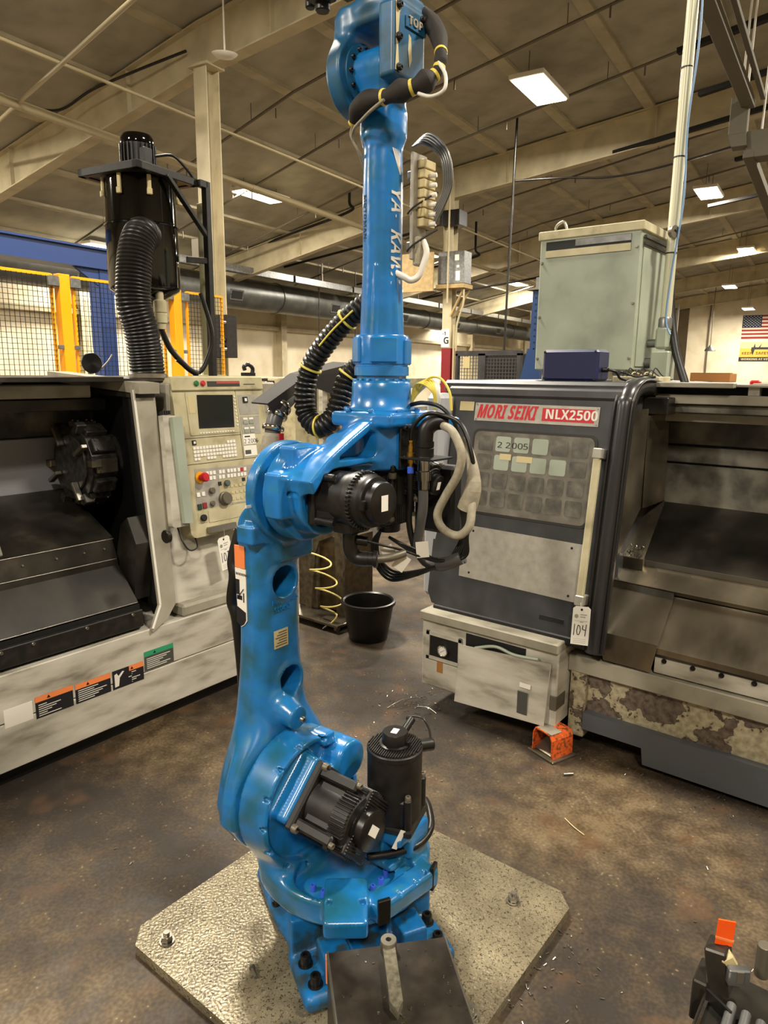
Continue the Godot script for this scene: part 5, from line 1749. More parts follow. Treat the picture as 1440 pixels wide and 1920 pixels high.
func turret(t: Node3D) -> void:
	# twelve-sided tool turret facing along the bed
	var c := Vector3(-2.08, 1.245, -0.46)
	var st := S()
	var v := PackedVector2Array()
	for k in 12: v.append(Vector2(cos(TAU * (k + 0.5) / 12), sin(TAU * (k + 0.5) / 12)) * 0.185)
	prism(st, v, 0.13, Transform3D(Basis(), c))
	cy(st, c + Vector3(0, 0, 0.13), c + Vector3(0, 0, 0.145), 0.14, -1, 32, 0.004)
	cy(st, c + Vector3(0, 0, -0.1), c, 0.13, -1, 32, 0.004)
	var tu := part(t, "tool_turret", st, M.turret)
	for k in 12:
		var a := TAU * (k + 0.0) / 12
		var rad := Vector3(cos(a), sin(a), 0)
		var tan_ := Vector3(-sin(a), cos(a), 0)
		var bs := Basis(tan_, rad, Vector3.BACK * -1.0 if false else tan_.cross(rad))
		st = S()
		bx(st, c + rad * 0.192 + Vector3(0, 0, 0.065), Vector3(0.07, 0.03, 0.11), 0.004, bs)
		if k % 2 == 0: bx(st, c + rad * 0.2 + Vector3(0, 0, 0.13) + tan_ * 0.015, Vector3(0.035, 0.05, 0.05), 0.004, bs)
		for s in [-1.0, 1.0]:
			for e in [-1.0, 1.0]:
				cy(st, c + rad * 0.205 + tan_ * (s * 0.024) + Vector3(0, 0, 0.065 + e * 0.036), c + rad * 0.212 + tan_ * (s * 0.024) + Vector3(0, 0, 0.065 + e * 0.036), 0.007, -1, 8)
		part(tu, "tool_holder", st, M.turret if k % 3 else M.sheetmid)
		if k % 3 == 1:
			st = S()
			bx(st, c + rad * 0.15 + Vector3(0, 0, 0.16), Vector3(0.02, 0.1, 0.03), 0.003, bs)
			part(tu, "tool", st, M.steel)

func stickers(base: Node3D) -> void:
	var x := -1.556
	var k := 0
	for s: Array in [[0.193, 0.03, 0.262, 0.358], [0.019, -0.148, 0.262, 0.352], [-0.158, -0.318, 0.262, 0.352], [-0.325, -0.487, 0.297, 0.392]]:
		var st := lb(Vector3(x, s[2], s[1]), Vector3(x + 0.0012, s[3], s[0]), 0)
		var b := part(base, "warning_sticker", st, M.ink if k != 3 else M.grille)
		var z1: float = s[0] if k != 2 else s[0] - 0.085
		part(b, "coloured_header", lb(Vector3(x + 0.0012, s[3] - 0.024, s[1]), Vector3(x + 0.0018, s[3], z1), 0), M.orange if k != 3 else mt(hx("2f9a6b"), 0.5))
		for r in 6:
			var y: float = s[2] + 0.008 + r * 0.0095
			var zz: float = z1 - 0.012
			var ze: float = s[1] + 0.02 + 0.02 * ((r * 7 + k * 3) % 4)
			if k == 0: ze += 0.035
			part(b, "printed_line", lb(Vector3(x + 0.0012, y, ze), Vector3(x + 0.0017, y + 0.0035, zz), 0), M.white)
		var tri_ := S()
		prism(tri_, V2([-0.008, 0, 0.008, 0, 0, 0.014]), 0.0004, Transform3D(Basis(Vector3(0, 0, -1), Vector3.UP, Vector3.RIGHT), Vector3(x + 0.0018, s[3] - 0.019, lerpf(s[0], s[1], 0.35 if k != 2 else 0.62))))
		part(b, "alert_triangle", tri_, M.ink)
		if k == 2:
			var pg := S()
			prism(pg, V2([0.01, 0.01, 0.03, 0.012, 0.036, 0.05, 0.06, 0.075, 0.05, 0.078, 0.03, 0.06, 0.022, 0.075, 0.01, 0.07]), 0.0004, Transform3D(Basis(Vector3(0, 0, -1), Vector3.UP, Vector3.RIGHT), Vector3(x + 0.0012, s[2], s[0])))
			part(b, "pictogram", pg, M.white)
		k += 1
	part(base, "faded_sticker", lb(Vector3(x, 0.27, 0.205), Vector3(x + 0.001, 0.35, 0.32), 0), M.paper)

func control_panel(t: Node3D, T: Transform3D) -> void:
	var st := flat(rrect(0.66, 0.275, 1.25, 1.075, 0.035), -0.12, 0.16)
	var cp := lp(t, "control_panel", st, M.cream, T, "beige operator panel")
	lp(cp, "top_cowl", lb(Vector3(0.66, 1.0, 0.03), Vector3(1.25, 1.07, 0.052), 0.01), M.cream, ID)
	lp(cp, "green_button", cyw(0.801, 1.036, 0.052, 0.0135, 0.012), mt(hx("1e6b3c"), 0.4), ID)
	lp(cp, "red_button", cyw(0.842, 1.036, 0.052, 0.0135, 0.012), M.red, ID)
	lp(cp, "logo_plate", lb(Vector3(0.871, 1.019, 0.052), Vector3(1.083, 1.046, 0.054), 0), mt(hx("3a3633"), 0.4), ID)
	lp(cp, "logo_print", lb(Vector3(0.93, 1.034, 0.054), Vector3(1.08, 1.044, 0.0545), 0), mt(hx("b0483a"), 0.5), ID)
	lp(cp, "small_print", lb(Vector3(1.11, 1.026, 0.052), Vector3(1.19, 1.032, 0.0525), 0), M.grille, ID)
	for q: Array in [[0.70, 1.245, 1.0], [0.70, 1.06, 0.766], [0.69, 1.2, 0.637]]:
		lp(cp, "seam", lb(Vector3(q[0], q[2], 0.04), Vector3(q[1], q[2] + 0.003, 0.0408), 0), M.floorgrime, ID)
	lp(cp, "seam", lb(Vector3(1.055, 0.64, 0.04), Vector3(1.058, 1.0, 0.0408), 0), M.floorgrime, ID)
	# screen with soft keys
	lp(cp, "bezel", flat(rrect(0.735, 0.78, 1.053, 0.995, 0.008, 2), 0.04, 0.004), M.cream, ID)
	var sc := lp(cp, "screen", flat(PackedVector2Array([Vector2(0.79, 0.812), Vector2(1.018, 0.808), Vector2(1.034, 0.976), Vector2(0.802, 0.98)]), 0.044, 0.001), M.screen, ID, "dark switched-off screen")
	for k in 9:
		lp(cp, "soft_key", lb(Vector3(1.036, 0.815 + k * 0.0185, 0.044), Vector3(1.046, 0.821 + k * 0.0185, 0.048), 0.0005), M.paper, ID)
	for k in 13:
		lp(cp, "soft_key", lb(Vector3(0.79 + k * 0.0176, 0.786, 0.044), Vector3(0.801 + k * 0.0176, 0.792, 0.048), 0.0005), M.paper, ID)
	lp(cp, "card_slot", lb(Vector3(0.745, 0.89, 0.044), Vector3(0.78, 0.975, 0.0455), 0), M.tan, ID)
	# keyboard
	for r in 5:
		for c in 14:
			if r == 4 and c < 11: continue
			if (r == 0 and c in [2, 3, 7, 8]): continue
			var x0 := 0.738 + c * 0.0198
			var y0 := 0.655 + r * 0.0182
			lp(cp, "key", lb(Vector3(x0, y0, 0.04), Vector3(x0 + 0.0165, y0 + 0.0145, 0.045), 0.001), M.paper, ID)
	lp(cp, "power_key", lb(Vector3(0.738, 0.733, 0.04), Vector3(0.762, 0.757, 0.045), 0.001), M.dark, ID)
	lp(cp, "power_key_face", lb(Vector3(0.744, 0.739, 0.045), Vector3(0.756, 0.751, 0.048), 0.001), M.paper, ID)
	# right column
	lp(cp, "grey_field", lb(Vector3(1.068, 0.87, 0.04), Vector3(1.205, 0.975, 0.0415), 0), M.alu, ID)
	lp(cp, "black_button", lb(Vector3(1.1, 0.932, 0.0415), Vector3(1.132, 0.964, 0.047), 0.001), M.dark, ID)
	lp(cp, "button_face", lb(Vector3(1.108, 0.94, 0.047), Vector3(1.124, 0.956, 0.05), 0.001), M.paper, ID)
	lp(cp, "grey_field", lb(Vector3(1.068, 0.765, 0.04), Vector3(1.2, 0.862, 0.0415), 0), M.alu, ID)
	for p: Array in [[1.085, 0.842, 1], [1.125, 0.842, 1], [1.085, 0.82, 0], [1.125, 0.82, 0], [1.085, 0.792, 1], [1.125, 0.792, 1], [1.085, 0.772, 0], [1.125, 0.772, 0]]:
		lp(cp, "mode_button", lb(Vector3(p[0], p[1], 0.0415), Vector3(p[0] + 0.03, p[1] + (0.011 if p[2] == 1 else 0.017), 0.045), 0.001), M.paper if p[2] == 1 else M.greycab, ID)
	var nl := lp(cp, "number_label", lb(Vector3(1.068, 0.712, 0.0415), Vector3(1.155, 0.766, 0.0428), 0), M.paper, ID)
	lp(cp, "number", letters("2 2006", Vector3(1.072, 0.718, 0.0428), Vector3.RIGHT, Vector3.UP, 0.021, 0.0006, false, 1.15), M.ink, ID)
	lp(cp, "small_print", lb(Vector3(1.08, 0.75, 0.0428), Vector3(1.118, 0.757, 0.0432), 0), M.ink, ID)
	var l2 := lp(cp, "asset_label", lb(Vector3(1.065, 0.65, 0.0415), Vector3(1.155, 0.705, 0.0428), 0), M.paper, ID)
	lp(cp, "dark_field", lb(Vector3(1.072, 0.66, 0.0428), Vector3(1.112, 0.682, 0.0432), 0), M.grille, ID)
	# lower operator field
	lp(cp, "grey_field", flat(PackedVector2Array([Vector2(0.712, 0.415), Vector2(1.2, 0.405), Vector2(1.2, 0.6), Vector2(0.732, 0.615)]), 0.04, 0.0015), M.alu, ID)
	lp(cp, "tan_field", flat(PackedVector2Array([Vector2(0.86, 0.42), Vector2(1.03, 0.415), Vector2(1.07, 0.545), Vector2(0.872, 0.55)]), 0.0415, 0.001), M.cream, ID)
	lp(cp, "stop_collar", cyw(0.757, 0.57, 0.0415, 0.03, 0.008), M.yellow, ID)
	st = S()
	lathe(st, Vector3(0.757, 0.57, 0.0495), Vector3.BACK, [Vector2(0, 0), Vector2(0.016, 0), Vector2(0.016, 0.022), Vector2(0.023, 0.024), Vector2(0.023, 0.04), Vector2(0.018, 0.046), Vector2(0, 0.047)], 24)
	lp(cp, "emergency_stop", st, M.red, ID, "red mushroom stop button")
	for g: Array in [[0.797, 3], [0.878, 2], [0.932, 3], [1.002, 3]]:
		for r in 2:
			for c: int in g[1]:
				var x0: float = g[0] + c * 0.0215 - r * 0.004
				var y0 := 0.585 - r * 0.026 - x0 * 0.01
				lp(cp, "membrane_key", lb(Vector3(x0, y0, 0.0415), Vector3(x0 + 0.017, y0 + 0.019, 0.045), 0.001), M.paper if not (g[0] > 1.0 and r == 0 and c == 1) else M.red, ID)
	lp(cp, "small_display", lb(Vector3(0.865, 0.516, 0.0425), Vector3(0.884, 0.536, 0.045), 0), M.ink, ID)
	lp(cp, "small_display", lb(Vector3(1.024, 0.522, 0.0425), Vector3(1.044, 0.54, 0.045), 0), M.ink, ID)
	lp(cp, "override_knob", cyw(0.916, 0.524, 0.0425, 0.016, 0.02), mt(hx("55605a"), 0.4), ID)
	st = S()
	lathe(st, Vector3(0.891, 0.447, 0.0425), Vector3.BACK, [Vector2(0, 0), Vector2(0.036, 0), Vector2(0.036, 0.012), Vector2(0.03, 0.016), Vector2(0.03, 0.03), Vector2(0.027, 0.033), Vector2(0, 0.033)], 32)
	lp(cp, "handwheel", st, M.conduit, ID, "grey hand wheel")
	lp(cp, "lever_switch", cyw(0.815, 0.497, 0.0415, 0.016, 0.02), M.conduit, ID)
	lp(cp, "rotary_switch", cyw(0.81, 0.432, 0.0415, 0.014, 0.014), M.conduit, ID)
	for p: Array in [[0.732, 0.486], [0.763, 0.487]]:
		lp(cp, "cycle_key", lb(Vector3(p[0] - 0.01, p[1] - 0.011, 0.0415), Vector3(p[0] + 0.01, p[1] + 0.011, 0.046), 0.001), M.paper, ID)
	lp(cp, "start_key", lb(Vector3(0.718, 0.412, 0.0415), Vector3(0.742, 0.44, 0.048), 0.001), mt(hx("23402f"), 0.4), ID)
	lp(cp, "hold_key", lb(Vector3(0.75, 0.415, 0.0415), Vector3(0.774, 0.443, 0.048), 0.001), mt(hx("8e2a2c"), 0.4), ID)
	for k in 12:
		lp(cp, "jog_key", lb(Vector3(0.94 + (k % 4) * 0.029, 0.43 + int(k / 4) * 0.034, 0.0425), Vector3(0.957 + (k % 4) * 0.029, 0.443 + int(k / 4) * 0.034, 0.0455), 0.001), M.tan, ID)
	lp(cp, "drawer", lb(Vector3(0.778, 0.338, 0.04), Vector3(1.2, 0.398, 0.043), 0.002), M.cream, ID)
	lp(cp, "key_switch_plate", lb(Vector3(0.715, 0.343, 0.04), Vector3(0.77, 0.398, 0.042), 0.001), M.cream, ID)
	lp(cp, "key_switch", cyw(0.741, 0.369, 0.042, 0.017, 0.018), M.ink, ID)
	st = lb(Vector3(0.755, 0.285, 0.02), Vector3(0.93, 0.318, 0.07), 0.004)
	lp(cp, "panel_bracket", st, M.steel, ID)
	st = S()
	wire(st, [Vector3(0.6, 0.345, 0.02), Vector3(0.6, 0.27, 0.05), Vector3(0.63, 0.225, 0.055), Vector3(0.68, 0.235, 0.05), Vector3(0.70, 0.3, 0.0)], 0.004, 8)
	lp(cp, "panel_cable", st, M.rubber, ID)

func cyw(x: float, y: float, w: float, r: float, h: float) -> SurfaceTool:
	var st := S()
	cy(st, Vector3(x, y, w), Vector3(x, y, w + h), r, -1, 20, minf(0.003, h * 0.3))
	return st

# cardboard auction tag on a string; u across, v up, hanging from o (the hole)
func hang_tag(num: String, o: Vector3, u: Vector3, v: Vector3, label: String, hook: Vector3) -> void:
	u = u.normalized()
	v = v.normalized()
	var w := u.cross(v)
	var T := Transform3D(Basis(u, v, w), o)
	var t := thing("auction_tag", label, "tag", o, ID, "auction tags hung on the lathes")
	lp(t, "card", flat(PackedVector2Array([Vector2(-0.04, -0.155), Vector2(0.04, -0.155), Vector2(0.04, 0.004), Vector2(0.028, 0.014), Vector2(-0.028, 0.014), Vector2(-0.04, 0.004)]), 0.0, 0.0012), M.paper, T)
	var st := S()
	cy(st, Vector3(0, 0, 0.0012), Vector3(0, 0, 0.0018), 0.0055, -1, 14)
	lp(t, "eyelet", st, M.ink, T)
	st = S()
	cy(st, Vector3(-0.022, -0.03, 0.0012), Vector3(-0.022, -0.03, 0.0016), 0.009, -1, 16)
	for q: Array in [[-0.005, -0.024, 0.03, 0.004], [-0.005, -0.034, 0.024, 0.004], [-0.03, -0.05, 0.06, 0.0015], [-0.005, -0.056, 0.016, 0.003]]:
		b2(st, Vector3(q[0], q[1], 0.0012), Vector3(q[0] + q[2], q[1] + q[3], 0.0016), 0)
	for k in 3:
		b2(st, Vector3(-0.03, -0.13 - k * 0.008, 0.0012), Vector3(0.028, -0.1288 - k * 0.008, 0.0016), 0)
	lp(t, "printed_lines", st, M.greige, T)
	var x := -0.031
	for c in num:
		st = S()
		var s: Array = []
		match c:
			"1": s = [[0.004, 0.05, 0.002, 0.0]]
			"0": s = [[0.006, 0.046, 0.001, 0.02], [0.001, 0.02, 0.005, 0.004], [0.005, 0.004, 0.013, 0.005], [0.013, 0.005, 0.018, 0.024], [0.018, 0.024, 0.014, 0.043], [0.014, 0.043, 0.006, 0.046]]
			"4": s = [[0.004, 0.048, 0.002, 0.03], [0.002, 0.03, 0.018, 0.026], [0.019, 0.052, 0.016, 0.0]]
			"3": s = [[0.002, 0.046, 0.012, 0.048], [0.012, 0.048, 0.007, 0.03], [0.007, 0.03, 0.016, 0.024], [0.016, 0.024, 0.013, 0.008], [0.013, 0.008, 0.003, 0.004]]
		for q in s:
			bar(st, Vector3(x + q[0], -0.115 + q[1], 0.0016), Vector3(x + q[2], -0.115 + q[3], 0.0016), 0.0034, 0.0008, 0, Vector3.BACK)
		lp(t, "handwritten_digit", st, M.ink, T)
		x += 0.014 if c == "1" else 0.024
	st = S()
	wire(st, [o, o + (hook - o) * 0.5 + w * 0.006, hook], 0.001, 5)
	part(t, "string", st, M.tan)

func on_right_lathe() -> void:
	hang_tag("104", Vector3(0.152, 0.703, -1.365), Vector3(1, 0.12, 0.02), Vector3(-0.02, 1, -0.1), "white paper tag marked 104 hanging below the right-hand lathe's door handle", Vector3(0.135, 0.735, -1.39))
	# green-grey transformer cabinet
	var t := thing("electrical_cabinet", "tall green-grey sheet metal cabinet standing on top of the dark right-hand lathe", "cabinet", Vector3(-0.27, 1.665, -2.46))
	var st := S()
	b2(st, Vector3(-0.54, 1.72, -2.72), Vector3(0.0, 2.43, -2.2), 0.006)
	part(t, "body", st, M.greycab)
	part(t, "top_lip", lb(Vector3(-0.55, 2.395, -2.73), Vector3(0.012, 2.44, -2.192), 0.004), M.cream)
	part(t, "louvre_opening", lb(Vector3(-0.505, 2.305, -2.2), Vector3(-0.05, 2.385, -2.1985), 0), M.dark)
	part(t, "louvre_blade", lb(Vector3(-0.505, 2.305, -2.199), Vector3(-0.05, 2.34, -2.194), 0), M.cream)
	part(t, "louvre_plate", lb(Vector3(-0.34, 2.352, -2.199), Vector3(-0.05, 2.383, -2.195), 0), M.galv)
	st = S()
	b2(st, Vector3(0.004, 2.36, -2.7), Vector3(0.018, 2.375, -2.22), 0.001)
	b2(st, Vector3(0.004, 2.33, -2.7), Vector3(0.014, 2.342, -2.22), 0.001)
	part(t, "side_rail", st, M.sheetdark)
	part(t, "side_panel", lb(Vector3(0.0, 1.74, -2.69), Vector3(0.006, 2.32, -2.23), 0.002), M.greycab)
	for p: Array in [[-0.525, 2.28], [-0.525, 2.0], [-0.525, 1.78], [-0.02, 2.32], [-0.02, 2.05], [-0.02, 1.78]]:
		st = S()
		cy(st, Vector3(p[0], p[1], -2.2), Vector3(p[0], p[1], -2.192), 0.009, 0.006, 12)
		part(t, "panel_screw", st, M.steel)
	for x in [-0.48, -0.08]:
		part(t, "foot", lb(Vector3(x - 0.04, 1.665, -2.65), Vector3(x + 0.04, 1.725, -2.25), 0.003), M.greycab)
	st = S()
	wire(st, [Vector3(-0.5, 2.44, -2.3), Vector3(-0.5, 2.48, -2.3), Vector3(-0.46, 2.5, -2.3), Vector3(-0.44, 2.46, -2.3), Vector3(-0.44, 2.44, -2.3)], 0.008, 8)
	part(t, "lifting_eye", st, M.steel)
	# navy junction box
	t = thing("junction_box", "small navy blue box on the lathe roof in front of the green-grey cabinet", "box", Vector3(-0.135, 1.662, -1.82))
	st = S()
	b2(st, Vector3(-0.278, 1.667, -1.89), Vector3(0.0, 1.812, -1.75), 0.012)
	part(t, "body", st, M.navy)
	for p: Array in [[-0.265, 1.8], [-0.015, 1.8], [-0.265, 1.678], [-0.015, 1.678]]:
		st = S()
		cy(st, Vector3(p[0], p[1], -1.75), Vector3(p[0], p[1], -1.746), 0.006, -1, 10)
		part(t, "lid_screw", st, M.dark)
	st = S()
	cy(st, Vector3(0.0, 1.72, -1.8), Vector3(0.03, 1.72, -1.8), 0.012, -1, 12, 0.002)
	wire(st, [Vector3(0.03, 1.72, -1.8), Vector3(0.06, 1.71, -1.82), Vector3(0.07, 1.68, -1.86), Vector3(0.12, 1.675, -1.9), Vector3(0.2, 1.69, -1.95)], 0.006, 8)
	wire(st, [Vector3(0.03, 1.7, -1.95), Vector3(0.06, 1.71, -1.9), Vector3(0.12, 1.69, -1.92), Vector3(0.16, 1.7, -1.96)], 0.005, 8)
	part(t, "cable", st, M.rubber)
	t = thing("cable_tray", "low open tray of small cables and terminals under the green-grey cabinet", "tray", Vector3(0.02, 1.662, -2.05))
	part(t, "tray", lb(Vector3(-0.02, 1.662, -2.18), Vector3(0.2, 1.69, -2.0), 0.002), M.cream)
	for k in 9:
		st = S()
		var x := 0.0 + k * 0.02
		wire(st, [Vector3(x, 1.69, -2.02), Vector3(x + 0.01, 1.71 + 0.01 * (k % 3), -2.03), Vector3(x + 0.03, 1.7, -2.06), Vector3(x + 0.035, 1.69, -2.1)], 0.003, 6)
		part(t, "thin_cable", st, M.rubber if k % 3 else M.tan)
	# upright conduit with boxes
	t = thing("conduit", "long pale electrical conduit rising from the green-grey cabinet to the roof", "conduit", Vector3(0.09, 1.9, -2.4))
	st = S()
	cy(st, Vector3(0.085, 1.96, -2.4), Vector3(0.10, 6.6, -2.4), 0.027, -1, 18)
	part(t, "pipe", st, mt(hx("c9c7ae"), 0.35, 0.2))
	for y in [2.3, 2.75, 3.15, 3.6]:
		st = S()
		cy(st, Vector3(0.087, y, -2.4), Vector3(0.087, y + 0.006, -2.4), 0.029, -1, 18)
		part(t, "tie", st, M.rubber)
	st = S()
	lathe(st, Vector3(0.09, 2.40, -2.37), Vector3(0.9, 0, 0.4), [Vector2(0.01, 0), Vector2(0.03, 0), Vector2(0.03, 0.02), Vector2(0.01, 0.02)], 16)
	part(t, "pipe_clamp", st, M.steel)
	st = S()
	lathe(st, Vector3(0.085, 1.93, -2.4), Vector3.UP, [Vector2(0, 0), Vector2(0.034, 0), Vector2(0.034, 0.05), Vector2(0.028, 0.06), Vector2(0, 0.06)], 18)
	part(t, "coupling", st, M.galv)
	part(t, "conduit_body", lb(Vector3(0.05, 1.83, -2.44), Vector3(0.115, 1.94, -2.36), 0.012), M.greycab)
	st = S()
	cy(st, Vector3(0.0, 1.86, -2.4), Vector3(0.06, 1.86, -2.4), 0.022, -1, 14, 0.002)
	cy(st, Vector3(0.0, 1.76, -2.38), Vector3(0.05, 1.76, -2.38), 0.028, -1, 14, 0.002)
	part(t, "nipple", st, M.galv)
	part(t, "lower_box", lb(Vector3(0.04, 1.67, -2.46), Vector3(0.135, 1.82, -2.34), 0.008), M.greycab)
	st = S()
	wire(st, [Vector3(0.125, 6.5, -2.4), Vector3(0.12, 4.0, -2.4), Vector3(0.14, 3.3, -2.38), Vector3(0.12, 2.9, -2.38), Vector3(0.13, 2.55, -2.38), Vector3(0.105, 2.2, -2.37), Vector3(0.1, 1.98, -2.36), Vector3(0.13, 1.9, -2.35)], 0.005, 6, 6)
	part(t, "blue_wire", st, mt(hx("6f8fb4"), 0.4))
	st = S()
	wire(st, [Vector3(0.06, 2.75, -2.52), Vector3(0.065, 2.45, -2.5), Vector3(0.07, 2.2, -2.48), Vector3(0.1, 2.0, -2.45), Vector3(0.15, 1.82, -2.4), Vector3(0.22, 1.66, -2.36)], 0.02, 12)
	single("cable", st, M.rubber, "thick black cable curving down beside the pale upright conduit", "cable")
	t = thing("cardboard_box", "low brown cardboard box on the roof of the right-hand lathe", "box", Vector3(0.18, 1.662, -3.0))
	part(t, "carton", lb(Vector3(0.07, 1.662, -3.16), Vector3(0.29, 1.71, -3.0), 0.003), M.card)
	part(t, "flap", lb(Vector3(0.07, 1.71, -3.05), Vector3(0.29, 1.713, -3.0), 0.0), M.card)
	t = thing("limit_switch", "small sensor with a red cap on the right-hand lathe's top rail", "sensor", Vector3(0.63, 1.614, -1.93))
	part(t, "bracket", lb(Vector3(0.605, 1.614, -1.95), Vector3(0.65, 1.655, -1.9), 0.002), M.alu)
	part(t, "red_cap", lb(Vector3(0.605, 1.655, -1.95), Vector3(0.645, 1.68, -1.91), 0.006), M.red)

func on_left_lathe() -> void:
	hang_tag("103", Vector3(-1.575, 0.845, -0.835), Vector3(-0.05, 0.12, -1), Vector3(-0.13, 1, 0.05), "white paper tag marked 103 hanging under the left-hand lathe's control panel", Vector3(-1.575, 0.9, -0.84))
	# oil mist collector on the lathe roof
	var F := Transform3D(Basis(Vector3.UP, 0.17), Vector3(-2.12, 1.66, -0.82))
	var t := thing("mist_collector", "glossy black oil mist collector drum with motor and ribbed hose above the left-hand lathe", "mist collector", Vector3.ZERO, F)
	var gloss := mt(hx("070706"), 0.07)
	var st := S()
	lathe(st, Vector3(0, 0.38, 0), Vector3.UP, [Vector2(0, 0), Vector2(0.06, 0), Vector2(0.175, 0.07), Vector2(0.18, 0.085), Vector2(0.18, 0.38)], 48)
	part(t, "lower_drum", st, gloss)
	st = S()
	lathe(st, Vector3(0, 0.76, 0), Vector3.UP, [Vector2(0.183, 0), Vector2(0.186, 0.006), Vector2(0.176, 0.012), Vector2(0.173, 0.24), Vector2(0, 0.24)], 48)
	part(t, "upper_drum", st, gloss)
	st = S()
	for q: Array in [[-0.207, -0.207, 0.207, -0.172], [-0.207, 0.172, 0.207, 0.207], [-0.207, -0.207, -0.172, 0.207], [0.172, -0.207, 0.207, 0.207]]:
		b2(st, Vector3(q[0], 0.985, q[1]), Vector3(q[2], 1.022, q[3]), 0.003)
	b2(st, Vector3(-0.19, 0.99, -0.19), Vector3(0.19, 1.0, 0.19), 0.0)
	part(t, "top_frame", st, M.blackm)
	st = S()
	for x in [0.21, -0.21]:
		bar(st, Vector3(x, -0.0, -0.26), Vector3(x, 1.02, -0.26), 0.035, 0.035, 0.002)
		bar(st, Vector3(x, 0.74, -0.26), Vector3(x, 0.99, 0.02), 0.028, 0.02, 0.002)
		bar(st, Vector3(x, 1.003, -0.26), Vector3(x, 1.003, -0.2), 0.035, 0.035, 0.002)
		bar(st, Vector3(x, 0.62, -0.26), Vector3(x * 0.7, 0.62, -0.16), 0.03, 0.03, 0.002)
	part(t, "support_frame", st, M.blackm)
	st = S()
	cy(st, Vector3(0, 1.0, 0), Vector3(0, 1.02, 0), 0.135, -1, 32, 0.003)
	cy(st, Vector3(0, 1.02, 0), Vector3(0, 1.16, 0), 0.078, -1, 32, 0.003)
	for k in 24:
		var a := TAU * k / 24
		bx(st, Vector3(0.082 * cos(a), 1.09, 0.082 * sin(a)), Vector3(0.016, 0.13, 0.005), 0, Basis(Vector3.UP, -a))
	var mo := part(t, "fan_motor", st, M.blackm)
	st = S()
	lathe(st, Vector3(0, 1.16, 0), Vector3.UP, [Vector2(0, 0), Vector2(0.082, 0), Vector2(0.082, 0.025), Vector2(0.07, 0.045), Vector2(0.03, 0.052), Vector2(0, 0.052)], 32)
	part(mo, "fan_cowl", st, gloss)
	st = S()
	bx(st, Vector3(0.085, 1.09, 0.03), Vector3(0.04, 0.08, 0.06), 0.006)
	wire(st, [Vector3(0.1, 1.1, -0.02), Vector3(0.16, 1.11, -0.08), Vector3(0.19, 1.06, -0.14), Vector3(0.2, 1.02, -0.18)], 0.007, 8)
	part(mo, "terminal_box", st, M.black)
	for p: Array in [[0.16, 0.09], [0.05, 0.185], [-0.1, 0.165], [0.12, -0.14]]:
		st = S()
		var n := Vector3(p[0], 0, p[1]).normalized()
		bx(st, n * 0.182 + Vector3(0, 0.94, 0), Vector3(0.02, 0.09, 0.012), 0.004, Basis(Vector3.UP, atan2(n.x, n.z)))
		bx(st, n * 0.187 + Vector3(0, 0.905, 0), Vector3(0.026, 0.03, 0.014), 0.004, Basis(Vector3.UP, atan2(n.x, n.z)))
		part(t, "toggle_latch", st, M.tan)
	st = S()
	ribbed(st, [Vector3(0.12, 0.7, 0.1), Vector3(0.15, 0.69, 0.15), Vector3(0.165, 0.62, 0.2), Vector3(0.17, 0.5, 0.23), Vector3(0.17, 0.36, 0.24), Vector3(0.18, 0.24, 0.215), Vector3(0.18, 0.12, 0.195), Vector3(0.185, 0.02, 0.19)], 0.085, 0.006, 0.0165, 32, 4)
	part(t, "ribbed_duct", st, M.rubber, "fat black ribbed duct hose")
	st = S()
	cy(st, Vector3(0.185, 0.0, 0.19), Vector3(0.185, 0.025, 0.19), 0.092, -1, 32, 0.003)
	part(t, "duct_collar", st, M.steel)
	st = S()
	lathe(st, Vector3(0.13, 0.25, 0.03), Vector3.UP, [Vector2(0, 0), Vector2(0.024, 0), Vector2(0.026, 0.03), Vector2(0.034, 0.032), Vector2(0.034, 0.075), Vector2(0.028, 0.08), Vector2(0.034, 0.085), Vector2(0.034, 0.14), Vector2(0.02, 0.15), Vector2(0.02, 0.2), Vector2(0, 0.2)], 14)
	part(t, "drain_fitting", st, M.cream)
	st = S()
	wire(st, [Vector3(0.13, 0.25, 0.03), Vector3(0.14, 0.15, -0.02), Vector3(0.17, 0.06, -0.1), Vector3(0.19, 0.02, -0.16)], 0.016, 10)
	wire(st, [Vector3(0.2, 0.45, -0.2), Vector3(0.23, 0.25, -0.24), Vector3(0.22, 0.12, -0.22), Vector3(0.19, 0.03, -0.16), Vector3(0.15, 0.1, -0.05)], 0.013, 10)
	part(t, "drain_hose", st, M.rubber)
	# olive post and little lamp behind, lifting eye
	st = S()
	bar(st, Vector3(-2.15, 1.66, -1.24), Vector3(-2.15, 2.62, -1.24), 0.05, 0.05, 0.003)
	bx(st, Vector3(-2.15, 1.668, -1.24), Vector3(0.14, 0.016, 0.14), 0.003)
	single("post", st, M.olive, "slim olive cream post standing on the left-hand lathe between drum and column", "post")
	t = thing("work_lamp", "small round black lamp on a stem behind the roof of the left-hand lathe", "lamp", Vector3(-2.7, 1.665, -0.8))
	st = S()
	lathe(st, Vector3(-2.68, 1.735, -0.8), Vector3(1, 0.1, 0.2), [Vector2(0, 0), Vector2(0.045, 0), Vector2(0.06, 0.03), Vector2(0.056, 0.035), Vector2(0, 0.02)], 24)
	part(t, "head", st, M.black)
	st = S()
	cy(st, Vector3(-2.69, 1.665, -0.8), Vector3(-2.69, 1.73, -0.8), 0.012, -1, 10)
	wire(st, [Vector3(-2.69, 1.7, -0.8), Vector3(-2.69, 1.7, -0.86), Vector3(-2.69, 1.75, -0.92), Vector3(-2.69, 1.79, -0.95)], 0.005, 6)
	part(t, "stem", st, M.steel)
	st = S()
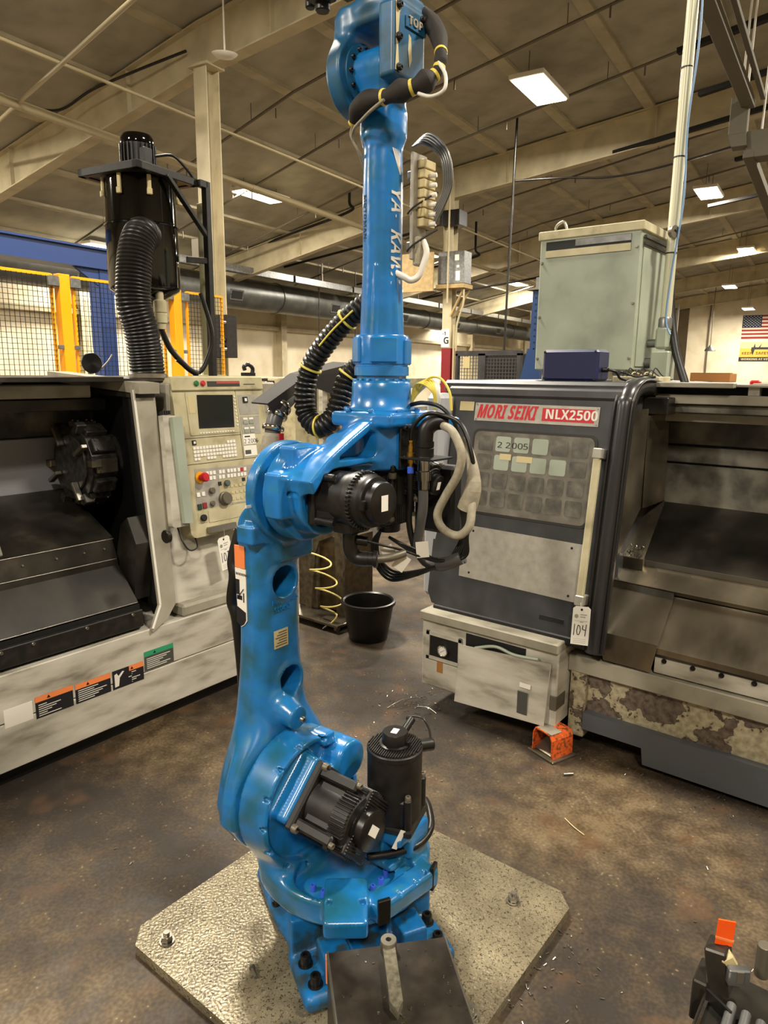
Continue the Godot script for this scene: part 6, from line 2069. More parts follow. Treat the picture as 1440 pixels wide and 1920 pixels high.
	b2(st, Vector3(-1.77, 1.673, -1.225), Vector3(-1.73, 1.692, -1.15), 0.003)
	wire(st, [Vector3(-1.75, 1.685, -1.215), Vector3(-1.75, 1.715, -1.22), Vector3(-1.75, 1.735, -1.19), Vector3(-1.75, 1.725, -1.16), Vector3(-1.75, 1.705, -1.165)], 0.011, 10)
	single("lifting_eye", st, M.black, "black lifting eye on top of the beige control panel", "eye bolt")

func floor_things() -> void:
	# dark steel block with a lever bar, in front of the robot
	var bs := Basis(Vector3.UP, 0.845)
	var c := Vector3(0.342, 0.3, 0.241)
	var F := Transform3D(bs, c)
	var t := thing("steel_block", "dark flat-topped steel block at the bottom edge before the robot base", "block", Vector3(0, -0.3, -0.0), F)
	var st := S()
	b2(st, Vector3(-0.152, -0.27, 0.0), Vector3(0.148, 0.0, 0.36), 0.003)
	part(t, "body", st, nm([0.0, hx("241f19"), 0.5, hx("37312a"), 1.0, hx("4a4238")], 0.015, 2.0, 0.4, 0.3, 44))
	st = S()
	b2(st, Vector3(-0.153, -0.02, -0.001), Vector3(-0.148, 0.0015, 0.36), 0.001)
	b2(st, Vector3(0.144, -0.02, -0.001), Vector3(0.149, 0.0015, 0.36), 0.001)
	part(t, "worn_edge", st, M.steel)
	st = S()
	for k in 46:
		bx(st, Vector3(rng.randf_range(-0.13, 0.14), 0.002, rng.randf_range(0.02, 0.34)), Vector3(0.003, 0.002, rng.randf_range(0.003, 0.007)), 0, Basis(Vector3.UP, rng.randf() * TAU))
	part(t, "metal_chips", st, M.chrome, "", "stuff")
	# lever bar lying on the block
	var d := Vector3(0.486 - 0.356, 0, 0.391 - 0.256).normalized()
	var s := Vector3(-d.z, 0, d.x)
	var o := Vector3(0.356, 0.3, 0.256)
	t = thing("clamp_bar", "worn steel clamp bar with a round eye and pointed tip lying on the dark block", "bar", o)
	st = S()
	prism(st, PackedVector2Array([Vector2(0.0, -0.015), Vector2(0.165, -0.015), Vector2(0.192, 0.0), Vector2(0.165, 0.015), Vector2(0.0, 0.015)]), 0.022, Transform3D(Basis(d, s, d.cross(s)), o + Vector3(0, 0.022 if d.cross(s).y < 0 else 0.0, 0)))
	part(t, "bar", st, nm([0.0, hx("5a5546"), 0.5, hx("7d7866"), 1.0, hx("9a9480")], 0.03, 4.0, 0.4, 0.5, 45))
	st = S()
	lathe(st, o, Vector3.UP, [Vector2(0, 0), Vector2(0.0205, 0), Vector2(0.0205, 0.03), Vector2(0.019, 0.032), Vector2(0.007, 0.032), Vector2(0.007, 0.01), Vector2(0, 0.01)], 28)
	part(t, "eye", st, M.steel)
	st = S()
	bx(st, Vector3(0.205, 0.2, 0.315), Vector3(0.008, 0.075, 0.02), 0.002, Basis(Vector3.UP, 0.8))
	single("orange_tag", st, M.orange, "thin orange plastic tag standing beside the left edge of the dark block", "tag")
	# loose bolt on the plate
	t = thing("loose_bolt", "loose dark bolt lying on the pale lit part of the floor plate", "bolt", Vector3(-0.06, 0.03, 0.33))
	st = S()
	cy(st, Vector3(-0.075, 0.038, 0.325), Vector3(-0.045, 0.038, 0.338), 0.005, -1, 10)
	cy(st, Vector3(-0.081, 0.039, 0.322), Vector3(-0.075, 0.039, 0.325), 0.009, -1, 6)
	part(t, "shank", st, M.conduit)
	# foot pedal
	var PF := Transform3D(Basis(Vector3.UP, -0.35), Vector3(0.05, 0, -1.33))
	t = thing("foot_pedal", "worn orange foot pedal on the floor under the corner of the right-hand lathe", "pedal", Vector3.ZERO, PF)
	st = S()
	prism(st, PackedVector2Array([Vector2(-0.062, 0.0), Vector2(-0.06, 0.1), Vector2(-0.046, 0.125), Vector2(0.046, 0.125), Vector2(0.06, 0.1), Vector2(0.062, 0.0), Vector2(0.057, 0.0), Vector2(0.055, 0.095), Vector2(0.043, 0.119), Vector2(-0.043, 0.119), Vector2(-0.055, 0.095), Vector2(-0.057, 0.0)]), 0.13, Transform3D(Basis(), Vector3(0, 0, -0.09)))
	part(t, "guard", st, nm([0.0, hx("4a3a2c"), 0.36, hx("6e4426"), 0.44, hx("d8571c"), 1.0, hx("e8672a")], 0.02, 5.0, 0.5, 0.0, 52))
	part(t, "worn_top", lb(Vector3(-0.04, 0.1245, -0.03), Vector3(0.05, 0.1265, 0.035), 0), M.greige)
	st = S()
	sheet(st, Vector3(-0.05, 0.02, 0.03), Vector3(0.05, 0.02, 0.03), Vector3(0.05, 0.07, -0.06), Vector3(-0.05, 0.07, -0.06), 0.012)
	part(t, "treadle", st, M.sheetmid)
	part(t, "base", lb(Vector3(-0.08, 0.0, -0.1), Vector3(0.08, 0.012, 0.05), 0.003), M.sheetmid)
	# bucket
	t = thing("bucket", "round black rubber tub on the floor behind the robot arm", "tub", Vector3(-1.5, 0, -1.93))
	st = S()
	lathe(st, Vector3(-1.5, 0.0, -1.93), Vector3.UP, [Vector2(0, 0), Vector2(0.125, 0), Vector2(0.165, 0.23), Vector2(0.178, 0.235), Vector2(0.178, 0.255), Vector2(0.165, 0.258), Vector2(0.155, 0.25), Vector2(0.118, 0.012), Vector2(0, 0.012)], 40)
	part(t, "tub", st, M.black)
	# stand with the coiled hose
	t = thing("rolling_stand", "dark oily sheet metal stand on casters between tub and left-hand lathe", "stand", Vector3(-1.93, 0, -2.1))
	st = S()
	b2(st, Vector3(-2.2, 0.06, -2.12), Vector3(-2.02, 0.52, -2.0), 0.004)
	prism(st, PackedVector2Array([Vector2(-2.12, 0.06), Vector2(-2.06, 0.06), Vector2(-2.02, 0.46), Vector2(-1.98, 0.56), Vector2(-1.84, 0.62), Vector2(-1.82, 0.06), Vector2(-1.76, 0.06), Vector2(-1.765, 0.71), Vector2(-1.83, 0.72), Vector2(-2.03, 0.6), Vector2(-2.08, 0.5)]), 0.02, Transform3D(Basis(), Vector3(0, 0, -2.0)))
	part(t, "frame", st, nm([0.0, hx("3a3226"), 0.5, hx("574c3a"), 1.0, hx("6f6350")], 0.02, 2.0, 0.5, 0.2, 46))
	part(t, "tank", lb(Vector3(-2.1, 0.07, -2.35), Vector3(-1.8, 0.6, -2.03), 0.006), nm([0.0, hx("2a2013"), 0.5, hx("43341d"), 1.0, hx("5a4526")], 0.02, 2.0, 0.4, 0.2, 47))
	part(t, "shelf", lb(Vector3(-2.2, 0.04, -2.4), Vector3(-1.68, 0.06, -1.83), 0.003), M.sheetmid)
	for p: Array in [[-1.72, -1.87], [-2.15, -1.87], [-1.72, -2.36], [-2.15, -2.36]]:
		st = S()
		cy(st, Vector3(p[0] - 0.012, 0.02, p[1]), Vector3(p[0] + 0.012, 0.02, p[1]), 0.02, -1, 16, 0.003)
		part(t, "caster", st, M.conduit)
	var pts := []
	for k in 26:
		var a := k * 0.75
		var f := k / 25.0
		pts.append(Vector3(-1.93 + 0.15 * f + 0.1 * cos(a + 2.6) - 0.01, 0.5 - 0.36 * f, -1.91 + 0.05 * sin(a + 2.6)))
	pts.append(Vector3(-1.72, 0.12, -1.87))
	pts.append(Vector3(-1.76, 0.05, -1.85))
	st = S()
	tube(st, crv(pts, 4), 0.0062, 8)
	t = thing("coiled_hose", "pale yellow coiled air hose hanging in front of the rolling stand", "hose", Vector3(-1.9, 0.5, -1.91))
	part(t, "coil", st, mt(hx("e0cf7e"), 0.4))
	st = S()
	cy(st, Vector3(-1.76, 0.06, -1.85), Vector3(-1.81, 0.012, -1.83), 0.008, 0.005, 10)
	part(t, "blow_nozzle", st, M.chrome)
	tooling()
	# swarf scattered on the floor by the right-hand lathe and round the plate
	st = S()
	for k in 420:
		var p := Vector3.ZERO
		if k < 170: p = Vector3(rng.randf_range(0.1, 1.2), 0.003, -1.36 - rng.randf() * 0.25 + rng.randfn() * 0.06)
		elif k < 250: p = Vector3(-0.72 + rng.randfn() * 0.1, 0.003, -1.36 + rng.randfn() * 0.09)
		elif k < 330: p = Vector3(0.56 + rng.randfn() * 0.04, 0.003, rng.randf_range(-0.45, 0.2))
		else: p = Vector3(rng.randf_range(-1.2, 1.2), 0.003, rng.randf_range(-1.2, 0.3))
		var L := rng.randf_range(0.004, 0.013)
		bx(st, p, Vector3(0.0025, 0.002, L), 0, Basis.from_euler(Vector3(rng.randf_range(-0.5, 0.5), rng.randf() * TAU, 0)))
	single("swarf", st, M.steel, "bright metal chips scattered over the oily floor round the robot plate", "swarf").set_meta("kind", "stuff")
	st = S()
	for k in 300:
		var p := Vector3(-0.05 + rng.randfn() * 0.25, 0.0315, 0.1 + rng.randfn() * 0.25)
		if absf(p.x - 0.03) > 0.48 or absf(p.z - 0.02) > 0.48: continue
		bx(st, p, Vector3(0.002, 0.0018, rng.randf_range(0.003, 0.007)), 0, Basis(Vector3.UP, rng.randf() * TAU))
	single("plate_chips", st, M.steel, "fine metal chips lying on the steel floor plate round the robot base", "swarf").set_meta("kind", "stuff")
	for q: Array in [[Vector3(0.31, 0.003, -0.93), Vector3(0.36, 0.004, -0.9), Vector3(0.41, 0.003, -0.88), "thin curl of yellowish swarf lying alone on the bare floor", M.tan], [Vector3(-0.79, 0.003, -1.22), Vector3(-0.75, 0.03, -1.3), Vector3(-0.7, 0.01, -1.44), "long straight swarf strand near the lower left corner of the coolant cabinet", M.steel], [Vector3(-0.68, 0.003, -1.33), Vector3(-0.62, 0.012, -1.34), Vector3(-0.56, 0.003, -1.33), "short swarf strand lying flat in front of the coolant cabinet", M.steel]]:
		st = S()
		wire(st, [q[0], q[1], q[2]], 0.0022, 5)
		single("swarf_curl", st, q[4], q[3], "swarf")
	st = S()
	cy(st, Vector3(0.18, 0.007, -1.21), Vector3(0.21, 0.007, -1.24), 0.006, -1, 10)
	single("loose_pin", st, M.steel, "short steel pin lying on the floor in front of the foot pedal", "pin")

func tooling() -> void:
	# fixture with clamps in the lower right corner
	var t := thing("fixture_stand", "dark greasy clamping fixture cut off by the lower right corner of the picture", "fixture", Vector3(1.1, 0, -0.2))
	part(t, "base_block", lb(Vector3(0.985, 0.0, -0.30), Vector3(1.4, 0.22, 0.3), 0.004), M.sheetdark)
	part(t, "side_block", lb(Vector3(0.955, 0.12, -0.29), Vector3(0.99, 0.235, -0.2), 0.004), M.sheetdark)
	var st := S()
	bx(st, Vector3(1.005, 0.265, -0.24), Vector3(0.05, 0.13, 0.06), 0.004, Basis(Vector3.BACK, 0.15))
	part(t, "clamp_arm", st, M.sheetdark)
	st = S()
	bx(st, Vector3(1.05, 0.29, -0.215), Vector3(0.05, 0.045, 0.02), 0.003, Basis(Vector3.UP, 0.6))
	part(t, "jaw", st, M.galv, "bright steel jaw")
	part(t, "jaw_slot", st_slot(), M.conduit)
	st = S()
	bx(st, Vector3(1.022, 0.31, -0.23), Vector3(0.03, 0.03, 0.03), 0.003, Basis(Vector3.UP, 0.6) * Basis(Vector3.BACK, 0.6))
	part(t, "brass_insert", st, M.tan)
	st = S()
	cy(st, Vector3(1.085, 0.22, -0.335), Vector3(1.085, 0.31, -0.335), 0.017, -1, 20, 0.002)
	part(t, "round_pin", st, M.conduit)
	for k in 3:
		st = S()
		var x := 1.05 + k * 0.032
		cy(st, Vector3(x, 0.24, -0.175 + k * 0.004), Vector3(x + 0.012, 0.245, 0.2), 0.011, -1, 14, 0.002)
		part(t, "ground_rod", st, M.galv)
	st = S()
	bx(st, Vector3(1.025, 0.23, -0.155), Vector3(0.07, 0.05, 0.006), 0.001, Basis(Vector3.UP, -0.5))
	part(t, "cover_sheet", st, M.black)
	t = thing("screwdriver", "yellow-handled screwdriver blade leaning on the dark fixture, lower right", "screwdriver", Vector3(1.0, 0.2, -0.1))
	st = S()
	bx(st, Vector3(0.998, 0.225, -0.12), Vector3(0.008, 0.006, 0.09), 0.001)
	part(t, "blade", st, M.chrome)
	st = S()
	cy(st, Vector3(0.998, 0.225, -0.075), Vector3(0.998, 0.225, 0.05), 0.012, -1, 12, 0.004)
	part(t, "handle", st, M.yellow)
	t = thing("orange_marker", "bright orange plastic card with a yellow band standing on the dark fixture", "marker", Vector3(1.0, 0.33, -0.24))
	st = S()
	var bs := Basis(Vector3.UP, 0.45) * Basis(Vector3.BACK, -0.03)
	bx(st, Vector3(1.008, 0.365, -0.245), Vector3(0.04, 0.07, 0.004), 0.002, bs)
	part(t, "card", st, mt(hx("ff5a08"), 0.35))
	st = S()
	bx(st, Vector3(1.008, 0.347, -0.245), Vector3(0.042, 0.007, 0.006), 0.001, bs * Basis(Vector3.BACK, -0.12))
	part(t, "band", st, M.orange, "yellow-orange rubber band")

func st_slot() -> SurfaceTool:
	var st := S()
	bx(st, Vector3(1.056, 0.295, -0.206), Vector3(0.016, 0.03, 0.003), 0, Basis(Vector3.UP, 0.6))
	return st

func background() -> void:
	columns()
	cage()
	overhead()
	far_things()

func ibeam(st: SurfaceTool, x: float, z: float, y0: float, y1: float, w: float) -> void:
	for s in [-1.0, 1.0]:
		b2(st, Vector3(x - w / 2, y0, z + s * w / 2 - 0.008), Vector3(x + w / 2, y1, z + s * w / 2 + 0.008), 0.0)
	b2(st, Vector3(x - 0.006, y0, z - w / 2), Vector3(x + 0.006, y1, z + w / 2), 0.0)

func columns() -> void:
	var t := thing("steel_column", "cream steel column rising to the roof beam left of the robot", "column", Vector3(-6.13, 0, -5.72), BF)
	var st := S()
	ibeam(st, -6.13, -5.72, 0.0, 5.52, 0.22)
	part(t, "shaft", st, M.beam)
	part(t, "cap_plate", lb(Vector3(-6.3, 5.5, -5.88), Vector3(-5.96, 5.53, -5.56), 0.0), M.beam)
	t = thing("switch_box", "black electrical box mounted low on the cream column left of the robot", "box", Vector3(-5.75, 1.86, -5.4), BF)
	part(t, "box", lb(Vector3(-5.99, 1.87, -5.62), Vector3(-5.64, 2.42, -5.42), 0.006), M.blackm)
	for p: Array in [[-5.66, 2.32], [-5.68, 2.1], [-5.7, 2.02], [-5.66, 1.98]]:
		st = S()
		cy(st, Vector3(p[0], p[1], -5.42), Vector3(p[0], p[1], -5.36), 0.025, -1, 12, 0.003)
		part(t, "knob", st, M.steel)
	st = S()
	wire(st, [Vector3(-5.68, 2.1, -5.37), Vector3(-5.64, 2.0, -5.36), Vector3(-5.64, 1.8, -5.36), Vector3(-5.66, 1.5, -5.4)], 0.01, 6)
	part(t, "cord", st, M.conduit)
	t = thing("safety_bar", "yellow guard strip beside the cream column above the black box", "bar", Vector3(-6.05, 2.4, -5.5), BF)
	part(t, "bar", lb(Vector3(-6.09, 2.45, -5.48), Vector3(-6.04, 3.1, -5.43), 0.004), M.yellow)
	part(t, "bracket", lb(Vector3(-6.2, 3.1, -5.6), Vector3(-6.0, 3.4, -5.4), 0.01), M.conduit)
	t = thing("steel_column", "cream steel column with a dark red foot behind the robot forearm", "column", Vector3(-6.3, 0, -13.22), BF)
	st = S()
	ibeam(st, -6.3, -13.22, 2.25, 5.8, 0.22)
	part(t, "shaft", st, M.beam)
	st = S()
	ibeam(st, -6.3, -13.22, 0.0, 2.25, 0.225)
	part(t, "red_foot", st, M.redpaint, "dark red painted foot")
	part(t, "bay_sign", lb(Vector3(-6.42, 2.27, -13.11), Vector3(-6.22, 2.66, -13.09), 0.0), M.paper)
	part(t, "bay_letter", letters("G", Vector3(-6.37, 2.34, -13.09), Vector3.RIGHT, Vector3.UP, 0.15, 0.004, true), M.ink)
	part(t, "bay_letter", letters("-1", Vector3(-6.39, 2.53, -13.09), Vector3.RIGHT, Vector3.UP, 0.08, 0.004, true), M.ink)
	t = thing("plywood_board", "brown plywood panel fixed beside the grey box on the red-footed column", "board", Vector3(-6.8, 3.48, -12.7), BF)
	part(t, "board", lb(Vector3(-7.3, 3.46, -12.75), Vector3(-6.46, 4.28, -12.7), 0.004), M.wood)
	t = thing("breaker_box", "grey electrical box on a wooden shelf high on the red-footed column", "box", Vector3(-6.1, 3.6, -13.0), BF)
	part(t, "box", lb(Vector3(-6.46, 3.62, -13.3), Vector3(-5.82, 4.3, -12.93), 0.01), M.galv)
	for p: Array in [[-6.05, 4.1, 0.1, 0.12], [-6.0, 3.95, 0.06, 0.05], [-6.02, 3.68, 0.1, 0.2]]:
		part(t, "label", lb(Vector3(p[0], p[1], -12.93), Vector3(p[0] + p[2], p[1] + p[3], -12.925), 0), M.paper)
	part(t, "shelf", lb(Vector3(-6.48, 3.52, -13.35), Vector3(-5.8, 3.61, -12.88), 0.006), M.wood)
	st = S()
	bar(st, Vector3(-6.2, 2.95, -13.1), Vector3(-5.85, 3.52, -13.0), 0.04, 0.04, 0)
	bar(st, Vector3(-6.2, 2.95, -13.3), Vector3(-5.85, 3.52, -13.3), 0.04, 0.04, 0)
	part(t, "brace", st, M.wood)
	t = thing("black_box", "black equipment box high on the red-footed column near the roof beam", "box", Vector3(-6.2, 4.85, -13.0), BF)
	part(t, "case", lb(Vector3(-6.44, 4.84, -13.35), Vector3(-5.98, 5.16, -12.95), 0.008), M.black)
	part(t, "rim", lb(Vector3(-6.45, 4.84, -12.96), Vector3(-6.38, 5.16, -12.94), 0.002), M.black)
	t = thing("riser_conduit", "bundle of thin grey conduits running up the red-footed column", "conduit", Vector3(-6.15, 0, -12.95), BF)
	for q: Array in [[-6.17, 3.2, 6.0, -12.85], [-6.0, 0.5, 2.7, -13.0], [-6.05, 0.5, 2.75, -12.98], [-6.4, 4.3, 6.0, -13.08]]:
		st = S()
		cy(st, Vector3(q[0], q[1], q[3]), Vector3(q[0], q[2], q[3]), 0.022, -1, 8)
		part(t, "tube", st, M.pipe)
	st = S()
	wire(st, [Vector3(-6.0, 2.7, -13.0), Vector3(-5.95, 2.9, -13.0), Vector3(-5.85, 3.2, -13.0), Vector3(-5.85, 3.5, -13.0)], 0.022, 8)
	part(t, "tube", st, M.pipe)

func cage() -> void:
	var x := -5.5
	for k in 3:
		var z0: float = [-1.1, -3.1, -4.62][k]
		var z1: float = [-2.86, -4.26, -5.2][k]
		var lab: String = ["black wire mesh fence panel left of the first yellow post", "black wire mesh fence panel between the yellow post and the mist collector hose", "black wire mesh fence panel between collector and cream column"][k]
		var t := thing("mesh_panel", lab, "fence panel", Vector3(x, 0, (z0 + z1) / 2), BF, "mesh panels of the yellow safety fence")
		var st := S()
		bar(st, Vector3(x, 2.61, z0), Vector3(x, 2.61, z1), 0.03, 0.03, 0.002)
		bar(st, Vector3(x, 0.15, z0), Vector3(x, 0.15, z1), 0.03, 0.03, 0.002)
		bar(st, Vector3(x, 0.15, z0), Vector3(x, 2.62, z0), 0.03, 0.03, 0.002)
		bar(st, Vector3(x, 0.15, z1), Vector3(x, 2.62, z1), 0.03, 0.03, 0.002)
		part(t, "frame", st, M.yellow)
		st = S()
		var z := z0 - 0.05
		while z > z1:
			bx(st, Vector3(x + 0.018, 1.38, z), Vector3(0.004, 2.44, 0.0045), 0)
			z -= 0.05
		for j in 49:
			bx(st, Vector3(x + 0.022, 0.19 + j * 0.05, (z0 + z1) / 2), Vector3(0.004, 0.0045, z0 - z1), 0)
		part(t, "wire_mesh", st, M.black, "", "stuff")
	var names := ["yellow fence post nearest the left edge, left of the collector hose", "yellow fence post just right of the collector hose, behind the white drain fitting"]
	for k in 2:
		var z: float = [-2.98, -4.44][k]
		var t := thing("fence_post", names[k], "post", Vector3(x, 0, z), BF, "yellow posts of the safety fence")
		part(t, "post", lb(Vector3(x - 0.05, 0, z - 0.06), Vector3(x + 0.05, 2.63, z + 0.06), 0.006), M.yellow)
		part(t, "foot", lb(Vector3(x - 0.1, 0, z - 0.12), Vector3(x + 0.1, 0.012, z + 0.12), 0.002), M.yellow)
		for s in [-1.0, 1.0]:
			part(t, "clip", lb(Vector3(x + 0.02, 2.5, z + s * 0.12 - 0.06), Vector3(x + 0.06, 2.6, z + s * 0.12 + 0.06), 0.01), M.galv)
			part(t, "clip", lb(Vector3(x + 0.03, 1.9, z + s * 0.09 - 0.03), Vector3(x + 0.055, 1.94, z + s * 0.09 + 0.03), 0.004), M.galv)
	var g := thing("gantry_frame", "dark blue steel gantry beam and leg behind the yellow fence", "gantry", Vector3(-6.6, 0, -3), BF)
	var st := S()
	for y in [2.89, 3.11]:
		b2(st, Vector3(-6.7, y - 0.012, -4.45), Vector3(-6.4, y + 0.012, 1.5), 0.0)
	b2(st, Vector3(-6.47, 2.89, -4.45), Vector3(-6.44, 3.11, 1.5), 0.0)
	part(g, "beam", st, M.gantry)
	st = S()
	ibeam(st, -6.55, -4.24, 0.0, 2.88, 0.19)
	b2(st, Vector3(-6.45, 0, -4.335), Vector3(-6.44, 2.88, -4.145), 0)
	part(g, "leg", st, M.gantry)
	st = S()
	prism(st, PackedVector2Array([Vector2(-4.15, 2.88), Vector2(-3.8, 2.88), Vector2(-4.15, 2.68)]), 0.03, Transform3D(Basis(Vector3.BACK, Vector3.UP, Vector3.LEFT), Vector3(-6.45, 0, 0)))
	part(g, "gusset", st, M.gantry)
	var t := thing("exit_lamp", "small red lamp on the far wall seen through the yellow fence's mesh", "lamp", Vector3(-14.5, 1.95, -9.0), BF)
	part(t, "lens", lb(Vector3(-14.69, 1.9, -7.2), Vector3(-14.6, 2.0, -6.95), 0.01), mt(hx("e0566a"), 0.4))
	part(t, "base", lb(Vector3(-14.7, 1.88, -7.22), Vector3(-14.66, 2.02, -6.93), 0.005), M.white)
	t = thing("notice_board", "grey-framed dark notice board on the wall behind the gantry leg", "board", Vector3(-14.6, 2.5, -9.5), BF)
	part(t, "panel", lb(Vector3(-14.7, 2.3, -10.6), Vector3(-14.64, 3.2, -9.6), 0.01), M.darkgrey)
	part(t, "frame", lb(Vector3(-14.7, 2.24, -10.66), Vector3(-14.66, 3.26, -9.54), 0.01), M.galv)

func overhead() -> void:
	# main sprinkler pipe, thinner pipe beside it, branch lines
	var st := S()
	cy(st, Vector3(-7.35, 5.0, 10), Vector3(-8.6, 5.0, -16.0), 0.06, -1, 16)
	cy(st, Vector3(-8.6, 5.0, -16.0), Vector3(-8.6, 5.0, -43), 0.06, -1, 16)
	for z in [4.0, -4.0, -9.0]:
		var x: float = -7.35 - 1.25 * (10.0 - z) / 26.0
		cy(st, Vector3(x, 5.0, z + 0.1), Vector3(x, 5.0, z - 0.1), 0.068, -1, 16)
	single("sprinkler_main", st, M.pipe, "thick cream pipe slanting across the roof space at upper left", "pipe", Vector3.ZERO, BF)
	st = S()
	cy(st, Vector3(-6.95, 5.25, 10), Vector3(-7.0, 5.2, -30), 0.022, -1, 8)
	single("thin_pipe", st, M.pipe, "thin conduit running just above the thick cream roof pipe", "pipe", Vector3.ZERO, BF)
	var labs := ["branch pipe crossing the upper left corner in front of the first beam", "branch pipe passing over the cream column under the roof", "branch pipe behind the robot wrist under the roof", "branch pipe just below the brightest ceiling light", "branch pipe under the roof between the second and third beams", "fifth branch pipe away, thin and low under the roof", "sixth branch pipe away, thin and low under the roof", "farthest branch pipe under the roof over the far machines"]
	var zs := [-3.2, -7.6, -9.3, -11.4, -15.5, -18.6, -22.5, -26.5]
	for k in 8:
		var z: float = zs[k]
		var b := thing("branch_pipe", labs[k], "pipe", Vector3(-6, 5.6, z), BF, "sprinkler branch pipes")
		st = S()
		if k == 0:
			tube(st, PackedVector3Array([Vector3(-10.5, 5.0, -5.0), Vector3(-4.7, 5.02, -3.36), Vector3(2, 5.05, -1.5)]), 0.024, 8)
			part(b, "pipe", st, M.pipe)
			continue
		var p := PackedVector3Array([Vector3(-13.5, roof_y(-13.5) - 0.42, z - 1.2), Vector3(-6.2, roof_y(-6.2) - 0.42, z), Vector3(9, roof_y(9) - 0.42, z + 2.2)])
		tube(st, p, 0.022, 8)
		part(b, "pipe", st, M.conduit)
		for j in 8:
			st = S()
			var x := -12.0 + j * 2.4
			var zz := z + (x + 6.2) * (0.164 if x < -6.2 else 0.145)
			cy(st, Vector3(x, roof_y(x) - 0.42, zz), Vector3(x, roof_y(x) - 0.1, zz), 0.007, -1, 5)
			cy(st, Vector3(x + 0.6, roof_y(x) - 0.5, zz + 0.1), Vector3(x + 0.6, roof_y(x) - 0.36, zz + 0.1), 0.014, -1, 6)
			part(b, "hanger", st, M.conduit)
	# dark slotted bars under the roof at right
	var kk := 0
	for q: Array in [[-1.04, 5.9, -9.25, "dark slotted bar at the top right, left end beside the pale conduit"], [-1.02, 5.9, -10.95, "second dark slotted bar below the top one, right of the pale conduit"], [-2.96, 5.9, -13.3, "long dark slotted bar under the second roof beam"], [-0.9, 5.9, -14.9, "short dark slotted bar below the hanging metal box"], [-1.9, 5.9, -18.9, "dark slotted bar beside the second ceiling light"]]:
		st = S()
		bar(st, Vector3(q[0], q[1], q[2]), Vector3(q[0] + 3.4, q[1] + 0.25, q[2] + 0.75), 0.1, 0.07, 0.002)
		single("slotted_bar", st, M.barblack, q[3], "bar", Vector3.ZERO, BF, "slotted bars under the roof")
		kk += 1
	# hanging wireways at the right edge
	var t := thing("hanging_wireway", "grey folded metal wireway boxes hanging on white rods at the right edge", "wireway", Vector3(0, 4.5, -8.5), BF)
	st = S()
	b2(st, Vector3(-0.235, 4.56, -8.7), Vector3(-0.04, 4.98, -8.5), 0.004)
	prism(st, PackedVector2Array([Vector2(-0.235, 4.56), Vector2(-0.19, 4.42), Vector2(-0.02, 4.42), Vector2(-0.04, 4.56)]), 0.2, Transform3D(Basis(), Vector3(0, 0, -8.7)))
	part(t, "box", st, M.wireway)
	st = S()
	b2(st, Vector3(-0.04, 4.3, -8.9), Vector3(0.6, 4.6, -8.6), 0.004)
	bar(st, Vector3(0.0, 4.35, -8.6), Vector3(0.25, 3.85, -12.0), 0.12, 0.1, 0.003)
	bar(st, Vector3(-0.05, 4.9, -8.6), Vector3(-0.12, 4.75, -4.0), 0.14, 0.1, 0.003)
	bar(st, Vector3(0.1, 4.95, -8.6), Vector3(0.06, 4.8, -4.0), 0.05, 0.05, 0.003)
	part(t, "trunking", st, M.wireway)
	for x in [-0.14, -0.08, 0.12, 0.24]:
		st = S()
		cy(st, Vector3(x, 4.9 if x < 0 else 4.6, -8.6), Vector3(x + 0.02, 6.6, -8.6), 0.013, -1, 8)
		part(t, "rod", st, M.white)
	# round air duct with registers along the far wall
	t = thing("air_duct", "long round grey metal air duct along the left wall under the roof", "duct", Vector3(-13.1, 3.8, -20), BF)
	var z := -6.0
	for k in 7:
		st = S()
		var r := 0.43 if k < 3 else 0.36
		cy(st, Vector3(-13.1, 3.82, z), Vector3(-13.1, 3.82, z - 4.6), r, -1, 28)
		cy(st, Vector3(-13.1, 3.82, z), Vector3(-13.1, 3.82, z - 0.06), r + 0.02, -1, 28)
		var seg := part(t, "duct_section", st, M.duct)
		st = S()
		bx(st, Vector3(-13.1 + r * 0.93, 3.72, z - 2.6), Vector3(0.03, 0.28, 0.5), 0.0, Basis(Vector3.BACK, -0.25))
		part(seg, "register_frame", st, M.galv)
		st = S()
		bx(st, Vector3(-13.1 + r * 0.96, 3.72, z - 2.6), Vector3(0.03, 0.2, 0.4), 0.0, Basis(Vector3.BACK, -0.25))
		part(seg, "register", st, M.dark)
		z -= 4.6
	t = thing("bus_duct", "pale rectangular bus duct on white rods above the round air duct", "bus duct", Vector3(-12.2, 4.35, -20), BF)
	for k in 9:
		part(t, "duct_length", lb(Vector3(-12.3, 4.2, -9.0 - k * 3.0), Vector3(-12.1, 4.38, -11.9 - k * 3.0), 0.005), M.galv)
		st = S()
		cy(st, Vector3(-12.2, 4.38, -10.4 - k * 3.0), Vector3(-12.2, roof_y(-12.2), -10.4 - k * 3.0), 0.025, -1, 6)
		part(t, "rod", st, M.white)
	for q: Array in [[-11.0, 4.75, -14.5, 5.0, "dark pipe run under the roof left of the robot forearm"], [-10.5, 4.55, -17.5, 4.4, "dark pipe run with an upturned end behind the ribbed hose"], [-10.0, 4.4, -21.0, 4.6, "dark pipe run low under the roof left of the forearm's foot"], [-11.0, 5.0, -13.0, 3.6, "dark cable run crossing under the roof beside the cream column"]]:
		st = S()
		var a := Vector3(q[0] - 1.5, q[1] - 0.1, q[2] - 0.5)
		var b := Vector3(q[0] + q[3] * 0.7, q[1] + 0.25, q[2] + 0.6)
		wire(st, [a, a.lerp(b, 0.5), b, b + Vector3(0.05, 0.2, 0.05), b + Vector3(0.05, 0.9, 0.05)], 0.032, 8, 6)
		single("dark_pipe", st, M.barblack, q[4], "pipe", Vector3.ZERO, BF, "dark pipe runs at left under the roof")
	st = S()
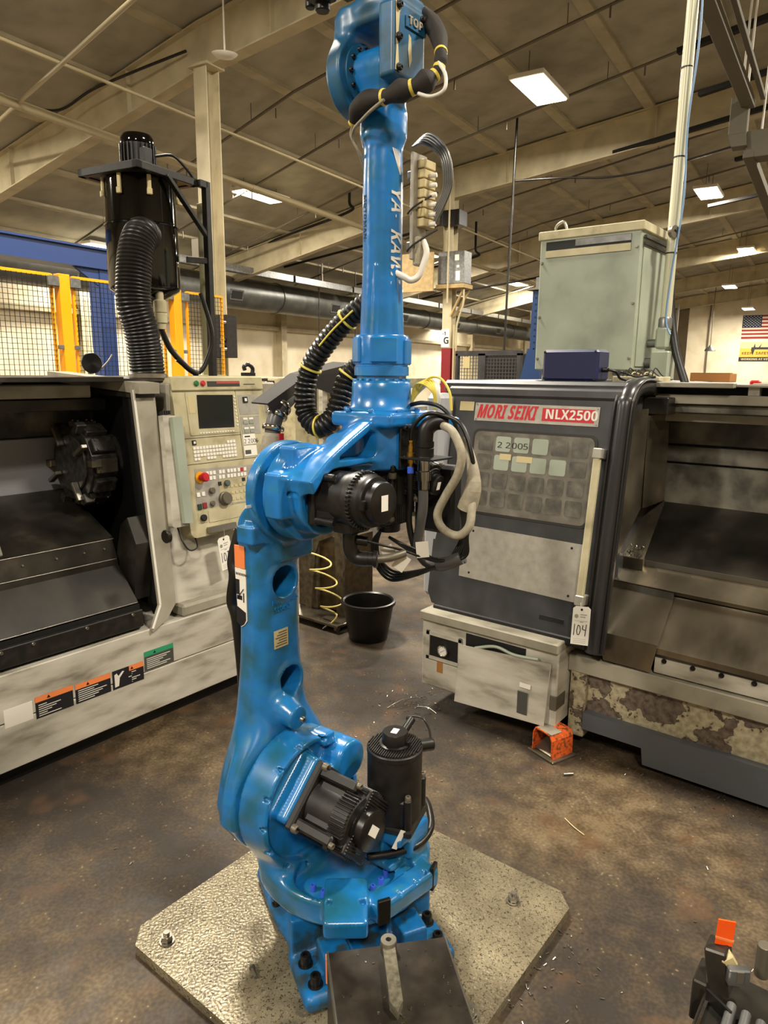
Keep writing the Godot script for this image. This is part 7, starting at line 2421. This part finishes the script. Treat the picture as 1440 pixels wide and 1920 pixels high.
	wire(st, [Vector3(-4.2, 6.3, -11.58), Vector3(-4.22, 5.2, -11.58), Vector3(-4.25, 3.5, -11.57), Vector3(-4.27, 1.6, -11.56)], 0.022, 6)
	single("drop_cable", st, M.black, "thin black cable dropping from the second beam left of the green-grey cabinet", "cable", Vector3.ZERO, BF)
	st = S()
	wire(st, [Vector3(-4.2, 5.2, -11.6), Vector3(-3.4, 5.22, -11.9), Vector3(-2.6, 5.3, -12.6), Vector3(-1.4, 5.5, -12.9), Vector3(0.5, 5.8, -12.8)], 0.02, 6)
	single("beam_cable", st, M.black, "drooping black cable along the underside of the second roof beam", "cable", Vector3.ZERO, BF)
	st = S()
	wire(st, [Vector3(-9.0, 5.35, -5.0), Vector3(-8.6, 5.32, -5.3), Vector3(-8.0, 5.5, -5.4), Vector3(-7.2, 5.62, -5.5), Vector3(-6.4, 5.75, -5.65)], 0.018, 6)
	single("loose_cable", st, M.black, "loose dark cable hanging under the roof at the upper left", "cable", Vector3.ZERO, BF)
	st = S()
	lathe(st, Vector3(-5.45, 5.36, -5.35), Vector3(0.1, 1, 0.1), [Vector2(0, 0), Vector2(0.1, 0.015), Vector2(0.15, 0.05), Vector2(0.155, 0.06), Vector2(0, 0.075)], 24)
	cy(st, Vector3(-5.45, 5.4, -5.35), Vector3(-5.45, 6.2, -5.35), 0.012, -1, 6)
	single("round_fixture", st, M.white, "small round white fixture beside the top of the cream column", "fixture", Vector3.ZERO, BF)
	for q: Array in [[-12.4, -16.5, "thin rope hanging in front of the cream wall, left one"], [-12.2, -18.2, "thin rope hanging in front of the cream wall beside the wall column"], [-9.0, -27.0, "thin pale rope hanging right of the red-footed column"], [-8.0, -33.0, "thin pale rope hanging above the wire-guarded machine"]]:
		st = S()
		cy(st, Vector3(q[0], 1.0, q[1]), Vector3(q[0], roof_y(q[0]), q[1]), 0.014, -1, 5)
		single("drop_rope", st, M.black if q[1] > -20.0 else M.white, q[2], "rope", Vector3.ZERO, BF, "ropes hanging from the roof")

func far_things() -> void:
	# flag and safety banner on the far wall
	var t := thing("flag", "striped red, white and blue flag hanging on the cream far wall", "flag", Vector3(-3.2, 3.75, -43.9), BF)
	var x0 := -3.2
	var y0 := 3.74
	var hs := 1.27 / 13.0
	for k in 13:
		part(t, "stripe", lb(Vector3(x0, y0 + k * hs, -43.99), Vector3(x0 + 2.4, y0 + (k + 1) * hs, -43.95), 0), mt(hx("8f1d24"), 0.8) if k % 2 == 0 else mt(hx("d9c3ad"), 0.8))
	var ca := part(t, "canton", lb(Vector3(x0, y0 + 6 * hs, -43.95), Vector3(x0 + 0.97, y0 + 13 * hs, -43.94), 0), mt(hx("1f2737"), 0.8))
	for r in 9:
		for c in (6 if r % 2 == 0 else 5):
			var st := S()
			var cx := x0 + 0.08 + c * 0.162 + (0.0 if r % 2 == 0 else 0.081)
			var cyy := y0 + 6 * hs + 0.07 + r * 0.068
			var v := PackedVector2Array()
			for j in 10:
				var rr := 0.028 if j % 2 == 0 else 0.011
				v.append(Vector2(cx + rr * sin(TAU * j / 10), cyy + rr * cos(TAU * j / 10)))
			prism(st, v, 0.003, Transform3D(Basis(), Vector3(0, 0, -43.94)))
			part(ca, "star", st, M.paper)
	t = thing("safety_banner", "yellow and black banner reading KEEP SAFETY below the flag", "banner", Vector3(-3.2, 2.5, -43.9), BF)
	part(t, "field", lb(Vector3(-3.2, 2.72, -43.99), Vector3(-0.4, 3.55, -43.96), 0), mt(hx("d9ac45"), 0.8))
	part(t, "upper_field", lb(Vector3(-3.2, 3.2, -43.965), Vector3(-0.4, 3.55, -43.955), 0), mt(hx("dcc58c"), 0.8))
	part(t, "lower_strip", lb(Vector3(-3.22, 2.5, -43.99), Vector3(-0.4, 2.72, -43.955), 0), M.ink)
	part(t, "lettering", letters("KEEP", Vector3(-3.1, 2.86, -43.955), Vector3.RIGHT, Vector3.UP, 0.14, 0.01, true, 1.2), mt(hx("6b4d12"), 0.8))
	part(t, "lettering", letters("SAFETY", Vector3(-2.38, 2.86, -43.955), Vector3.RIGHT, Vector3.UP, 0.14, 0.01, true, 1.2), mt(hx("6b4d12"), 0.8))
	part(t, "lettering", letters("WORKING AT VERY", Vector3(-3.1, 2.55, -43.95), Vector3.RIGHT, Vector3.UP, 0.1, 0.01, true, 1.25), M.tan)
	var st := S()
	b2(st, Vector3(-2.62, 3.14, -43.955), Vector3(-0.6, 3.26, -43.945), 0)
	prism(st, V2([-2.64, 3.14, -2.45, 3.14, -2.53, 2.8]), 0.01, Transform3D(Basis(), Vector3(0, 0, -43.955)))
	prism(st, V2([-1.25, 3.14, -1.0, 3.14, -1.3, 2.8]), 0.01, Transform3D(Basis(), Vector3(0, 0, -43.955)))
	prism(st, V2([-2.52, 3.26, -2.42, 3.26, -2.46, 3.48]), 0.01, Transform3D(Basis(), Vector3(0, 0, -43.955)))
	prism(st, V2([-2.26, 3.26, -2.18, 3.26, -2.1, 3.48]), 0.01, Transform3D(Basis(), Vector3(0, 0, -43.955)))
	part(t, "caliper_picture", st, M.ink)
	t = thing("pendant_lamp", "small grey pendant lamp on a cord before the cream far wall", "lamp", Vector3(-4.3, 3.1, -40), BF)
	st = S()
	lathe(st, Vector3(-4.25, 2.95, -40), Vector3.UP, [Vector2(0.28, 0), Vector2(0.24, 0.1), Vector2(0.08, 0.22), Vector2(0.05, 0.3), Vector2(0, 0.3)], 20)
	part(t, "shade", st, M.galv)
	st = S()
	cy(st, Vector3(-4.25, 3.25, -40), Vector3(-4.25, 6.3, -40), 0.02, -1, 6)
	part(t, "cord", st, M.conduit)
	st = S()
	cy(st, Vector3(-4.9, 0, -43.9), Vector3(-4.9, 6.0, -43.9), 0.04, -1, 6)
	single("wall_conduit", st, M.conduit, "dark vertical conduit on the cream far wall left of the pendant lamp", "conduit", Vector3.ZERO, BF)
	# rack with goods left of the far wall
	t = thing("pallet_rack", "tall dark storage rack with brown goods left of the cream far wall", "rack", Vector3(-5.9, 0, -37), BF)
	for x in [-7.0, -6.3, -5.5]:
		part(t, "upright", lb(Vector3(x - 0.05, 0, -37.1), Vector3(x + 0.05, 5.2, -36.9), 0), M.conduit)
	for k in 6:
		part(t, "beam", lb(Vector3(-7.0, 0.6 + k * 0.85, -37.1), Vector3(-5.5, 0.7 + k * 0.85, -36.9), 0), M.sheetdark)
	for k in 12:
		var side: String = ["left", "middle", "right"][k % 3]
		var level: String = ["bottom", "second", "third", "top"][k / 3]
		var bxs := S()
		var x := -6.9 + (k % 3) * 0.46
		var y := 0.705 + (k / 3) * 0.85
		b2(bxs, Vector3(x, y, -37.3), Vector3(x + 0.36, y + 0.35 + 0.1 * (k % 2), -37.11), 0.01)
		single("carton", bxs, M.card if k % 2 else M.conduit, "%s carton on the %s loaded shelf of the far storage rack, %s one" % ["brown" if k % 2 else "grey", level, side], "box", Vector3.ZERO, BF, "cartons on the far storage rack")
	# machine with wire guard between column and cabinet
	t = thing("guarded_machine", "dark grey machine with black wire mesh guard windows behind the right-hand lathe", "machine", Vector3(-3, 0, -6.3))
	st = S()
	b2(st, Vector3(-3.46, 1.90, -6.03), Vector3(-2.58, 1.96, -5.97), 0.003)
	b2(st, Vector3(-3.46, 1.0, -6.03), Vector3(-2.58, 1.6, -5.97), 0.003)
	for q: Array in [[-3.46, -3.42], [-3.14, -3.04], [-2.63, -2.58]]:
		b2(st, Vector3(q[0], 1.55, -6.03), Vector3(q[1], 1.93, -5.97), 0.003)
	part(t, "guard_frame", st, M.darkgrey)
	part(t, "body", lb(Vector3(-3.44, 0.0, -7.2), Vector3(-2.6, 1.55, -6.03), 0.01), M.darkgrey)
	part(t, "inside", lb(Vector3(-3.44, 1.55, -6.9), Vector3(-2.6, 1.94, -6.5), 0.01), M.dark)
	st = S()
	for k in 21: bx(st, Vector3(-3.42 + k * 0.04, 1.75, -6.0), Vector3(0.006, 0.36, 0.006), 0)
	for k in 9: bx(st, Vector3(-3.02, 1.59 + k * 0.04, -5.995), Vector3(0.82, 0.006, 0.006), 0)
	part(t, "wire_mesh", st, M.grille, "", "stuff")
	part(t, "tags", lb(Vector3(-3.34, 1.76, -5.97), Vector3(-3.25, 1.89, -5.965), 0), M.tan)
	# blue jib column
	t = thing("jib_column", "dark blue perforated column with flared foot behind the green-grey cabinet", "column", Vector3(-1.44, 0, -4.0))
	st = S()
	bar(st, Vector3(-1.44, 1.2, -4), Vector3(-1.42, 2.36, -4), 0.075, 0.075, 0.004)
	prism(st, V2([-1.56, 0.0, -1.56, 1.55, -1.48, 1.9, -1.4, 1.9, -1.34, 1.55, -1.34, 0.0]), 0.08, Transform3D(Basis(), Vector3(0, 0, -4.04)))
	part(t, "column", st, mt(hx("1e3a66"), 0.4))
	part(t, "cap", lb(Vector3(-1.5, 2.36, -4.06), Vector3(-1.36, 2.375, -3.94), 0.002), M.steel)
	st = S()
	cy(st, Vector3(-1.42, 2.375, -4), Vector3(-1.42, 2.46, -4), 0.03, -1, 14, 0.003)
	part(t, "pivot", st, M.galv)
	for k in 9:
		st = S()
		cy(st, Vector3(-1.425 , 1.9 + k * 0.05, -3.9625), Vector3(-1.425, 1.9 + k * 0.05, -3.96), 0.008, -1, 10)
		part(t, "bolt_hole", st, M.dark)
	# beige machine seen between the control panel and the robot
	t = thing("beige_machine", "beige machine with open dark front seen between control panel and robot hose", "machine", Vector3(-5, 0, -5.3))
	part(t, "cabinet", lb(Vector3(-6.3, 0, -6.0), Vector3(-5.25, 1.62, -5.0), 0.02), M.cream)
	part(t, "screen_box", lb(Vector3(-5.76, 1.42, -5.0), Vector3(-5.6, 1.58, -4.96), 0.004), M.dark)
	part(t, "screen_label", lb(Vector3(-5.74, 1.54, -4.96), Vector3(-5.7, 1.57, -4.955), 0), M.paper)
	part(t, "side_body", lb(Vector3(-5.25, 0, -6.2), Vector3(-3.9, 1.3, -5.6), 0.02), M.dirty)
	part(t, "top_beam", lb(Vector3(-5.3, 1.52, -6.0), Vector3(-3.8, 1.64, -5.4), 0.01), M.cream)
	for k in 7:
		st = S()
		var x := -5.2 + k * 0.2
		b2(st, Vector3(x, 0.3, -5.5 + 0.05 * (k % 2)), Vector3(x + 0.07, 1.5 - 0.1 * (k % 3), -5.4), 0.004)
		part(t, "fixture_rail", st, [M.dirty, M.sheetmid, M.wood][k % 3])
		st = S()
		b2(st, Vector3(x + 0.05, 0.9 + 0.15 * (k % 3), -5.45), Vector3(x + 0.2, 1.0 + 0.15 * (k % 3), -5.35), 0.006)
		part(t, "cross_block", st, [M.sheetdark, M.card, M.cream][k % 3])
	t = thing("wall_door", "beige double door in the left wall behind the red-footed column", "door", Vector3(-14.6, 0, -38), BF)
	part(t, "leaf", lb(Vector3(-14.7, 0, -40.5), Vector3(-14.62, 2.1, -39.0), 0.01), M.cream)
	part(t, "leaf", lb(Vector3(-14.7, 0, -42.05), Vector3(-14.62, 2.1, -40.55), 0.01), M.cream)
